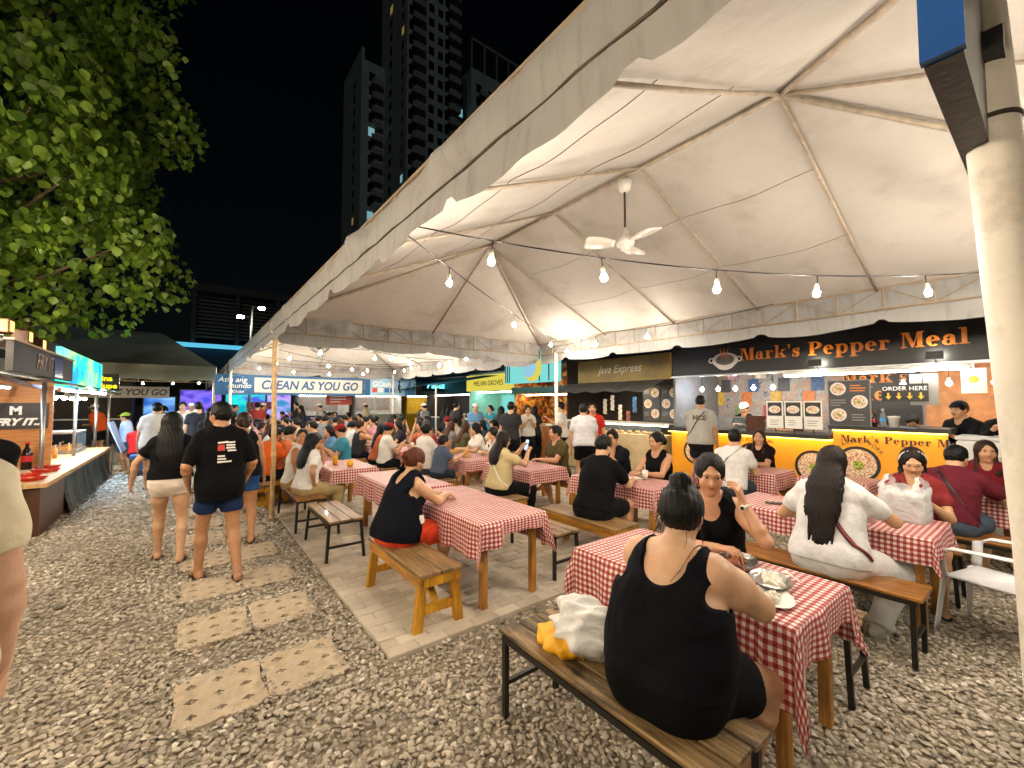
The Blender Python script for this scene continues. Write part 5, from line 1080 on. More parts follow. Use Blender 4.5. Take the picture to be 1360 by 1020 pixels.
def drape(lx, ly, ox, oy, seed, gap=.006, n=.032, lift=None):
    """checked cloth over a lx x ly top (origin top centre), overhang ox / oy; folds hang at the corners"""
    r = random.Random(seed); ph = [r.uniform(0, 6.28) for _ in range(6)]
    nx = int((lx+2*ox)/n); ny = int((ly+2*oy)/n)
    mb = MB()
    def fn(u, v):
        s = (u-.5)*(lx+2*ox); t = (v-.5)*(ly+2*oy)
        ds = max(0, abs(s)-lx/2); dt = max(0, abs(t)-ly/2); sg, tg = (1 if s > 0 else -1), (1 if t > 0 else -1)
        x = max(-lx/2, min(lx/2, s)); y = max(-ly/2, min(ly/2, t)); z = .004+.0025*math.sin(s*13+ph[0])*math.sin(t*11+ph[1])
        Ld = math.hypot(ds, dt)
        if Ld > 0:
            th = math.atan2(dt, ds)
            rip = .018*math.sin((t if ds > dt else s)*16+ph[2])+.012*math.sin((t if ds > dt else s)*29+ph[3])
            k = min(1, Ld/.10); flare = .012*k+rip*min(1, Ld/.3)*1.0
            if ds > 0 and dt > 0: flare += .15*Ld*math.sin(2*th)**2*(1-.35*math.sin(6*th)) ; 
            drop = Ld-(.010 if Ld > .01 else Ld)
            if lift: drop *= lift(s, t)
            x += sg*max(.006*k, flare+.008)*math.cos(th) if ds > 0 else 0; y += tg*max(.006*k, flare+.008)*math.sin(th) if dt > 0 else 0
            z = .004-drop
        return (x, y, z+gap)
    mb.grid(fn, nx, ny, lambda u, v: (u*(lx+2*ox)+seed*.011, v*(ly+2*oy)+seed*.007))
    return mb
def table(label, clabel, x0, x1, y0, y1, z=.72, ox=.30, oy=.24, seed=1, leg=.055, rz=0., inset=.05, lift=None, cloth=True):
    lx, ly = x1-x0, y1-y0
    t = thing('dining_table', label, 'table', ((x0+x1)/2, (y0+y1)/2, 0), rz)
    mb = MB(); mb.b2(-lx/2, lx/2, -ly/2, ly/2, z-.028, z); mb.build('tabletop', W_TTOP, t)
    for sx in (-1, 1):
        for sy in (-1, 1):
            cx, cy = sx*(lx/2-inset-leg/2), sy*(ly/2-inset-leg/2); mb = MB(); mb.b2(cx-leg/2, cx+leg/2, cy-leg/2, cy+leg/2, 0, z-.029, .004); mb.build('leg', W_TLEG, t)
    for sy in (-1, 1): mb = MB(); mb.b2(-lx/2+inset+leg, lx/2-inset-leg, sy*(ly/2-inset-.04)-.012, sy*(ly/2-inset-.04)+.012, z-.11, z-.03); mb.build('apron', W_TLEG, t)
    for sx in (-1, 1): mb = MB(); mb.b2(sx*(lx/2-inset-.04)-.012, sx*(lx/2-inset-.04)+.012, -ly/2+inset+leg, ly/2-inset-leg, z-.11, z-.03); mb.build('apron', W_TLEG, t)
    if cloth:
        c = drape(lx+.012, ly+.012, ox, oy, seed, lift=lift).build('tablecloth', M_GING, None, True)
        tag(c, clabel, 'tablecloth'); c.location = ((x0+x1)/2, (y0+y1)/2, z); c.rotation_euler = (0, 0, rz+random.Random(seed).uniform(-.012, .012))
    return t
def wood_bench(label, x0, x1, y0, y1, z=.45, planks=2, rz=0.):
    lx, ly = x1-x0, y1-y0; t = thing('bench', label, 'bench', ((x0+x1)/2, (y0+y1)/2, 0), rz)
    w_ = lx/planks
    for k in range(planks): mb = MB(); mb.b2(-lx/2+k*w_+.003, -lx/2+(k+1)*w_-.003, -ly/2, ly/2, z-.03, z, .004); mb.build('seat_plank', W_PLANK, t)
    for sx in (-1, 1): mb = MB(); mb.b2(sx*(lx/2-.025)-.014, sx*(lx/2-.025)+.014, -ly/2+.02, ly/2-.02, z-.11, z-.031); mb.build('rail', W_BY, t)
    for sy in (-1, 1):
        for sx in (-1, 1): mb = MB(); mb.beam((sx*(lx/2-.005), sy*(ly/2-.06), 0), (sx*(lx/2-.055), sy*(ly/2-.07), z-.032), .07, .05, up=(0, 1, 0), bev=.004); mb.build('leg', W_BYZ, t)
        mb = MB(); mb.b2(-lx/2+.06, lx/2-.06, sy*(ly/2-.065)-.02, sy*(ly/2-.065)+.02, .14, .20); mb.build('stretcher', W_BYZ, t)
        mb = MB(); mb.b2(-lx/2+.04, lx/2-.04, sy*(ly/2-.022)-.012, sy*(ly/2-.022)+.012, z-.10, z-.032); mb.build('end_rail', W_BYZ, t)
    for sy in (-1, 1): mb = MB(); mb.beam((0, sy*(ly/2-.08), .16), (0, sy*(ly/2-.38), z-.035), .05, .028); mb.build('brace', W_BYZ, t)
    return t
def metal_bench(label, x0, x1, y0, y1, z=.45, planks=3, m=None, rz=0., splay=.02):
    lx, ly = x1-x0, y1-y0; t = thing('bench', label, 'bench', ((x0+x1)/2, (y0+y1)/2, 0), rz); m = m or W_PLANK; w_ = lx/planks
    for k in range(planks): mb = MB(); mb.b2(-lx/2+k*w_+.004, -lx/2+(k+1)*w_-.004, -ly/2+.01*((k*3) % 2), ly/2-.008*((k*5) % 2), z-.024, z, .004); o = mb.build('seat_plank', m, t)
    mb = MB(); e = .028
    for sx in (-1, 1): mb = MB(); mb.b2(sx*(lx/2-e/2)-e/2, sx*(lx/2-e/2)+e/2, -ly/2+.03, ly/2-.03, z-.054, z-.0245); mb.build('frame_rail', M_FRAME, t)
    for sy in (-1, 1):
        mb = MB(); mb.b2(-lx/2+e, lx/2-e, sy*(ly/2-.06)-e/2, sy*(ly/2-.06)+e/2, z-.053, z-.025); mb.build('cross_rail', M_FRAME, t)
        for sx in (-1, 1): mb = MB(); mb.beam((sx*(lx/2-e/2+splay), sy*(ly/2-.05+splay), 0), (sx*(lx/2-e/2), sy*(ly/2-.05), z-.05), e, e, up=(0, 1, 0)); mb.build('leg', M_FRAME, t)
        mb = MB(); mb.b2(-lx/2+.01, lx/2-.01, sy*(ly/2-.05+splay*.6)-.011, sy*(ly/2-.05+splay*.6)+.011, .165, .188); mb.build('stretcher', M_FRAME, t)
    return t

table('wooden table in the gravel holding the foil plates', 'red checked cloth on the table with the foil plates', 2.10, 2.80, .74, 2.02, ox=.30, oy=.27, seed=3, lift=lambda s, t: (.62 if (t < 0 and abs(s) < .30) else 1.)*(1.25 if s < 0 and t < -.5 else 1))
metal_bench('long weathered plank bench under the big woman in black', 1.40, 1.80, .72, 1.95, planks=3, m=W_OLD, splay=.0)
metal_bench('narrow plank bench on the far side of the foil plate table', 2.98, 3.26, .74, 2.05, planks=2, m=W_OLD)
table('wooden table in the gravel holding the white takeaway bag', 'red checked cloth on the table with the white takeaway bag', 4.22, 4.92, .60, 2.05, ox=.20, oy=.17, seed=7)
metal_bench('shiny brown bench under the woman in white', 3.72, 4.06, .58, 2.05, planks=1, m=W_PLANK2, splay=.0)
metal_bench('low plank bench behind the white takeaway bag table', 5.1, 5.45, .55, 1.6, planks=2, m=W_PLANK2)
table('wooden table beside the woman in orange shorts', 'red checked cloth on the empty table beside the woman in orange shorts', 1.88, 2.56, 2.86, 4.34, ox=.30, oy=.22, seed=12, lift=lambda s, t: (.55 if (t < 0 and s > -.15 and s < .30) else 1.))
wood_bench('yellow wooden bench with the woman in orange shorts', 1.36, 1.72, 2.86, 3.98)
metal_bench('slatted plank bench opposite the woman in orange shorts', 2.80, 3.12, 2.95, 4.1, planks=3)
table('empty wooden table behind the woman in orange shorts', 'red checked cloth on the empty table behind the woman in orange shorts', 1.88, 2.54, 4.50, 5.90, ox=.28, oy=.2, seed=21)
metal_bench('empty dark framed bench with three planks by the gravel edge', 1.20, 1.56, 4.70, 5.72, planks=3, m=W_PLANK, splay=.03)
table('wooden table with the yellow cup', 'red checked cloth on the table with the yellow cup', 1.66, 2.30, 6.35, 7.5, ox=.22, oy=.2, seed=31)
metal_bench('brown bench with the two young people by the bamboo pole', 1.14, 1.50, 6.0, 7.35, planks=2, m=W_PLANK2)
table('wooden table of the man in olive green', 'red checked cloth on the table of the man in olive green', 3.88, 4.56, 4.62, 5.75, ox=.24, oy=.2, seed=41)
wood_bench('wooden bench under the woman in beige', 3.3, 3.62, 4.35, 5.5)
wood_bench('wooden bench under the man in olive green', 4.82, 5.14, 4.7, 5.8)
table('wooden table between the man in black and the ponytail woman', 'red checked cloth between the man in black and the ponytail woman', 4.14, 4.80, 2.80, 4.05, ox=.24, oy=.2, seed=47)
wood_bench('wooden bench under the man in the black tee', 3.38, 3.76, 2.72, 3.85)
wood_bench('wooden bench under the ponytail woman', 5.0, 5.32, 2.95, 4.2)
table('wooden table by the yellow counter with two people', 'red checked cloth on the table by the yellow counter', 6.36, 7.0, 2.42, 3.55, ox=.30, oy=.24, seed=53)
wood_bench('wooden bench under the man with the sling bag', 5.82, 6.14, 2.4, 3.5); wood_bench('wooden bench against the yellow counter', 7.2, 7.5, 2.45, 3.5)
table('small empty table before the yellow counter', 'red checked cloth on the small empty table', 6.42, 7.0, 1.45, 2.15, ox=.16, oy=.16, seed=57)
table('wooden table of the two people in maroon', 'red checked cloth on the table of the two people in maroon', 6.36, 7.0, .18, 1.25, ox=.26, oy=.22, seed=59)
metal_bench('brown bench under the man in maroon', 5.72, 6.12, .2, 1.3, planks=1, m=W_PLANK2); metal_bench('bench under the woman in maroon', 7.2, 7.5, .2, 1.2, planks=2, m=W_PLANK2)
table('wooden table of the boy in grey', 'red checked cloth on the table of the boy in grey', 3.72, 4.38, 6.1, 7.4, ox=.24, oy=.2, seed=61)
wood_bench('wooden bench under the boy in grey', 3.18, 3.5, 6.0, 7.3); wood_bench('wooden bench facing the boy in grey', 4.66, 4.96, 6.1, 7.7)
# second tent: rows of tables
CROWD_TABLES = []
k = 0
for ix, x in enumerate((1.75, 3.65, 5.3)):
    for iy, y in enumerate((8.4, 10.2, 12.0, 13.8)):
        CROWD_TABLES.append((x, y)); k += 1
        row = ['first', 'second', 'third', 'fourth'][iy]; colm = ['on the aisle side', 'in the middle line', 'on the stall side'][ix]
        table('wooden table of the %s row in the second tent, %s' % (row, colm), 'red checked cloth of the %s row in the second tent, %s' % (row, colm), x-.32, x+.32, y-.6, y+.6, ox=.2, oy=.18, seed=70+k)
        for sx in (-1, 1): wood_bench('wooden bench of the %s row in the second tent, %s, %s' % (row, colm, 'aisle flank' if sx < 0 else 'stall flank'), x+sx*.56-.15, x+sx*.56+.15, y-.55, y+.55)

# ------------------------------------------------------------------ white plastic chair
def plastic_chair():
    t = thing('plastic_chair', 'white moulded plastic armchair on the gravel', 'chair', (4.66, .33, 0), math.radians(-16)); m = mat('white_plastic', '#d6d8da', rough=.32, var=.05, nscale=5)
    def solid(o, th=.008): md = o.modifiers.new('thick', 'SOLIDIFY'); md.thickness = th; return o
    mb = MB(); mb.grid(lambda u, v: ((u-.5)*(.46-.04*(1-v)), (v-.5)*.44, .43-.018*math.sin(PI*u)*math.sin(PI*v)-.02*(v > .93)), 14, 14); solid(mb.build('seat', m, t, True), .012)
    mb = MB(); mb.grid(lambda u, v: ((u-.5)*(.44+.06*v), -.22-.10*v-.03*(1-(2*u-1)**2), .42+.42*v-.05*(abs(2*u-1)**3)*v), 14, 12); solid(mb.build('backrest', m, t, True), .010)
    for sx in (-1, 1):
        for sy in (-1, 1):
            mb = MB()
            def fn(u, v):
                a = (u-.5)*1.6; sp = .062*(1-v*.3); return (sx*(.20+.05*v)+sx*-.02+math.sin(a)*sp*1.0, sy*(.20+.04*v)-.0+sy*math.cos(a)*.02, .425-.425*v)
            mb.grid(fn, 5, 8); solid(mb.build('leg', m, t, True), .009)
        mb = MB(); pts = [(sx*.24, .20, .42), (sx*.275, .20, .60), (sx*.285, .12, .645), (sx*.28, -.08, .655), (sx*.265, -.26, .66)]
        def arm(u, v):
            s = u*(len(pts)-1); i = min(int(s), len(pts)-2); f = s-i; p = V3(pts[i])*(1-f)+V3(pts[i+1])*f; return (p.x+(v-.5)*.07, p.y, p.z+.01*(1-(2*v-1)**2)) if u > .3 else (p.x, p.y+(v-.5)*.06, p.z)
        mb.grid(arm, 20, 3); solid(mb.build('armrest', m, t, True), .009)
plastic_chair()

# ------------------------------------------------------------------ things on the tables
M_FOIL = mat('foil', '#b9b9b4', rough=.28, var=.2, nscale=40, metal=.9, bump=.6, bscale=60); M_FOAM = mat('styrofoam', '#e4e2da', rough=.7, var=.03); M_RICE = mat('rice', '#e8e0cc', rough=.8, var=.1, nscale=60, bump=.8, bscale=120)
def blob(name, m, parent, c, r, seed, n=12, amp=.2):
    rr = random.Random(seed); ph = [rr.uniform(0, 6) for _ in range(4)]; mb = MB()
    def fn(u, v):
        a = u*2*PI; e = v*PI/2; k = 1+amp*(math.sin(3*a+ph[0]+4*e)*.5+math.sin(5*a+ph[1]-3*e)*.35+math.sin(9*a+ph[2]+7*e)*.2); return (c[0]+r[0]*k*math.cos(a)*math.cos(e), c[1]+r[1]*k*math.sin(a)*math.cos(e), c[2]+r[2]*k*math.sin(e)**.8)
    mb.grid(fn, n*2, n); return mb.build(name, m, parent, True)
def foil_plate(label, x, y, z, rx, ry, rz, food, fl):
    t = thing('foil_plate', label, 'plate', (x, y, z), rz); mb = MB()
    def fn(u, v):
        a = u*2*PI; w_ = 1+(.03*math.sin(a*26) if v > .6 else 0); return (rx*(.72+.28*v)*math.cos(a)*w_*(1 if v > .05 else .0), ry*(.72+.28*v)*math.sin(a)*w_*(1 if v > .05 else 0), .003+.026*max(0, v-.3)/.7)
    mb.grid(fn, 80, 8); mb.build('dish', M_FOIL, t, True)
    if food: food(t)
    return t
def f_rice(t):
    for k in range(6): blob('rice_lump', M_RICE, t, (-.04+.035*(k % 3)+.01*k, -.03+.035*(k//3), .004), (.035, .03, .028), k, 8, .3)
def f_grill(t):
    mg = mat('grilled_meat', '#7a3a1a', rough=.4, var=.4, nscale=30, bump=.4)
    for k in range(8): a = k*.8; mb = MB(); mb.tube([(-.09+.02*k, -.05+.012*(k % 4), .02+.006*(k % 3)), (-.06+.02*k, .0, .03+.004*(k % 2)), (-.05+.02*k, .05, .02)], [.008, .017, .008], 7); mb.build('meat', mg, t, True)
ZT = .733
foil_plate('oval foil plate of white rice on the near table', 2.50, .985, ZT, .14, .10, .5, f_rice, '')
foil_plate('oval foil tray of grilled meat and skewers on the near table', 2.63, 1.22, ZT, .16, .11, .2, f_grill, '')
t = thing('foam_plate', 'white oval foam plate with a lump of rice on the near table', 'plate', (2.32, .90, ZT), .6); mb = MB(); mb.lathe([(.001, .004), (.075, .004), (.115, .016), (.118, .016), (.078, 0), (.001, 0)], 28, cap=False, squash=(1.15, .72)); mb.build('dish', M_FOAM, t, True); [blob('rice_lump', M_RICE, t, (-.05+.028*k, .02-.01*k, .005), (.034, .028, .03), 20+k, 8, .3) for k in range(3)]
blob('napkin', mat('tissue', '#e6e2da', rough=.9, var=.04), thing('napkin', 'crumpled white tissue beside the foam plate', 'tissue', (2.20, 1.08, ZT), .3), (0, 0, 0), (.05, .035, .03), 44, 10, .5)
for k, (x, y, a) in enumerate(((2.58, 1.16, .5), (2.70, 1.24, .9), (2.60, 1.07, -.3))):
    t = thing('skewer', ['bamboo skewer lying across the grilled meat tray', 'bamboo skewer leaning out of the meat tray', 'bamboo skewer on the cloth next to the rice plate'][k], 'skewer', (x, y, ZT+(.03 if k < 2 else .004)), a); mb = MB(); mb.tube([(-.10, 0, .0), (.10, 0, .012)], [.003, .0015], 6); mb.build('stick', mat('bamboo'), t); mb = MB(); mb.tube([(-.08, 0, .004), (-.03, 0, .006)], [.009, .008], 7); mb.build('morsel', mat('grilled_meat'), t, True)
t = thing('fork', 'white plastic fork on the oval rice plate', 'fork', (2.62, .93, ZT+.03), .9); mb = MB(); mb.tube([(-.08, 0, 0), (.02, 0, .004)], .004, 6); mb.build('handle', M_FOAM, t); mb = MB(); [mb.tube([(.02, -.009+.006*k, .004), (.06, -.009+.006*k, .001)], .002, 5) for k in range(4)]; mb.build('tines', M_FOAM, t)
# takeaway bag
def takeaway():
    t = thing('plastic_bag', 'white translucent takeaway bag with tied handles holding foam boxes', 'bag', (4.76, .83, ZT), math.radians(-10))
    for k in range(3): mb = MB(); mb.b2(-.105, .105, -.13, .13, .006+.075*k, .074+.075*k, .012); mb.build('foam_box', M_FOAM, t)
    m = mat('bag_film', '#dfe3e4', rough=.25, var=.05, alpha=.55, wrinkle=.9, wscale=18)
    mb = MB()
    def fn(u, v):
        a = u*2*PI; c, s = math.cos(a), math.sin(a); q = (abs(c)**5+abs(s)**5)**(-1/5); z = .27*v; k = 1+.06*math.sin(a*7+v*9)*v+.05*math.sin(a*13-v*5)*v-.12*v**3; return ((.125*q*c)*k, (.155*q*s)*k, z+.012*math.sin(a*5)*v)
    mb.grid(fn, 60, 12); mb.build('film', m, t, True)
    for sy in (-1, 1):
        mb = MB()
        def hd(u, v):
            w_ = .05*(1-.45*math.sin(PI*u)); y = sy*(.145-.06*math.sin(PI*u)*.4); return ((u-.5)*.20, y*.8+(v-.5)*w_+.008*math.sin(u*20), .255+.10*math.sin(PI*u)**.8+.012*math.sin(u*17+v*3))
        mb.grid(hd, 20, 4); mb.build('handle', m, t, True)
takeaway()
def phone(label, x, y, z, rz):
    t = thing('phone', label, 'phone', (x, y, z), rz); mb = MB(); mb.b2(-.036, .036, -.075, .075, 0, .009, .003); mb.build('case', M_BLK, t); mb = MB(); mb.b2(-.033, .033, -.071, .071, .0091, .0098); mb.build('screen', mat('phone_glass', '#0c0d10', rough=.08, var=0), t)
phone('black phone lying on the checked cloth by the woman in white', 4.50, 1.72, ZT, .5)
def cup(label, x, y, z, r, h_, m, lidc=None, straw=False):
    t = thing('cup', label, 'cup', (x, y, z)); mb = MB(); mb.lathe([(r*.75, 0), (r, h_), (r*.95, h_), (r*.7, .006)], 16); mb.build('body', m, t, True)
    if straw: mb = MB(); mb.tube([(0, 0, .02), (.015, .01, h_*1.7)], .004, 6); mb.build('straw', M_WHT, t)
    return t
M_CUPY = mat('yellow_plastic', '#e8b020', rough=.35, var=.05); M_CUPW = mat('cup_white', '#e0dccf', rough=.5, var=.04)
cup('short yellow cup on the table by the bamboo pole', 1.98, 6.62, ZT, .055, .09, M_CUPY); cup('tall yellow drink cup with straw on the same table', 1.85, 6.95, ZT, .045, .13, mat('juice', '#d89a20', rough=.2, var=.05), straw=True)
cup('white paper cup on the ponytail woman\'s table', 4.62, 3.25, ZT, .04, .11, M_CUPW, straw=True); cup('white cup held near the woman in white', 4.42, .98, ZT, .045, .12, M_CUPW, straw=True)
t = thing('foam_plate', 'white foam box open on the ponytail woman\'s table', 'plate', (4.45, 3.3, ZT), .3); mb = MB(); mb.lathe([(.09, 0), (.12, .03), (.122, .03), (.095, .0)], 4, cap=False); mb.build('dish', M_FOAM, t); blob('food', M_FOOD, t, (0, 0, .003), (.07, .07, .03), 5)
t = thing('foam_plate', 'foam plate with fried food before the man in black', 'plate', (4.32, 3.55, ZT), .1); mb = MB(); mb.lathe([(.09, 0), (.12, .02), (.122, .02), (.095, .0)], 20, cap=False); mb.build('dish', M_FOAM, t, True); blob('food', mat('pastry'), t, (0, 0, .003), (.07, .07, .03), 6)
for k, (x, y) in enumerate(((3.95, 6.5), (4.1, 6.75), (3.98, 7.05), (4.15, 7.2))):
    t = thing('takeout_box', ['kraft takeout box nearest the boy in grey', 'kraft takeout box in the middle of the boy\'s table', 'open takeout box with fries on the boy\'s table', 'takeout box at the far end of the boy\'s table'][k], 'box', (x, y, ZT), k*.5); mb = MB(); mb.b2(-.07, .07, -.06, .06, 0, .055, .006); mb.build('box', mat('kraft'), t); blob('food', mat('pastry'), t, (0, 0, .0555), (.05, .045, .03), k)
for k, (x, y) in enumerate(CROWD_TABLES):
    for j in range(3):
        xx = x+rng.uniform(-.2, .2); yy = y+rng.uniform(-.45, .45)
        if j == 0: q = cup('white paper cup among the food in the second tent', xx, yy, ZT, .04, .11, M_CUPW); q['group'] = 'cups in the second tent'
        else:
            q = thing('takeout_box', 'pale foam food box on a table in the second tent', 'box', (xx, yy, ZT), rng.uniform(0, 3), group='food boxes in the second tent'); mb = MB(); mb.b2(-.08, .08, -.07, .07, 0, .05, .006); mb.build('box', M_FOAM, q); mb = MB(); mb.b2(-.07, .07, -.06, .06, .0502, .06); mb.build('food', M_FOOD, q)
# white and yellow bundle on the near bench
t = thing('plastic_bag', 'crumpled white plastic bag over a yellow pouch on the weathered bench', 'bag', (1.60, 1.53, .452), .2)
M_BAGW = mat('crumpled_white', '#dcdcd8', rough=.4, var=.05, wrinkle=1., wscale=22)
def crumple(name, m, c, r, seed, amp):
    rr = np.random.default_rng(seed); D = [(rr.normal(size=3)*rr.uniform(3, 8), rr.uniform(0, 6)) for _ in range(7)]; mb = MB()
    def fn(u, v):
        a = u*2*PI; e = (v-.5)*PI; p = np.array([math.cos(a)*math.cos(e), math.sin(a)*math.cos(e), math.sin(e)]); k = 1+amp*sum((.2-abs(math.sin(p.dot(w_)*.5+ph))*.35) for w_, ph in D); q = p*np.array(r)*k+np.array(c); return (q[0], q[1], max(q[2], .001*(1+u)))
    mb.grid(fn, 56, 34); return mb.build(name, m, t, True)
crumple('yellow_pouch', mat('yellow_cloth', '#e8a818', rough=.6, var=.1), (-.02, .05, .04), (.14, .17, .055), 3, .30)
crumple('white_bag', M_BAGW, (.02, -.03, .12), (.135, .18, .13), 8, .42)
# blue stools along the aisle
for k, (x, y) in enumerate(((-.75, 12.0), (-1.0, 16.5))):
    t = thing('stool', ['blue topped bar stool in the aisle by the red shirt', 'blue topped stool at the end of the aisle'][k], 'stool', (x, y, 0)); mb = MB(); mb.b2(-.19, .19, -.19, .19, .52, .60, .01); mb.build('seat', mat('blue_vinyl', '#2a5a8a', rough=.4), t)
    for sx in (-1, 1):
        for sy in (-1, 1): mb = MB(); mb.beam((sx*.18, sy*.18, 0), (sx*.16, sy*.16, .52), .025); mb.build('leg', M_FRAME, t)
    mb = MB(); mb.b2(-.16, .16, -.18, -.16, .2, .22); mb.b2(-.16, .16, .16, .18, .2, .22); mb.build('rung', M_FRAME, t)
# ------------------------------------------------------------------ people: implicit surfaces (smooth union of tapered limbs), meshed by surface nets
A = np.array
def nrm(v): return v/ (np.linalg.norm(v)+1e-9)

def sd_eval(p, X, Y, Z):
    t = p['t']
    if t == 'c':                       # tapered capsule, optional elliptic section (frame f: rows L,W,U ; s: depth ratio)
        a, b = p['a'], p['b']; ba = b-a; L2 = ba.dot(ba)+1e-12
        x, y, z = X-a[0], Y-a[1], Z-a[2]
        h = np.clip((x*ba[0]+y*ba[1]+z*ba[2])/L2, 0, 1)
        x = x-h*ba[0]; y = y-h*ba[1]; z = z-h*ba[2]
        r = p['ra']+(p['rb']-p['ra'])*h
        if 'w' in p:
            w = p['w']; s = p['s']; q = x*w[0]+y*w[1]+z*w[2]
            l2 = x*x+y*y+z*z
            d = np.sqrt(np.maximum(l2-q*q+(q/s)**2, 0))
            return (d-r)*(s if s < 1 else 1.)
        return np.sqrt(x*x+y*y+z*z)-r
    if t == 'e':                       # ellipsoid with frame
        x, y, z = X-p['c'][0], Y-p['c'][1], Z-p['c'][2]
        F = p['f']; R = p['r']
        u = x*F[0][0]+y*F[0][1]+z*F[0][2]; v = x*F[1][0]+y*F[1][1]+z*F[1][2]; w = x*F[2][0]+y*F[2][1]+z*F[2][2]
        k0 = np.sqrt((u/R[0])**2+(v/R[1])**2+(w/R[2])**2); k1 = np.sqrt((u/R[0]**2)**2+(v/R[1]**2)**2+(w/R[2]**2)**2)+1e-9
        return k0*(k0-1)/k1

def bounds(p):
    if p['t'] == 'c':
        m = max(p['ra'], p['rb'])*max(1, p.get('s', 1)); return np.minimum(p['a'], p['b'])-m, np.maximum(p['a'], p['b'])+m
    m = max(p['r']); return p['c']-m, p['c']+m

def cap(a, b, ra, rb, k=.03, w=None, s=1., **kw):
    d = dict(t='c', a=A(a, float), b=A(b, float), ra=ra, rb=rb, k=k, **kw)
    if w is not None: d['w'] = A(w); d['s'] = s
    return d
def ell(c, r, f, k=.02, **kw): return dict(t='e', c=A(c, float), r=r, f=f, k=k, **kw)

def field_mesh(prims, h, subs=(), cuts=(), infl=0., noise=None):
    mg = max(p.get('g', 0.) for p in prims)+infl+.006
    lo = np.min([bounds(p)[0] for p in prims], 0)-mg-2.5*h; hi = np.max([bounds(p)[1] for p in prims], 0)+mg+2.5*h
    n = np.ceil((hi-lo)/h).astype(int)+1
    xs = [lo[i]+h*np.arange(n[i]) for i in range(3)]
    D = np.full(tuple(n), .2, np.float32)
    def block(p, mar):
        l, u = bounds(p); i0 = np.clip(((l-mar-lo)/h).astype(int), 0, n-1); i1 = np.clip(((u+mar-lo)/h).astype(int)+2, 1, n)
        sl = tuple(slice(i0[i], i1[i]) for i in range(3))
        return sl, xs[0][sl[0]][:, None, None], xs[1][sl[1]][None, :, None], xs[2][sl[2]][None, None, :]
    for p in prims:
        k = p['k']; g = infl+p.get('g', 0.)
        sl, X, Y, Z = block(p, g+k+3*h)
        d = sd_eval(p, X, Y, Z)-g
        for (c, nn) in p.get('cut', ()): d = np.maximum(d, (X-c[0])*nn[0]+(Y-c[1])*nn[1]+(Z-c[2])*nn[2])
        B = D[sl]; hh = np.maximum(k-np.abs(B-d), 0)/k
        if p.get('op') == 'sub':
            D[sl] = np.maximum(B, -d)+np.maximum(k-np.abs(B+d), 0)**2/k/4
        else:
            D[sl] = np.minimum(B, d)-hh*hh*k/4
    X, Y, Z = xs[0][:, None, None], xs[1][None, :, None], xs[2][None, None, :]
    if noise: D += noise(X, Y, Z).astype(np.float32)
    for p in subs:
        k = p['k']; sl, Xb, Yb, Zb = block(p, .05)
        d = sd_eval(p, Xb, Yb, Zb); B = D[sl]
        D[sl] = np.maximum(B, -d)
    for (c, nn) in cuts: D = np.maximum(D, ((X-c[0])*nn[0]+(Y-c[1])*nn[1]+(Z-c[2])*nn[2]).astype(np.float32))
    return surfnet(D, lo, h)

def surfnet(D, lo, h):
    S = D < 0
    c = np.zeros(tuple(np.array(D.shape)-1), np.int8)
    for a in (0, 1):
        for b in (0, 1):
            for e in (0, 1):
                c += S[a:S.shape[0]-1+a, b:S.shape[1]-1+b, e:S.shape[2]-1+e]
    act = (c > 0) & (c < 8)
    I = np.argwhere(act)
    if len(I) == 0: return np.zeros((0, 3)), np.zeros((0, 4), int)
    ids = np.full(act.shape, -1, np.int32); ids[act] = np.arange(len(I))
    cs = [(a, b, e) for a in (0, 1) for b in (0, 1) for e in (0, 1)]
    dv = {q: D[I[:, 0]+q[0], I[:, 1]+q[1], I[:, 2]+q[2]] for q in cs}
    sm = np.zeros((len(I), 3)); ct = np.zeros(len(I))
    for q in cs:
        for ax in range(3):
            if q[ax] == 0:
                q2 = list(q); q2[ax] = 1; q2 = tuple(q2)
                d0, d1 = dv[q], dv[q2]; x = (d0 < 0) != (d1 < 0)
                t = np.where(x, d0/np.where(x, d0-d1, 1), 0)
                P = np.tile(np.array(q, float), (len(I), 1)); P[:, ax] += t
                sm += P*x[:, None]; ct += x
    V = lo+h*(I+sm/ct[:, None])
    F = []
    for ax in range(3):
        b, e = [(1, 2), (2, 0), (0, 1)][ax]
        s0 = [slice(None)]*3; s1 = [slice(None)]*3; s0[ax] = slice(0, -1); s1[ax] = slice(1, None)
        for s_ in (s0, s1):
            s_[b] = slice(1, -1); s_[e] = slice(1, -1)
        a0, a1 = S[tuple(s0)], S[tuple(s1)]
        E_ = np.argwhere(a0 != a1)
        if len(E_) == 0: continue
        fl = a0[E_[:, 0], E_[:, 1], E_[:, 2]]
        E_ = E_.copy(); E_[:, b] += 1; E_[:, e] += 1
        def cid(db, de):
            q = E_.copy(); q[:, b] -= db; q[:, e] -= de
            return ids[q[:, 0], q[:, 1], q[:, 2]]
        q = np.stack([cid(1, 1), cid(0, 1), cid(0, 0), cid(1, 0)], 1)
        q[~fl] = q[~fl][:, ::-1]
        F.append(q)
    return V, np.concatenate(F)

def np_obj(name, V, F, m, parent):
    me = bpy.data.meshes.new(name); me.from_pydata(V.tolist(), [], F.tolist())
    me.polygons.foreach_set('use_smooth', [True]*len(me.polygons)); me.materials.append(m)
    return link(name, me, parent)

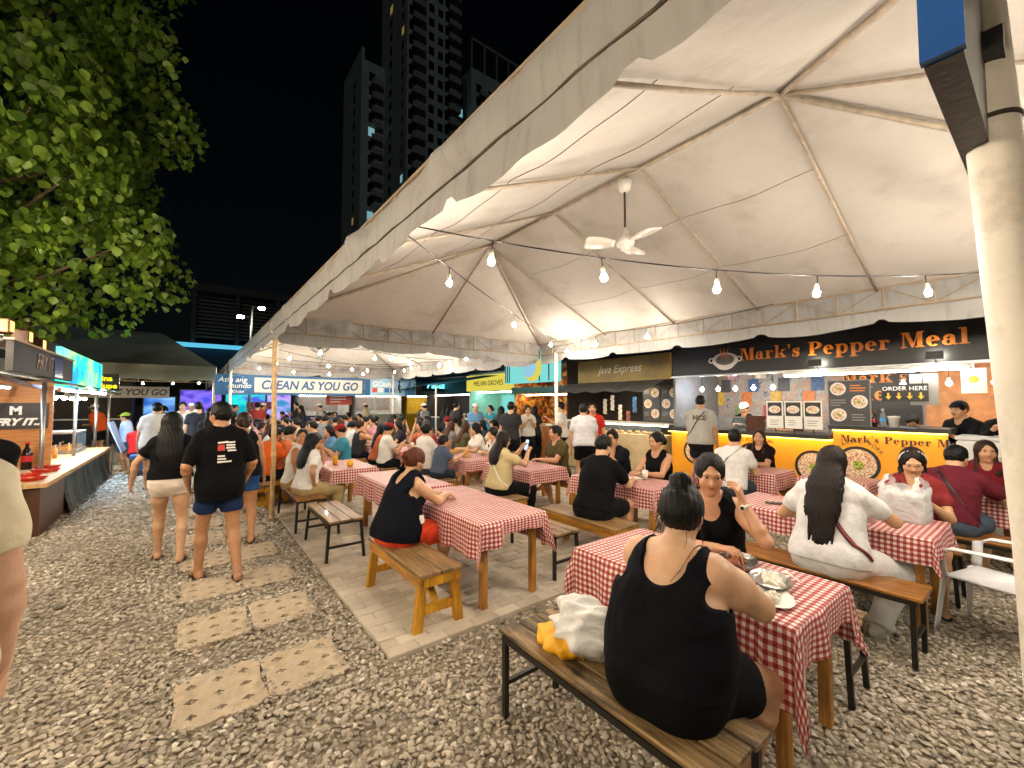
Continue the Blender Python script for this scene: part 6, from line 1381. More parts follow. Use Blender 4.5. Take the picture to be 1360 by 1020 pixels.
def ik(a, t, l1, l2, pole):
    d = t-a; L_ = np.linalg.norm(d)
    if L_ > (l1+l2)*.995: t = a+d*(l1+l2)*.995/L_; d = t-a; L_ = np.linalg.norm(d)
    u = d/L_; x = (l1*l1-l2*l2+L_*L_)/(2*L_); r = math.sqrt(max(l1*l1-x*x, 0))
    p = A(pole, float); p = p-u*p.dot(u); p = nrm(p)
    return a+u*x+p*r, t

def skin_mat(tone):
    return mat('skin_'+tone.strip('#'), tone, rough=.45, var=.08, nscale=22, bump=.14, bscale=260, sss=.12)
def cloth_mat(c):
    lc = rgb(c); lc = tuple(v*.4 for v in lc) if max(lc) < .035 else lc
    return mat('fabric_'+c.strip('#'), lc, rough=.9, spec=.15, var=.08, nscale=18, bump=.12, bscale=400, wrinkle=.25, wscale=14)
def hair_mat(c='#120c0a'):
    n = 'hair_'+c.strip('#')
    if n in MATS: return MATS[n]
    m = mat(n, tuple(v*.5 for v in rgb(c)), rough=.55, var=.35, nscale=60, spec=.25)
    nt = m.node_tree; N = nt.nodes; L = nt.links; b = N['Principled BSDF']
    tc = N.new('ShaderNodeTexCoord'); mp = N.new('ShaderNodeMapping'); mp.inputs['Scale'].default_value = (160, 160, 9)
    t = N.new('ShaderNodeTexNoise'); t.inputs['Scale'].default_value = 1; t.inputs['Detail'].default_value = 3; L.new(tc.outputs['Object'], mp.inputs[0]); L.new(mp.outputs[0], t.inputs['Vector'])
    bp = N.new('ShaderNodeBump'); bp.inputs['Strength'].default_value = .55; bp.inputs['Distance'].default_value = .006
    L.new(t.outputs[0], bp.inputs['Height']); L.new(bp.outputs[0], b.inputs['Normal'])
    return m

FRM = np.eye(3)
def make_person(label, loc, yaw, S, group=None, cat='person'):
    """S: dict of body / pose / clothes. local frame: facing +Y, right hand +X"""
    root = thing('person', label, cat, (loc[0], loc[1], loc[2] if len(loc) > 2 else 0.), math.radians(yaw), group)
    build_person(root, S)
    return root

def build_person(root, S):
    h = S.get('h', 1.62); s = h/1.65; b = S.get('bulk', 1.); fem = S.get('fem', False); res = S.get('res', .014)
    fine = res <= .0091; far = res > .02
    tone = S.get('skin', '#b98662'); pose = S.get('pose', 'stand'); seat = S.get('seat', .45)
    lean = math.radians(S.get('lean', 8 if pose == 'sit' else 2)); side = math.radians(S.get('side', 0)); tw = math.radians(S.get('twist', 0))
    shr = S.get('arm_b', b**.7); lb = S.get('leg_b', b**.6)
    pz = (seat+.085*b**.8) if pose == 'sit' else .905*s
    P = A([0., 0., pz]); X = A([1., 0, 0]); Yv = A([0., 1, 0]); Zv = A([0, 0, 1.])
    U = nrm(A([math.sin(side), math.sin(lean)*math.cos(side), math.cos(lean)*math.cos(side)]))
    Lx = nrm(np.cross(Yv, U)); Lx = Lx if Lx[0] > 0 else -Lx
    Lc = nrm(Lx*math.cos(tw)+np.cross(U, Lx)*math.sin(tw))   # chest lateral, twisted
    Wc = nrm(np.cross(U, Lc)); W0 = nrm(np.cross(U, Lx))
    hump = S.get('slump', 0.)                                  # upper spine bends further forward
    U2 = nrm(U+W0*hump)
    waist = P+U*.15*s; chest = waist+(U*.6+U2*.4)*.16*s; shc = chest+U2*.135*s; nb = shc+U2*.05*s
    sw = (.152 if fem else .168)*s*(.8+.2*b)
    shz = S.get('shrug', 0.)
    shl = [shc-Lc*sw-U2*(.012-shz)*s, shc+Lc*sw-U2*(.012-shz)*s]   # 0 left 1 right
    hw = .092*s*(.7+.3*b)
    pr = []
    tk = .06
    rp, rw, rc = (.165 if fem else .152)*s, (.128 if fem else .135)*s, (.145 if fem else .158)*s
    bw = S.get('belly', b); hb = S.get('hips', b)
    tors = [cap(P-Lx*.0, P+U*.05*s, rp*hb, rp*hb*.98, tk, W0, .78 if pose == 'sit' else .70),
            cap(P+U*.05*s, waist, rp*.97*hb, rw*bw, tk, W0, .74),
            cap(waist, chest, rw*bw, rc*(.6+.4*b), tk, Wc, .74),
            cap(chest, shc-U2*.045*s, rc*(.6+.4*b), .118*s*(.75+.25*b), tk, Wc, .70),
            cap(shl[0]*.72+shl[1]*.28-U2*.012*s, shl[1]*.72+shl[0]*.28-U2*.012*s, .062*s*(.8+.2*b), .062*s*(.8+.2*b), .05),
            cap(shl[0]*.80+nb*.20-U2*.01, nb-Lc*.03*s, .045*s*b**.4, .048*s, .05), cap(shl[1]*.80+nb*.20-U2*.01, nb+Lc*.03*s, .045*s*b**.4, .048*s, .05)]
    if pose == 'sit' or True:
        for q in (-1, 1): tors.append(cap(P+Lx*q*.07*s*hb-W0*.045*s*hb-U*.02*s, P+Lx*q*.075*s*hb-W0*.02*s*hb-U*.035*s, .098*s*hb, .098*s*hb, .05))
    if b > 1.25: tors.append(ell(waist-U*.02+W0*.06*b*s, (rw*bw*.95, rw*bw*.75, .14*s), [Lx, W0, U], .08)); tors += [cap(waist+Lx*q*.09*s*b-U*.03, waist+Lx*q*.08*s*b+U*.10*s, .08*s*b, .075*s*b, .07) for q in (-1, 1)]
    if fem:
        for q in (-1, 1): tors.append(ell(chest+Lc*q*.068*s*b**.5+Wc*.085*s*(.6+.4*b)+U*.01, (.062*s*b**.6, .06*s*b**.6, .062*s*b**.6), [Lc, Wc, U], .04))
    pr += tors
    # head
    hy, hp, hr = [math.radians(v) for v in (list(S.get('head', (0, 0)))+[0])[:3]]
    hU = nrm(U2*.35+Zv*.65); n_dir = nrm(U2*.75+Zv*.25+W0*.25)
    f0 = nrm(Wc-hU*Wc.dot(hU)); r0 = np.cross(f0, hU)
    hf = nrm(f0*math.cos(hy)-r0*math.sin(hy)); hrt = np.cross(hf, hU)
    hf2 = nrm(hf*math.cos(hp)+hU*math.sin(hp)); hu2 = nrm(np.cross(hrt, hf2))
    hrt2 = nrm(hrt*math.cos(hr)+hu2*math.sin(hr)); hu2 = nrm(np.cross(hrt2, hf2)); hrt = hrt2
    HF = [hrt, hf2, hu2]
    HC = nb+n_dir*.055*s+hU*.10*s+hf*.012*s
    hs = s**.35*S.get('hs', 1.)
    def HP(x, y, z): return HC+(hrt*x+hf2*y+hu2*z)*hs
    nr = (.047 if fem else .056)*s*(.75+.25*b)
    neck = [cap(nb-U2*.02*s, HP(0, -.018, -.065), nr*1.08, nr, .03)]
    head = [ell(HP(0, -.008, .022), tuple(v*hs for v in (.074, .093, .092)), HF, .02),
            ell(HP(0, .022, -.042), tuple(v*hs for v in (.057*(.9+.1*b), .066, .074)), HF, .035)]
    if not far:
        head += [cap(HP(0, .086, .004), HP(0, .101, -.026), .008*hs, .0125*hs, .012), ell(HP(-.013, .09, -.03), (.009, .009, .008), HF, .008), ell(HP(.013, .09, -.03), (.009, .009, .008), HF, .008),
                 ell(HP(-.074, -.004, -.012), (.011, .02, .031), HF, .008), ell(HP(.074, -.004, -.012), (.011, .02, .031), HF, .008),
                 cap(HP(-.036, .08, .026), HP(.036, .08, .026), .012*hs, .012*hs, .02), ell(HP(0, .066, -.10), (.022, .018, .018), HF, .02)]
        head += [ell(HP(q*.040, .058, -.032), (.024, .022, .026), HF, .025) for q in (-1, 1)]
        if fine: head += [dict(ell(HP(q*.031, .096, .008), (.017, .013, .010), HF, .010), op='sub') for q in (-1, 1)]
    pr += neck+head
    # arms
    ua, fa = .275*s, .235*s
    hands = S.get('hands', ('side', 'side'))
    arms = []; handp = []; JA = {}
    for i in (0, 1):
        q = -1 if i == 0 else 1
        tgt = hands[i]; a = shl[i]
        if isinstance(tgt, str):
            tz = S.get('table', .74)
            tgt = {'side': A([q*(.25*s*(.7+.3*b)), .05, pz-.10*s]) if pose == 'stand' else A([q*.2, .12, pz+.05]),
                   'table': A([q*.13, .40*s+math.sin(lean)*.25, tz+.045]), 'tablein': A([q*.03, .40*s+math.sin(lean)*.25, tz+.05]),
                   'lap': A([q*.10, .26, pz+.12]), 'mouth': HP(q*.03, .15, -.09), 'chin': HP(q*.05, .10, -.13), 'hip': P+X*q*.2+U*.06,
                   'phone': chest+Wc*.30*s+Lc*q*.05+U*.05, 'swing': A([q*.30, -.12, pz-.05]), 'swingf': A([q*.27, .24, pz-.02]), 'fold': chest+Wc*.2*s-Lc*q*.08-U*.08}[tgt]
        tgt = A(tgt, float)
        pole = S.get('poles', (None, None))[i]
        if pole is None: pole = A([q*.55, -.5, -.8])
        e, w = ik(a, tgt, ua, fa, pole)
        r1, r2, r3 = (.044 if fem else .05)*s*shr, (.036 if fem else .041)*s*shr**.9, .0255*s*shr**.6
        m = e+(w-e)*.28
        arms += [cap(a, a+(e-a)*.45, r1*1.12, r1*1.05, .045, arm=i), cap(a+(e-a)*.45, e, r1*1.05, r2*.95, .03, arm=i), cap(e, m, r2*.95, r2*1.02, .02, arm=i), cap(m, w, r2*1.0, r3, .02, arm=i)]
        hd = nrm(w-e); hb = S.get('handdir', (None, None))[i]
        if hb is not None: hd = nrm(A(hb, float))
        pn = S.get('palm', (None, None))[i]
        pn = A(pn, float) if pn is not None else (A([0, 0, -1.]) if abs(hd[2]) < .7 else A([-q*1., .2, 0]))
        pn = nrm(pn-hd*pn.dot(hd)); tv = np.cross(hd, pn)*q            # thumb side
        if S.get('flipthumb', (0, 0))[i]: tv = -tv
        JA[i] = (a, e, w, hd, pn, tv)
        hs_ = s**.5*S.get('hand_s', 1.)
        if far: handp.append(cap(w, w+hd*.12*hs_, .026, .02, .015, tv, 1.)); continue
        curl = S.get('curl', (.35, .35))[i]
        for j, o in enumerate((.030, .010, -.010, -.029)):
            kn = w+hd*(.088-.006*abs(j-1))*hs_+tv*o*hs_
            handp.append(cap(w+tv*o*.45*hs_+hd*.01, kn, .0155*hs_, .0125*hs_, .012))
            p0 = kn; L_ = (.070, .078, .072, .056)[j]*hs_; ang = 0
            for sg in range(3 if fine else 2):
                ang += curl*(1.15 if sg else .8); dd = hd*math.cos(ang)+pn*math.sin(ang)+tv*(.06*(1.5-j)*(1 if sg == 0 else .3))
                p1 = p0+nrm(dd)*L_*((.45, .32, .23)[sg] if fine else .5); rr = max(.0092*hs_, res*.85 if not fine else 0)
                handp.append(cap(p0, p1, rr*1.08-.0006*sg, rr-.0008*sg, .0045 if sg or fine else .008)); p0 = p1
        t0 = w+hd*.022*hs_+tv*.024*hs_; t1 = t0+nrm(hd*.65+tv*.62+pn*.35)*.045*hs_; t2 = t1+nrm(hd*.85+tv*.15+pn*(.3+curl*.5))*.034*hs_
        handp += [cap(w+hd*.02*hs_, t1, .016*hs_, .0115*hs_, .012), cap(t1, t2, .0112*hs_, .0092*hs_, .006)]
    # legs
    tl, sl_ = .425*s, .405*s
    legs = []; feet = []; JL = {}
    ft = S.get('feet', (None, None)); kp = S.get('knees', (None, None))
    for i in (0, 1):
        q = -1 if i == 0 else 1
        hp_ = P+Lx*q*hw-A([0, 0, .025*s])
        if pose == 'sit': hp_ = hp_+A([0, .03*b, 0])
        t = ft[i]
        if t is None: t = (q*(.13 if pose == 'sit' else .09)*s, (.40*s+.02*b) if pose == 'sit' else 0., .075*s)
        t = A(t, float)
        pole = kp[i] if kp[i] is not None else ((q*.12, .6, 1.) if pose == 'sit' else (q*.05, 1., 0.))
        k_, an = ik(hp_, t, tl, sl_, pole)
        R1, R2, R3, R4 = .086*s*lb, .056*s*lb**.9, .052*s*lb**.8, .033*s*lb**.5
        cf = k_+(an-k_)*.3; bk = -nrm(np.cross(np.cross(k_-hp_, an-k_)+1e-6, an-k_)) if pose == 'sit' else -Yv
        bk = A([0, -1., 0])
        legs += [cap(hp_, hp_+(k_-hp_)*.5, R1, R1*.86, .05, leg=i), cap(hp_+(k_-hp_)*.5, k_, R1*.86, R2, .04, leg=i), cap(k_, cf+bk*.012*s, R2*.93, R3*1.05, .025, leg=i), cap(cf+bk*.012*s, an, R3*1.05, R4, .025, leg=i)]
        fy = math.radians(S.get('footyaw', (8, -8))[i])
        fd = A([-math.sin(fy), math.cos(fy), 0.]); fl = A([fd[1], -fd[0], 0])
        lift = S.get('heel', (0, 0))[i]
        heel = an-fd*.035*s-Zv*(.045*s); ball = an+fd*.12*s-Zv*(.052*s+lift); toe = an+fd*.165*s-Zv*(.056*s+lift)
        feet += [cap(an, heel, .034*s, .03*s, .02, foot=i), cap(an-Zv*.01+fd*.01, ball, .034*s, .02*s, .02, foot=i), cap(heel, ball, .028*s, .024*s, .02, foot=i), cap(ball-fl*.02*s, ball+fl*.022*s, .018*s, .016*s, .015, foot=i), cap(ball, toe, .024*s, .016*s, .015, fl*0+Zv, .8, foot=i)]
        JL[i] = (hp_, k_, an, fd, fl, heel, toe, lift)
    body = pr+arms+handp+legs+feet
    sm = skin_mat(tone)
    Vv, F = field_mesh(body, res)
    np_obj('body', Vv, F, sm, root)
    # ---------------- clothes
    sdn = np.random.default_rng(int(abs(root.location[0]*100)+abs(root.location[1]*37))); DD = [nrm(sdn.normal(size=3)) for _ in range(8)]
    def wr(amp):
        def f(Xg, Yg, Zg):
            dt = lambda i, k: (Xg*DD[i][0]+Yg*DD[i][1]+Zg*DD[i][2])*k
            w1 = 1.9*np.sin(dt(0, 13))+1.2*np.sin(dt(1, 29))
            return amp*(.9*np.sin(dt(2, 24)+w1)*np.sin(dt(3, 17)+1.4*np.sin(dt(4, 21)))+.45*np.sin(dt(5, 55)+w1*1.5)*np.sin(dt(6, 31)+w1))
        return f
    # bottom
    bt = S.get('bottom', ('shorts', '#1a1d26')); kind, bc = bt[0], bt[1]
    ext = bt[2] if len(bt) > 2 else {'shorts': .62, 'pants': 1., 'hot': .3}.get(kind, .6)
    bp_ = [dict(q) for q in tors[:2]] + [dict(q) for q in tors[7:9]]
    bp_ += [dict(q) for q in tors[9:] if b > 1.25]
    for q in bp_: q['cut'] = ((P+U*.09*s, U),); q['g'] = .013
    flare = S.get('flare', .016)
    for q in legs:
        i = q['leg']; hp_, k_, an = JL[i][:3]; q = dict(q)
        if kind == 'pants':
            d = nrm(an-k_); q['cut'] = ((an-d*S.get('ankle', .01), d),); q['g'] = flare*1.1; q['k'] = .05
        else:
            isth = np.linalg.norm(q['b']-k_) < 1e-6 or np.linalg.norm(q['a']-hp_) < 1e-6
            if not isth: continue
            d = nrm(k_-hp_); q['cut'] = ((hp_+(k_-hp_)*ext, d),); q['g'] = flare; q['k'] = .04
        bp_.append(q)
    if kind == 'pants' :
        for i in (0, 1): bp_.append(cap(JL[i][1]*.6+JL[i][2]*.4, JL[i][2], .055*s, .055*s, .05, cut=((JL[i][2], nrm(JL[i][2]-JL[i][1])),)))
    Vv, F = field_mesh(bp_, res, noise=wr(.0028) if not far else None)
    if len(F): np_obj({'pants': 'trousers'}.get(kind, 'shorts'), Vv, F, S.get('bmat') or cloth_mat(bc), root)
    # top
    tp = S.get('top', ('tee', '#20222a')); kind, c = tp[0], tp[1]
    hem = S.get('hem', .02 if pose == 'sit' else .06)*s
    T = [dict(q) for q in tors]
    loose = S.get('loose', .016)
    for q in T: q['g'] = loose
    if pose == 'stand' or S.get('longtop'):
        T.append(cap(P-U*hem, P+U*.05*s, rp*b*1.0, rp*b*.97, .05, W0, .76, g=loose+.004))
    subs = []; cuts = [(P-U*hem*(1. if pose == 'stand' else 1.), -U)]
    if kind in ('tee', 'long'):
        fr = tp[2] if len(tp) > 2 else .62
        for q in arms:
            i = q['arm']; a, e, w = JA[i][:3]; q = dict(q)
            up = np.linalg.norm(q['b']-e) < 1e-6 or np.linalg.norm(q['a']-a) < 1e-6
            if kind == 'tee':
                if not up: continue
                d = nrm(e-a); q['cut'] = ((a+(e-a)*fr, d),); q['g'] = .011; q['k'] = .035
            else:
                d = nrm(w-e); q['cut'] = ((w-d*.01, d),); q['g'] = .013; q['k'] = .04
            T.append(q)
        subs = [cap(nb+U2*.10+Wc*.03, nb+Wc*.055*s-U2*.008, .058*s, .052*s, .02), cap(nb+U2*.03, nb+U2*.15, nr*1.35, nr*1.5, .02)]
    else:
        back, front, shs = {'tank': (.10, .11, .062), 'sleeveless': (.015, .05, .05), 'crop': (.06, .12, .06)}[kind]
        back = S.get('scoop', back); wid = S.get('scoopw', .075)*s*(.6+.4*b)
        T = [q for j, q in enumerate(T) if j != 4] + [dict(tors[4], g=loose)]
        for i in (0, 1):
            q = -1 if i == 0 else 1
            o = shl[i]+Lc*q*S.get('strap', .03)*s
            subs += [cap(o+U2*.10*s, o-U2*.06*s, shs*s*(.7+.3*b), shs*s*(.7+.3*b)*1.0, .02), cap(o-U2*.06*s+Wc*.15, o-U2*.06*s-Wc*.15, .032*s*b, .032*s*b, .02)]
        for dw, dn in ((-1, back), (1, front)):
            subs.append(cap(nb+Wc*dw*(.03+.20)*s*b-U2*dn*s+U2*.035, nb+Wc*dw*.02*s-U2*dn*s*.6+U2*.035, wid*.85, wid*.8, .02, U2, .9))
            subs.append(cap(nb+Wc*dw*.22*s*b+U2*.03, nb+U2*.06*s, wid, wid, .02))
        subs.append(cap(nb+U2*.02, nb+U2*.15, wid*.95, wid, .02))
    Vv, F = field_mesh(T, res, subs=subs, cuts=cuts, noise=wr(S.get('wrinkle', .0032)) if not far else None)
    np_obj('shirt' if kind in ('tee', 'long') else 'tank_top', Vv, F, S.get('tmat') or cloth_mat(c), root)
    # ---------------- hair
    hk = S.get('hair', 'short'); hc = S.get('hairc', '#0e0a09'); hm = hair_mat(hc)
    infl = {'short': .010, 'cap': .009, 'bald': .002}.get(hk, .013)
    Hh = [ell(HP(0, -.016, .026), tuple((v+infl)*hs for v in (.0755, .093, .0935)), HF, .02)]
    hsub = [ell(HP(0, .135, -.012), (.082*hs, .094*hs, .108*hs), HF, .01), ell(HP(0, .10, -.09), (.09*hs, .10*hs, .08*hs), HF, .01), ell(HP(.006 if fem else -.02, .112, .062), ((.040 if fem else .055)*hs, .052*hs, .046*hs), HF, .01)]
    hcut = []
    ln = S.get('hairlen', .42)
    if hk in ('short', 'cap'):
        hsub += [ell(HP(q*.085, .03, -.055), (.03, .05, .055), HF, .01) for q in (-1, 1)]
        hcut = [(HP(0, -.09, -.058), nrm(-hu2*1.-hf2*.55))]
        if hk == 'short': Hh.append(ell(HP(.0, .02, .088), (.058*hs, .07*hs, .034*hs), HF, .03))
    else:
        hcut = [(HP(0, -.09, -.085), nrm(-hu2*1.-hf2*.25))] if hk in ('bun', 'pony') else []
        if hk in ('bun', 'pony'): hsub += [ell(HP(q*.088, .045, -.062), (.036, .062, .075), HF, .01) for q in (-1, 1)]
    if hk == 'bun':
        bx = S.get('bun', (0, -.045, .135)); Hh += [ell(HP(*bx), (.045*hs, .045*hs, .04*hs), HF, .012), ell(HP(bx[0]+.01, bx[1]-.01, bx[2]+.015), (.032, .03, .03), HF, .01)]
    if hk == 'pony':
        b0 = HP(0, -.115, .05); b1 = HP(0, -.15, -.02); b2 = b1-Zv*.2-W0*.02
        Hh += [cap(HP(0, -.09, .05), b0, .03, .028, .02), cap(b0, b1, .028, .034, .02), cap(b1, b2, .034, .014, .02)]
    if hk == 'long':
        bb = HP(0, -.055, -.02); bo = S.get('hairback', .10)
        ho = .012+(b-1)*.10; m1 = nb-Wc*(.065*s*b**.5+ho*.6)+U2*.03; top_m = shc-Wc*(rc*.62*(.6+.4*b)+.006+ho)
        e1 = top_m+(chest-Wc*(rc*.74*(.6+.4*b)+.010+ho)-top_m)*min(1., max(.2, (ln-.14)/.15))
        e2 = e1+(waist-Wc*(rw*bw*.74+.014)-chest+Wc*(rc*.74*(.6+.4*b)))*max(0., (ln-.29)/.16)
        wd = S.get('hairw', .072)
        Hh += [cap(bb, m1, .082*hs, wd, .03, Wc, .55), cap(m1, top_m, wd, wd*1.05, .03, Wc, .42), cap(top_m, e1, wd*1.05, wd*.95, .03, Wc, .32), cap(e1, e2, wd*.95, wd*.6, .03, Wc, .28)]
        for q in (-1, 1):
            Hh += [cap(HP(q*.068, -.01, .01), HP(q*.070, -.02, -.10), .026*hs, .022*hs, .02)]
            if S.get('hairfront'): Hh += [cap(HP(q*.070, -.012, -.09), shc+Lc*q*.085*s+Wc*.10*s-U2*.02, .023, .024, .02), cap(shc+Lc*q*.085*s+Wc*.10*s-U2*.02, chest+Lc*q*.08*s+Wc*(.125*s)-U*.02, .024, .012, .02)]
        if S.get('strands'):
            for j in range(5):
                o = (j-2)*.032+.01*math.sin(j*7); Hh.append(cap(e1+Lc*o, e2+Lc*o*1.15-U*(.03+.05*abs(math.sin(j*3.1))), .018, .007, .012))
    if not far:
        gro = (lambda Xg, Yg, Zg: (0. if hk == 'long' else .0022)*np.sin((Xg*hf2[0]+Yg*hf2[1]+Zg*.4)*95+3*np.sin(Zg*33))+.0016*np.sin((Xg*hrt[0]+Yg*hrt[1])*260+4*np.sin(Zg*14))+.0014*np.sin((Xg+Yg)*170+Zg*9)) if hk != 'short' else (lambda Xg, Yg, Zg: .0028*np.sin(Xg*190+3*np.sin(Zg*60))*np.sin(Yg*170+2*np.sin(Xg*70))+.002*np.sin((Zg+Yg)*140+Xg*40))
    else: gro = None
    if hk != 'bald':
        Vv, F = field_mesh(Hh, res if not fine else max(res, .006), subs=hsub, cuts=hcut, noise=gro)
        np_obj('hair', Vv, F, hm, root)
    if fine and hk in ('bun', 'pony'):
        rs = np.random.default_rng(4); mb = MB()
        for j in range(46):
            a = rs.uniform(-2.6, 2.6); p0 = HP(.086*math.sin(a), -.018-.098*math.cos(a), rs.uniform(-.07, .02)); o = nrm(p0-HP(0, -.01, -.02)); p1 = p0+o*rs.uniform(.004, .012)-hu2*rs.uniform(.015, .03); p2 = p1+o*rs.uniform(-.004, .012)-hu2*rs.uniform(.015, .04)+hrt*rs.uniform(-.012, .012)
            mb.tube([p0-o*.006, p1, p2], [.0014, .0012, .0005], 3)
        for j in range(30):
            a = rs.uniform(0, 6.28); e = rs.uniform(.5, 1.4); d = hrt*math.cos(a)*math.cos(e)+hf2*math.sin(a)*math.cos(e)+hu2*math.sin(e); p0 = HP(0, -.016, .026)+A(d)*.098*hs; p1 = p0+nrm(d+A(hrt)*rs.uniform(-1, 1)+A(hf2)*rs.uniform(-1, 1))*.018; mb.tube([p0-A(d)*.004, p1], [.001, .0004], 3)
        tag(mb.build('loose_hair', hm, root), kind='stuff')
    if hk == 'cap':
        cm = cloth_mat(S.get('capc', '#e8e6df'))
        Vv, F = field_mesh([ell(HP(0, -.008, .045), (.088*hs, .106*hs, .088*hs), HF, .02), cap(HP(0, .07, .052), HP(0, .13, .042), .05, .045, .02, hu2, .16)], min(res, .014), cuts=[(HP(0, 0, .038), -hu2)])
        np_obj('cap', Vv, F, cm, root)
    if not far and S.get('face', True):
        # eyes, brows, lips
        wm = mat('eye_white', '#d8d0c8', rough=.25, var=0); im = mat('iris_dark', '#140c08', rough=.15, var=0); lm = mat('lips_'+S.get('lips', '#a5675a').strip('#'), S.get('lips', '#a5675a'), rough=.4, var=.05); bm = mat('brow', '#120d0b', rough=.8, var=0)
        R3 = Matrix((V3(hrt), V3(hf2), V3(hu2))).transposed()
        def ellm(name, c, r, m, n1=10, n2=7):
            mb = MB(); prof = [(max(math.sin(PI*k/n2), .02), -math.cos(PI*k/n2)) for k in range(n2+1)]; mb.lathe(prof, n1)
            mb.v = [tuple(R3 @ V3((p[0]*r[0], p[1]*r[1], p[2]*r[2]))+V3(c)) for p in mb.v]
            return mb.build(name, m, root, True)
        op = S.get('eyeopen', .0070)
        for q in (-1, 1):
            ellm('eye', HP(q*.031, .0795, .009), (.0160*hs, .0090*hs, op*hs), wm); e2_ = ellm('iris', HP(q*.031+S.get('gaze', 0), .0835, .0085), (.0062*hs, .0062*hs, min(.0062, op*.98)*hs), im)
            mb = MB(); mb.tube([HP(q*.013, .0895, .027), HP(q*.028, .089, .0325), HP(q*.050, .074, .027)], [.0036, .0042, .0018], 6); mb.build('eyebrow', bm, root, True)
            mb = MB(); mb.tube([HP(q*.0165, .0855, .0085), HP(q*.031, .0895, .0145*op/.0062), HP(q*.0465, .0795, .009)], [.0016, .0028, .0018], 5); mb.build('eyelash', bm, root, True)
        ellm('lips', HP(0, .0835, -.0555), (.0225*hs, .010*hs, .0042*hs), lm); ellm('lips', HP(0, .082, -.0635), (.0185*hs, .0105*hs, .0055*hs), lm)
    # footwear
    fw = S.get('shoes', ('flip', '#1b1715'))
    if fw and not far:
        fm = mat('footwear_'+fw[1].strip('#'), fw[1], rough=.6, var=.1)
        for i in (0, 1):
            hp_, k_, an, fd, fl, heel, toe, lift = JL[i]
            if fw[0] == 'shoe':
                q = [dict(z, g=.009) for z in feet if z['foot'] == i]
                Vv, F = field_mesh(q, max(res, .009), cuts=[(an+Zv*.015, Zv)]); np_obj('shoe', Vv, F, fm, root)
            else:
                mb = MB(); ptsq = []; 
                for k in range(18):
                    a = 2*PI*k/18; l = .128*s*math.cos(a); ww = (.040+.008*math.cos(a))*s*math.sin(a); ptsq.append((l, ww))
                c0 = (heel+toe)/2
                z0 = max(.002, an[2]-.082*s)
                top = [c0[:2]+fd[:2]*l+fl[:2]*w_ for l, w_ in ptsq]
                mb.add([(p[0], p[1], z0) for p in top]+[(p[0], p[1], z0+.016) for p in top], [tuple(range(18))[::-1], tuple(range(18, 36))]+[(k, (k+1) % 18, 18+(k+1) % 18, 18+k) for k in range(18)])
                if abs(lift) < .03: mb.build('sandal_sole', fm, root)
                for sd in (-1, 1):
                    m2 = MB(); m2.tube([an+fd*.11*s-Zv*.045*s, an+fd*.07*s+fl*sd*.028*s-Zv*.03*s, an+fd*.015*s+fl*sd*.04*s-Zv*.062*s], .005, 5); m2.build('sandal_strap', fm, root)
    root['_j'] = 0
    del root['_j']
    return dict(HP=HP, JA=JA, JL=JL, P=P, chest=chest, shc=shc, nb=nb, U=U, U2=U2, Lc=Lc, Wc=Wc, W0=W0, waist=waist, rc=rc, b=b, s=s, shl=shl, hf=hf2, hu=hu2, hr=hrt, rw=rw)
# ------------------------------------------------------------------ people (yaw -90 faces +x, yaw 90 faces -x, yaw 0 faces +y, 180 faces the camera side)
BK = '#14141a'; TAN = '#bd8f6d'; FAIR = '#c99a78'; DARKS = '#8f6244'
def strap(root, pts, m, w_=.028, th=.006, name='bag_strap'):
    P_ = [V3(p) for p in pts]; k = len(P_)-1; mb = MB(); up = (P_[-1]-P_[0]).normalized()
    c_ = sum(P_, V3((0, 0, 0)))/len(P_)
    side = up.cross(V3((c_.x, c_.y, 0))-V3((0, .0, 0))).normalized()
    def fn(u, v):
        t = u*k; i = min(int(t), k-1); f = t-i; return P_[i]*(1-f)+P_[i+1]*f+side*(v-.5)*w_
    mb.grid(fn, 60, 3); o = mb.build(name, m, root, True)
    sh_ = [c for c in root.children if c.name.startswith(('shirt', 'tank'))]
    if name == 'inner_strap': sh_ = [c for c in root.children if c.name.startswith('body')]
    if sh_:
        md = o.modifiers.new('wrap', 'SHRINKWRAP'); md.target = sh_[0]; md.wrap_method = 'NEAREST_SURFACEPOINT'; md.wrap_mode = 'ABOVE_SURFACE'; md.offset = .005 if name != 'strap_stripe' else .0085
    md = o.modifiers.new('thick', 'SOLIDIFY'); md.thickness = .004
def add_bag(root, c, d, m, rz=0):
    mb = MB(); mb.box(c, d, Matrix.Rotation(rz, 3, 'Z'), .02); return mb.build('sling_bag', m, root, True)
LEATHER = mat('black_leather', '#141212', rough=.4, var=.15)
def back_pts(J, q0, q1, off=.022, n=7):
    """strap line over the back from one shoulder to the opposite hip"""
    a = J['shl'][1]*.62+J['nb']*.38+J['U2']*.055; b = J['P']+J['Lc']*(-.19*J['s']*J['b'])+J['U']*.02
    if q0 < 0: a = J['shl'][0]*.62+J['nb']*.38+J['U2']*.055; b = J['P']+J['Lc']*(.19*J['s']*J['b'])+J['U']*.02
    pts = []
    for i in range(n):
        t = i/(n-1); p = a*(1-t)+b*t; bl = math.sin(PI*min(1, t*1.0))**.6; pts.append(p-J['Wc']*(J['rc']*.80*(.6+.4*J['b'])*bl+off*1.0*(1 if 0 < i < n-1 else .3)))
    return pts
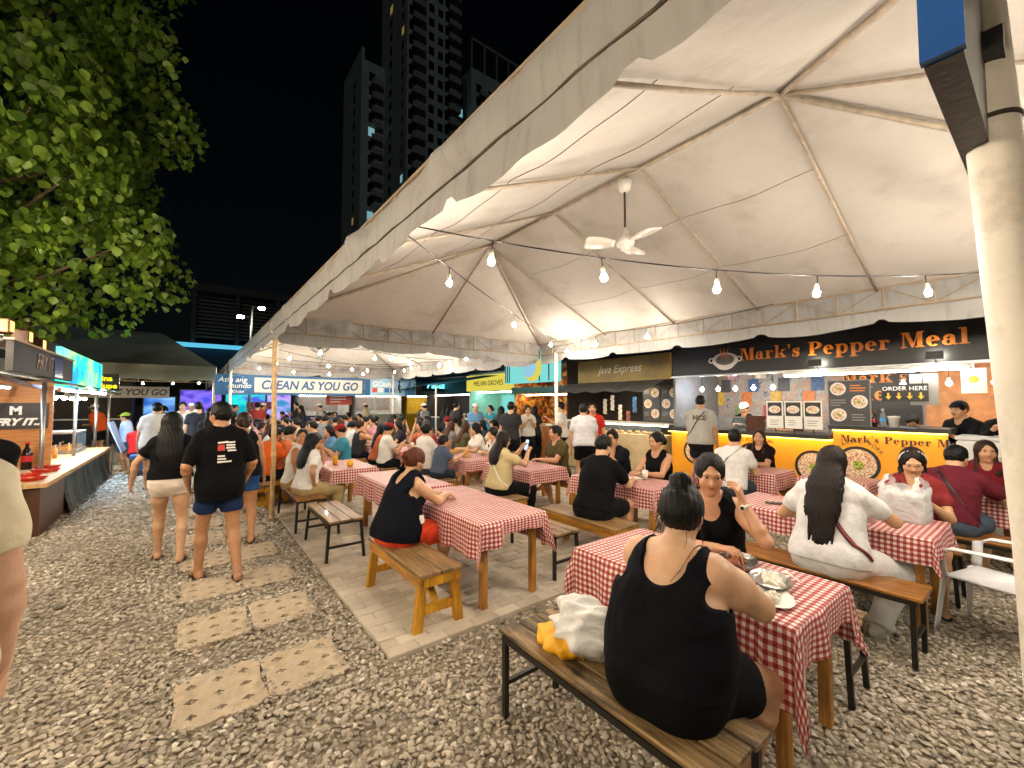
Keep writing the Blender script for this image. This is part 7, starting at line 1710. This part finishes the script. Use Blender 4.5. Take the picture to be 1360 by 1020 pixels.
# 1 woman from behind on the near bench
r = thing('person', 'big woman seen from behind in black tank top, bun, on the weathered bench', 'person', (1.63, 1.06, 0), math.radians(-84))
J = build_person(r, dict(res=.0065, fem=True, h=1.66, bulk=1.50, belly=1.34, hips=1.28, hs=1.10, arm_b=1.62, leg_b=1.25, pose='sit', seat=.45, lean=9, slump=.22, head=(8, -8), skin='#c69c7a', top=('tank', '#11121b'), scoop=.095, scoopw=.100, strap=.052, bottom=('shorts', '#0e0e10', .60), flare=.026, loose=.018, hem=.0, hair='bun', bun=(0, -.055, .125), hands=((-.12, .50, .80), (.10, .46, .86)), poles=((-.9, -.2, -.6), (1., -.1, -.55)), curl=(.5, .6), feet=((-.16, .30, .075), (.20, .30, .075)), knees=(None, (.25, .6, 1.)), shoes=('shoe', '#d8d6d2'), wrinkle=.0042, face=False))
strap(r, [J['shl'][1]*.55+J['nb']*.45+J['U2']*.055+J['Wc']*.02, J['shl'][1]*.55+J['nb']*.45+J['U2']*.06-J['Wc']*.05, J['shl'][1]*.45+J['nb']*.55-J['U2']*.03-J['Wc']*.112, J['shl'][1]*.30+J['nb']*.70-J['U2']*.09-J['Wc']*.135], mat('bra_black', '#0c0c10', rough=.7), .014, name='inner_strap')
mb = MB(); q = J['HP'](.074, .0, -.045); mb.lathe([(.002, -.006), (.006, 0), (.002, .006)], 8, tuple(q)); mb.build('earring', M_STEEL, r)
# 2 woman facing us
r = thing('person', 'woman in black sweetheart top facing us with white watch, hand near her mouth', 'person', (2.98, 1.53, 0), math.radians(110))
J = build_person(r, dict(res=.0062, fem=True, h=1.74, hs=1.06, bulk=1.04, arm_b=1.06, pose='sit', seat=.47, lean=15, head=(14, -9, 3), skin='#c0916f', top=('crop', '#0d0d10'), strap=.03, bottom=('shorts', '#3a5a80', .6), hair='pony', hands=((-.20, .27, 1.07), (-.06, .36, .79)), poles=((-.6, .35, -.9), (1., -.2, -.6)), curl=(.55, .5), palm=((.9, -.2, 0), None), handdir=((.25, .05, .95), None), lips='#9a5548', eyeopen=.0064, gaze=-.002))
a, e, w_, hd, pn, tv = J['JA'][0]; mb = MB(); p0 = w_-nrm(w_-e)*.03; ax = nrm(w_-e); u = nrm(np.cross(ax, A([0, 0, 1.]))); v = np.cross(ax, u)
M_WATCH = mat('watch_cream', '#e2d9c0', rough=.35, var=.03)
pts = [p0+(u*math.cos(t_)+v*math.sin(t_))*.031 for t_ in np.linspace(0, 2*PI, 19)]; mb.tube([p+ax*0 for p in pts], .0085, 6); wb = mb.build('wrist_watch', M_WATCH, r, True)
mb = MB(); dv = nrm(A([.35, .93, 0])-ax*A([.35, .93, 0]).dot(ax)); c0 = p0+dv*.036; mb.tube([c0-dv*.006, c0+dv*.008], .0185, 18); mb.build('watch_case', M_WATCH, wb, True); mb = MB(); mb.tube([c0+dv*.0082, c0+dv*.0088], .0125, 16); mb.build('dial', M_BLK, wb)
# 3 woman in white from behind
r = thing('person', 'woman in white tee and white trousers from behind with long dark brown hair', 'person', (3.90, 1.12, 0), math.radians(-93))
J = build_person(r, dict(res=.008, fem=True, h=1.76, bulk=1.2, pose='sit', seat=.455, lean=10, head=(-6, -6), skin='#c39673', top=('tee', '#d9d7d6', .72), loose=.022, bottom=('pants', '#dcdad6'), flare=.018, ankle=.0, hem=.05, hair='long', hairlen=.50, hairw=.098, hairc='#21140e', strands=True, hands=((-.22, .30, .80), (.13, .36, .92)), poles=((-.8, -.3, -.8), (.9, -.3, -.5)), feet=((-.15, .34, .075), (.24, .16, .08)), heel=(0, 0), curl=(.4, .7), shoes=('shoe', '#d8d4cc'), wrinkle=.003, face=False))
MS = mat('strap_navy', '#171a22', rough=.6); strap(r, back_pts(J, -1, 1, .03), MS, .034); strap(r, [p for p in back_pts(J, -1, 1, .03)], mat('strap_red', '#8a2a22', rough=.6), .016, name='strap_stripe')
for i in range(3):
    hp_, k_, an = J['JL'][1][:3]; mb = MB(); mb.tube([hp_+A([.105+.0*i, -.02+.02*i, .05+.012*i]), hp_*.5+k_*.5+A([.098, .02*i-.02, .02+.012*i]), k_+A([.072, .012*i-.01, .02])], .003, 5); mb.build('side_stripe', M_BLK, r)
# 4 girl with hairband
r = thing('person', 'girl with white hairband eating behind the takeaway bag', 'person', (5.30, .86, 0), math.radians(100))
J = build_person(r, dict(res=.008, fem=True, h=1.66, pose='sit', seat=.45, lean=12, head=(4, -22), skin='#c49872', top=('tee', '#7a2a2a'), bottom=('shorts', '#25303c'), hair='long', hairfront=True, hairlen=.3, hairc='#1c120d', hands=((-.10, .36, .84), (.07, .34, .90)), curl=(.6, .6), eyeopen=.0045))
mb = MB(); mb.tube([J['HP'](.089*math.sin(a), .018-.012*abs(math.sin(a)), .028+.092*math.cos(a)) for a in np.linspace(-1.75, 1.75, 19)], .006, 6); mb.build('hairband', M_WHT, r, True)
# 5 man in maroon, 6 woman in maroon
r = thing('person', 'man in maroon tee and grey shorts from behind with a black sling strap', 'person', (5.93, .72, 0), math.radians(-97))
J = build_person(r, dict(res=.009, h=1.74, bulk=1.08, pose='sit', seat=.45, lean=20, slump=.3, head=(-10, -12), skin='#c39673', top=('tee', '#5e1f2a', .75), bottom=('shorts', '#4d5a68', .85), flare=.028, hair='short', hands=('tablein', (.16, .50, .77)), poles=((-.8, -.2, -.6), (.9, -.1, -.5)), face=False, shoes=('flip', '#22242a')))
strap(r, back_pts(J, -1, 1, .024), LEATHER, .042)
r = thing('person', 'woman in dark red tee with long brown hair leaning on the table', 'person', (7.22, .56, 0), math.radians(98))
build_person(r, dict(res=.009, fem=True, h=1.62, bulk=1.1, pose='sit', seat=.45, lean=14, head=(10, 2), skin='#b98a66', top=('tee', '#6a1a22'), bottom=('shorts', '#1c1f28'), hair='long', hairfront=True, hairlen=.34, hairc='#3a2216', hands=('table', 'tablein')))
# 7 woman in orange shorts
r = thing('person', 'woman in navy sleeveless blouse and orange shorts resting both arms on the table', 'person', (1.54, 3.72, 0), math.radians(-80))
J = build_person(r, dict(res=.0075, fem=True, h=1.60, bulk=1.2, pose='sit', seat=.45, lean=9, slump=.25, head=(-4, -14), skin='#c79b76', top=('tank', '#131826'), scoop=.06, loose=.034, longtop=True, hem=.07, bottom=('shorts', '#d8492a', .78), flare=.03, hair='bun', bun=(0, -.115, .02), hairc='#6a3618', hands=((-.02, .52, .785), (.06, .50, .79)), poles=((-.7, -.2, -.6), (.7, -.2, -.6)), curl=(.4, .5), feet=((-.14, .22, .075), (.14, .40, .075)), shoes=('flip', '#7a1c22')))
text_mesh('shirt_print', 'B', .09, M_WHT, r, frame_m((.232, .10, .66), (0, 1, 0), (0, 0, 1)), .004, bold=.006)
mb = MB(); [mb.tube([J['HP'](.012*math.sin(t_), -.165+.004*i, .02+.018*math.cos(t_)) for t_ in np.linspace(0, 2*PI, 13)], .008, 6) for i in range(1)]; mb.build('hair_tie', mat('pink_tie', '#b05a5a', rough=.6), r, True)
# 8 man in black tee
r = thing('person', 'man in plain black tee on the wooden bench, eating in profile', 'person', (3.60, 3.20, 0), math.radians(-82))
build_person(r, dict(res=.009, h=1.76, bulk=1.12, pose='sit', seat=.45, lean=12, slump=.15, head=(-8, -10), skin='#c49872', top=('tee', '#121217', .75), bottom=('shorts', '#1d2024', .8), loose=.02, hair='short', hands=('tablein', (.16, .56, .78)), shoes=('flip', '#2a211a')))
# 9 woman in beige with phone, 10 olive man
r = thing('person', 'woman in beige top holding up her phone, white strap across her back', 'person', (3.46, 4.80, 0), math.radians(-92))
J = build_person(r, dict(res=.0105, fem=True, h=1.62, bulk=1.12, pose='sit', seat=.45, lean=5, head=(6, -6), skin='#c09270', top=('tee', '#c2b184'), bottom=('pants', '#17181c'), hair='long', hairlen=.2, hairw=.085, hairc='#1d110b', hands=((.02, .36, 1.04), (.14, .40, 1.0)), curl=(.6, .6)))
strap(r, back_pts(J, -1, 1, .02), M_WHT, .018)
a, e, w_, hd = J['JA'][1][:4]; mb = MB(); c0 = (J['JA'][0][2]+J['JA'][1][2])/2+A([0, .045, .075]); mb.box(c0, (.075, .009, .155), Matrix.Rotation(-.25, 3, 'X'), .003)
ph_ = tag(mb.build('phone', M_BLK), 'phone with glowing screen held by the woman in beige', 'phone'); mb = MB(); mb.box(c0+A([0, -.006, .0015]), (.067, .0015, .145), Matrix.Rotation(-.25, 3, 'X')); mb.build('screen', emis('phone_screen', '#9fc0e8', 1.1), ph_); ph_.location = r.location; ph_.rotation_euler = r.rotation_euler
r = thing('person', 'young man in olive green tee looking sideways across the table', 'person', (4.96, 5.16, 0), math.radians(90))
build_person(r, dict(res=.0105, h=1.70, pose='sit', seat=.45, lean=6, head=(-26, 0), skin='#b98764', top=('tee', '#4d4226'), bottom=('shorts', '#20242c'), hair='short', hands=('tablein', 'lap'), feet=((-.14, .30, .075), (.14, .44, .075)), shoes=('shoe', '#c8c4bc')))
# 11 ponytail woman, 16 man beside her
r = thing('person', 'woman in black sleeveless top with a ponytail facing the man in black', 'person', (5.12, 3.36, 0), math.radians(94))
build_person(r, dict(res=.0105, fem=True, h=1.66, pose='sit', seat=.45, lean=7, head=(-16, -5), skin='#bd8d68', top=('sleeveless', '#101014'), bottom=('shorts', '#16181e'), hair='pony', hands=('tablein', 'table')))
r = thing('person', 'man in dark striped shirt with his chin on his hand behind the ponytail table', 'person', (5.14, 4.05, 0), math.radians(92))
build_person(r, dict(res=.0115, h=1.70, bulk=1.1, pose='sit', seat=.45, lean=16, head=(16, -4), skin='#a87650', top=('tee', '#20262e'), bottom=('shorts', '#1a1d22'), hair='short', hands=('chin', 'tablein')))
# 12, 13 table by the counter
r = thing('person', 'man in white tee with a black sling bag on his back', 'person', (5.98, 2.84, 0), math.radians(-86))
J = build_person(r, dict(res=.010, h=1.76, bulk=1.1, pose='sit', seat=.45, lean=14, slump=.15, head=(4, 0), skin='#c79c78', top=('tee', '#d6d3cf'), bottom=('shorts', '#39414c'), hair='short', hands=('tablein', 'table')))
bpp = back_pts(J, 1, 1, .022); strap(r, bpp, LEATHER, .026); add_bag(r, bpp[-1]+A([-.02, -.06, .02]), (.24, .09, .15), LEATHER)
r = thing('person', 'woman in low necked dark brown top with brown hair before the yellow counter', 'person', (7.24, 2.92, 0), math.radians(92))
build_person(r, dict(res=.0105, fem=True, h=1.62, bulk=1.05, pose='sit', seat=.45, lean=10, head=(14, 2), skin='#c39370', top=('tee', '#2a1a18'), bottom=('shorts', '#1a1c20'), hair='long', hairfront=True, hairlen=.3, hairc='#3d2417', hands=('tablein', 'tablein')))
# 14 man ordering
r = thing('person', 'man in grey tee standing at the counter with a black strap across his back', 'person', (7.66, 4.16, 0), math.radians(-78))
J = build_person(r, dict(res=.010, h=1.82, bulk=1.08, pose='stand', head=(0, -6), skin='#b08058', top=('tee', '#a39f96', .8), loose=.024, bottom=('shorts', '#2a2d34'), hair='short', hands=((-.15, .35, 1.15), 'side'), face=False))
strap(r, back_pts(J, 1, 1, .026), LEATHER, .022)
text_mesh('shirt_print', 'NCE', .12, mat('print_brown', '#5a5048', rough=.7), r, frame_m((.03, -.155, 1.42), (1, 0, 0), (0, 0, 1)), .003, bold=.006)
# 15
r = thing('person', 'man in pale grey tee standing with his back to us beside the tent pole', 'person', (6.0, 5.55, 0), math.radians(-40))
build_person(r, dict(res=.012, h=1.68, bulk=1.05, pose='stand', lean=14, skin='#b88a66', top=('tee', '#c3c0c2', .75), loose=.022, bottom=('shorts', '#15161a'), hair='short', hands=('side', (.2, .3, .9)), face=False))
r = thing('person', 'man in red tee standing in front of the snack display, looking back', 'person', (6.85, 6.1, 0), math.radians(125))
build_person(r, dict(res=.013, h=1.68, pose='stand', head=(0, 0), skin='#b88a66', top=('tee', '#b02a1e'), bottom=('shorts', '#20222a'), hair='short'))
# 17 two by the bamboo pole
r = thing('person', 'young man in white sleeveless tee by the bamboo pole, looking at us', 'person', (1.27, 7.02, 0), math.radians(-100))
build_person(r, dict(res=.0115, h=1.68, pose='sit', seat=.45, lean=10, head=(-75, 0), twist=-20, skin='#b07a50', top=('sleeveless', '#dcd8d0'), bottom=('shorts', '#a58a5c'), flare=.03, hair='short', hands=('lap', 'lap')))
r = thing('person', 'young woman in white tee with black shoulder length hair, hand at her mouth', 'person', (1.32, 6.42, 0), math.radians(-72))
build_person(r, dict(res=.011, fem=True, h=1.58, pose='sit', seat=.45, lean=8, head=(-8, -4), skin='#bb8a64', top=('tee', '#dcdad4'), bottom=('pants', '#a89468'), hair='long', hairlen=.24, hairw=.088, hands=('mouth', 'hip')))
r = thing('person', 'man in orange tee bent over his table by the aisle', 'person', (.96, 7.95, 0), math.radians(-62))
build_person(r, dict(res=.013, h=1.70, bulk=1.15, pose='sit', seat=.45, lean=22, skin='#a06c48', top=('tee', '#c2561a'), bottom=('shorts', '#1c2028'), hair='short', hands=('tablein', 'table'), face=False))
wood_bench('wooden bench under the man in orange by the aisle', .75, 1.07, 7.4, 8.4)
# 19 walkers
r = thing('person', 'man in black tee with white back print and blue shorts walking away', 'person', (.27, 5.02, 0), math.radians(8))
J = build_person(r, dict(res=.0085, h=1.68, bulk=.93, arm_b=.95, leg_b=.95, pose='stand', lean=1, head=(28, 0), skin='#ad7d58', top=('tee', '#121216', .95), loose=.026, hem=.15, bottom=('shorts', '#1c2a4a', .55), flare=.017, hair='short', hands=((-.24, .10, .93), (.25, .14, .92)), feet=((-.13, .16, .075), (.12, -.20, .10)), heel=(0, .02), shoes=('flip', '#1d1814'), wrinkle=.004, face=True))
bz = J['chest']-J['Wc']*(J['rc']*.80+.028); Mb = frame_m(bz, (1, 0, 0), tuple(J['U'])); Mb = frame_m((0.0, J['chest'][1]-.162, J['chest'][2]), (1, 0, 0), (0, 0, 1))
mb = MB()
for i, (x0, x1, y0) in enumerate(((-.06, .10, .085), (.015, .10, .055), (.01, .095, .028), (.02, .10, .0), (-.06, 0, -.05), (-.06, .01, -.078), (-.06, .06, -.105))): mb.add([Mb @ V3((a, b, .0)) for a, b in ((x0, y0), (x1, y0), (x1, y0+.016), (x0, y0+.016))], [(0, 1, 2, 3)])
sp_ = mb.build('back_print', M_WHT, r); mb = MB(); mb.add([Mb @ V3((a, b, .0)) for a, b in ((-.06, .01), (0, .01), (0, .07), (-.06, .07))], [(0, 1, 2, 3)]); q_ = mb.build('print_emblem', mat('print_red', '#b0302a', rough=.6), r)
for o_ in (sp_, q_):
    md = o_.modifiers.new('wrap', 'SHRINKWRAP'); md.target = [c for c in r.children if c.name.startswith('shirt')][0]; md.offset = .006; md.wrap_method = 'NEAREST_SURFACEPOINT'; md.wrap_mode = 'ABOVE_SURFACE'
    sub_ = o_.modifiers.new('fine', 'SUBSURF'); sub_.subdivision_type = 'SIMPLE'; sub_.levels = sub_.render_levels = 4; o_.modifiers.move(1, 0)
r = thing('person', 'woman in black tee and white shorts with very long hair walking away', 'person', (-.13, 5.90, 0), math.radians(-6))
build_person(r, dict(res=.0085, fem=True, h=1.57, bulk=.92, pose='stand', head=(-22, 0), skin='#c89d78', top=('tee', '#131419', .6), hem=-.03, loose=.02, bottom=('hot', '#e0d2c6', .26), flare=.014, hair='long', hairlen=.47, hairw=.092, strands=True, hands=((-.34, .12, .86), (.24, .12, .86)), poles=((-.9, -.5, 0), None), feet=((-.11, .16, .075), (.12, -.12, .09)), shoes=('flip', '#1d1814')))
r = thing('person', 'woman with brown hair tied back walking beside the man in black', 'person', (.56, 6.22, 0), math.radians(-4))
build_person(r, dict(res=.011, fem=True, h=1.55, pose='stand', head=(10, 0), skin='#b58058', top=('sleeveless', '#20242e'), bottom=('shorts', '#2a4a7a', .5), hair='pony', hairc='#3a2014', hands=('side', 'side'), feet=((-.1, .12, .075), (.1, -.18, .09)), face=False))
r = thing('person', 'man in white tee and dark cap walking up the aisle', 'person', (-.48, 10.9, 0), math.radians(5))
build_person(r, dict(res=.014, h=1.68, bulk=1.25, pose='stand', skin='#b88a66', top=('tee', '#cfd0cc', .8), loose=.03, hem=.12, bottom=('shorts', '#4a6a8a', .7), hair='cap', capc='#1a1a20', hands=('side', 'side'), feet=((-.12, .12, .075), (.12, -.12, .085)), face=False))
r = thing('person', 'person in red tee seated low beside the blue stool', 'person', (-.85, 13.2, 0), math.radians(10))
build_person(r, dict(res=.016, h=1.66, bulk=1.2, pose='sit', seat=.42, lean=18, skin='#b88a66', top=('tee', '#b01e1e'), bottom=('shorts', '#20242c'), hair='short', hands=('tablein', 'tablein'), face=False))
t = thing('stool', 'low plastic stool under the person in red', 'stool', (-.85, 13.2, 0)); mb = MB(); mb.lathe([(.2, 0), (.16, .40), (.17, .42), (.01, .42)], 12); mb.build('body', mat('blue_vinyl'), t, True)
r = thing('person', 'person in light blue tee and visor cap beside the leaning menu board', 'person', (-1.2, 14.3, 0), math.radians(75))
build_person(r, dict(res=.014, h=1.42, pose='stand', skin='#b58a64', top=('tee', '#b9c8dc'), bottom=('shorts', '#3a4f68', .8), hair='cap', capc='#8fa83a', hands=('fold', 'side'), face=False))
r = thing('person', 'person in orange tee at the stall end of the aisle', 'person', (-2.0, 17.2, 0), math.radians(60))
build_person(r, dict(res=.018, h=1.66, bulk=1.15, pose='stand', lean=18, skin='#b88a66', top=('tee', '#c8521c'), bottom=('shorts', '#20242c'), hair='cap', capc='#e0ddd4', hands=('fold', 'fold'), face=False))
# 22 people cut by the left edge
r = thing('person', 'person in cream tee at the picture edge, only a bare arm showing', 'person', (-.665, 1.92, 0), math.radians(2))
build_person(r, dict(res=.0065, h=1.80, bulk=1.05, arm_b=1.15, pose='stand', skin='#c59a7e', top=('tee', '#cfc3a6', .66), loose=.03, bottom=('shorts', '#26262c'), hair='short', hands=('side', (.235, .05, .88)), poles=(None, (.95, -.5, -.1)), curl=(.3, .3), face=False))
r = thing('person', 'person in black tee standing at the brown counter', 'person', (-1.14, 4.3, 0), math.radians(20))
build_person(r, dict(res=.011, h=1.68, bulk=1.2, pose='stand', skin='#b88a66', top=('tee', '#111216', .9), loose=.025, bottom=('shorts', '#1c1f26'), hair='short', hands=('fold', 'fold'), face=False))
# kid's table
r = thing('person', 'small boy in grey blue tee eating beside the woman in white', 'person', (3.36, 6.40, 0), math.radians(-85))
build_person(r, dict(res=.0115, h=1.28, pose='sit', seat=.46, lean=10, skin='#b88a66', top=('tee', '#4a566a'), bottom=('shorts', '#2a3240'), hair='short', hands=('mouth', 'table'), feet=((-.1, .3, .16), (.1, .3, .16)), face=False))
r = thing('person', 'woman in white tee with hair tied back sitting beside the boy', 'person', (3.34, 6.98, 0), math.radians(-80))
build_person(r, dict(res=.012, fem=True, h=1.66, bulk=1.25, pose='sit', seat=.46, lean=8, skin='#b88a66', top=('tee', '#d8d4cc'), bottom=('shorts', '#3a3f4a'), hair='bun', bun=(0, -.11, .03), hands=('tablein', 'table'), face=False))
r = thing('person', 'girl in white top with red wristband reaching across the boy\'s table', 'person', (4.76, 6.55, 0), math.radians(95))
build_person(r, dict(res=.013, fem=True, h=1.55, pose='sit', seat=.46, lean=20, head=(0, -15), skin='#c79c78', top=('tee', '#d8cfca'), bottom=('shorts', '#20242c'), hair='long', hairlen=.3, hairfront=True, hands=('table', 'tablein')))
r = thing('person', 'woman in white blouse with long hair at the far end of the boy\'s table', 'person', (4.76, 7.25, 0), math.radians(80))
build_person(r, dict(res=.014, fem=True, h=1.62, pose='sit', seat=.46, lean=10, head=(-20, -5), skin='#c79c78', top=('tee', '#dad6cc'), bottom=('shorts', '#20242c'), hair='long', hairlen=.4, hands=('table', 'tablein')))
# stall staff
for (lab, x, y, yaw, d) in [
    ('cook in white cap and black tee behind the rice meal counter', 9.15, 4.0, 95, dict(h=1.62, top=('tee', '#16161a'), hair='cap', capc='#e0ddd4', hands=('table', 'tablein'), table=1.15, head=(0, -18))),
    ('cook in dark tee bending at the back of the rice meal stall', 9.5, 3.25, 70, dict(h=1.62, top=('tee', '#3a2420'), hair='short', hands=('fold', 'fold'), head=(0, -20))),
    ('staff member ducking behind the counter with only dark hair showing', 9.0, 1.42, 95, dict(h=1.46, top=('tee', '#18181c'), hair='short', hands=('fold', 'fold'), head=(0, -35), lean=20)),
    ('person in black cap and black tee reading a card at the stall end', 8.72, .80, 60, dict(h=1.66, top=('tee', '#121216', .9), hair='cap', capc='#15151a', hands=('phone', 'phone'), lean=14)),
    ('person in black hoodie bowing at the far end of the stall', 8.75, .42, 90, dict(h=1.7, top=('long', '#101014'), hair='short', hands=('fold', 'table'), table=1.25, lean=24, head=(0, -20)))]:
    r = thing('person', lab, 'person', (x, y, .06), math.radians(yaw)); build_person(r, dict(dict(res=.012, pose='stand', skin='#b88a66', bottom=('pants', '#20222a')), **d))

# ------------------------------------------------------------------ the crowd: a few figures built once, copied with other colours
OBJC = {}
def crowd_mat(n): return mat('crowd_fabric', '#ffffff', rough=.85, var=.08, nscale=18, objcol=True)
CM = crowd_mat('c')
PROTO = []
specs = [dict(h=1.68, pose='sit', hair='short', hands=('tablein', 'mouth'), lean=12), dict(h=1.58, fem=True, pose='sit', hair='long', hairlen=.35, hands=('table', 'tablein'), lean=10), dict(h=1.6, fem=True, pose='sit', hair='pony', hands=('mouth', 'tablein'), lean=8, head=(15, -5)), dict(h=1.70, bulk=1.15, pose='sit', hair='short', hands=('table', 'table'), lean=18, head=(-12, -12)),
         dict(h=1.7, pose='stand', hair='short', hands=('side', 'phone')), dict(h=1.58, fem=True, pose='stand', hair='long', hairlen=.45, hands=('fold', 'side')), dict(h=1.66, pose='stand', hair='cap', capc='#d8d4cc', hands=('fold', 'fold'), bulk=1.1), dict(h=1.6, fem=True, pose='stand', hair='pony', hands=('phone', 'phone')),
         dict(h=1.62, fem=True, pose='sit', hair='bun', hairc='#3a2014', bun=(0, -.1, .07), top=('sleeveless', '#ffffff'), hands=('table', 'chin'), lean=6, head=(-20, -4)), dict(h=1.66, pose='sit', hair='cap', capc='#7a2020', hands=('phone', 'phone'), lean=4, head=(10, -18)), dict(h=1.6, fem=True, pose='sit', hair='long', hairc='#5a3018', hairlen=.25, hands=('chin', 'chin'), lean=14, head=(20, 2))]
for i, sp in enumerate(specs):
    r = thing('person', 'x', 'person'); build_person(r, dict(dict(res=.021 if i < 4 or i > 7 else .02, skin=['#bd8f6d', '#c79c78', '#b88a66'][i % 3], tmat=CM, bottom=('pants' if i % 2 else 'shorts', '#20242c')), **sp)); PROTO.append(r)
COLS = [('black', '#16161a'), ('white', '#d4d0c8'), ('orange', '#b0582c'), ('sky blue', '#5a86b0'), ('grey', '#7a7a78'), ('black', '#16161a'), ('white', '#d4d0c8'), ('dark red', '#8a2420'), ('navy', '#1a2440'), ('turquoise', '#2a7f94'), ('cream', '#c8b890'), ('black', '#101014'), ('grey', '#8a8884'), ('olive', '#4a4a2a'), ('pink', '#c08a90')]
used = [0]*len(PROTO)
def crowd(k, x, y, yaw, ci, where):
    src = PROTO[k]
    if used[k] == 0: o = src
    else: o = copy_tree(src)
    used[k] += 1
    o.location = (x, y, .0); o.rotation_euler = (0, 0, math.radians(yaw))
    nm, c = COLS[ci % len(COLS)]
    for ch in o.children:
        if ch.name.startswith(('shirt', 'tank')): ch.color = (*rgb(c), 1)
    desc = ['short haired man in %s', 'long haired woman in %s', 'ponytailed woman in %s', 'stooping man in %s', 'short haired man standing in %s', 'long haired woman standing in %s', 'person in a pale cap standing in %s', 'ponytailed woman standing in %s', 'brown bunned woman in %s', 'man in dark red cap and %s', 'brown haired woman in %s'][k] % nm
    o['label'] = desc+' '+where; o['group'] = 'crowd '+where
    return o
crg = random.Random(99)
NT = len(CROWD_TABLES)
for n, (x, y) in enumerate(CROWD_TABLES):
    row = ['first', 'second', 'third', 'fourth'][n % 4]; colm = ['aisle side', 'middle', 'stall side'][n//4]
    for sx in (-1, 1):
        for dy in (-.3, .28):
            if crg.random() < .12: continue
            crowd(crg.choice([0, 1, 2, 3, 0, 1, 2, 3, 8, 9, 10]), x+sx*.55, y+dy+crg.uniform(-.06, .06), (-90 if sx < 0 else 90)+crg.uniform(-14, 14), crg.randrange(len(COLS)), 'at the %s row table, %s, second tent' % (row, colm))
# farther diners on benches under the third tent
for j in range(26):
    x = crg.uniform(1.2, 6.0); y = crg.uniform(16.2, 22.5)
    o = crowd(crg.randrange(0, 8), x, y, crg.choice([-90, 90, 0, 180])+crg.uniform(-25, 25), crg.randrange(len(COLS)), 'in the far third tent')
# people queueing by the right-hand stalls
yaw_ = math.radians(37.5)
def pix(px, d): l = (px-680)/560*d; return (d*math.sin(yaw_)+l*math.cos(yaw_), d*math.cos(yaw_)-l*math.sin(yaw_))
for (x, y, k, ci, a) in ((5.75, 7.55, 4, 0, -55), (6.6, 9.1, 5, 0, -75), (6.7, 8.7, 7, 6, -40), (7.4, 9.6, 5, 0, -100), (7.2, 8.7, 7, 1, 150), (7.7, 9.0, 5, 0, -70), (6.5, 10.2, 6, 3, 160), (6.6, 11.5, 4, 5, -80), (7.1, 12.3, 4, 0, -60), (7.0, 13.0, 5, 0, -80), (6.9, 14.2, 4, 0, -20), (7.6, 11.0, 7, 9, 100), (6.6, 13.6, 6, 4, 30), (7.3, 15.0, 5, 1, 120), (7.2, 7.4, 3, 6, 40), (-.1, 14.5, 4, 6, 170), (.3, 15.9, 5, 0, 0), (.2, 12.3, 4, 0, 10), (.35, 9.9, 5, 0, -10), (-.6, 17.2, 7, 0, 60), (.1, 19., 6, 1, 180), (2.4, 23.9, 5, 1, 180)):
    if k == 3: k = 4
    crowd(k, x, y, a, ci, 'by the right hand food stalls' if x > 4 else ('before the stage' if y > 20 else 'in the aisle beyond the walkers'))
for k, u in enumerate(used):
    if u == 0:
        for ch in list(PROTO[k].children): bpy.data.objects.remove(ch)
        bpy.data.objects.remove(PROTO[k])
# two men serving: benches for the third tent diners
for j, y in enumerate((16.8, 18.6, 20.4, 22.2)):
    for i, x in enumerate((1.9, 3.7, 5.3)):
        q = 'of the %s line in the third tent, %s' % (['nearest to the banner', 'second from the banner', 'third from the banner', 'farthest from the banner'][j].replace('nearest to', 'beside'), ['aisle side', 'middle', 'stall side'][i])
        table('wooden table '+q, 'red checked cloth '+q, x-.32, x+.32, y-.6, y+.6, ox=.2, oy=.18, seed=90+j*3+i)
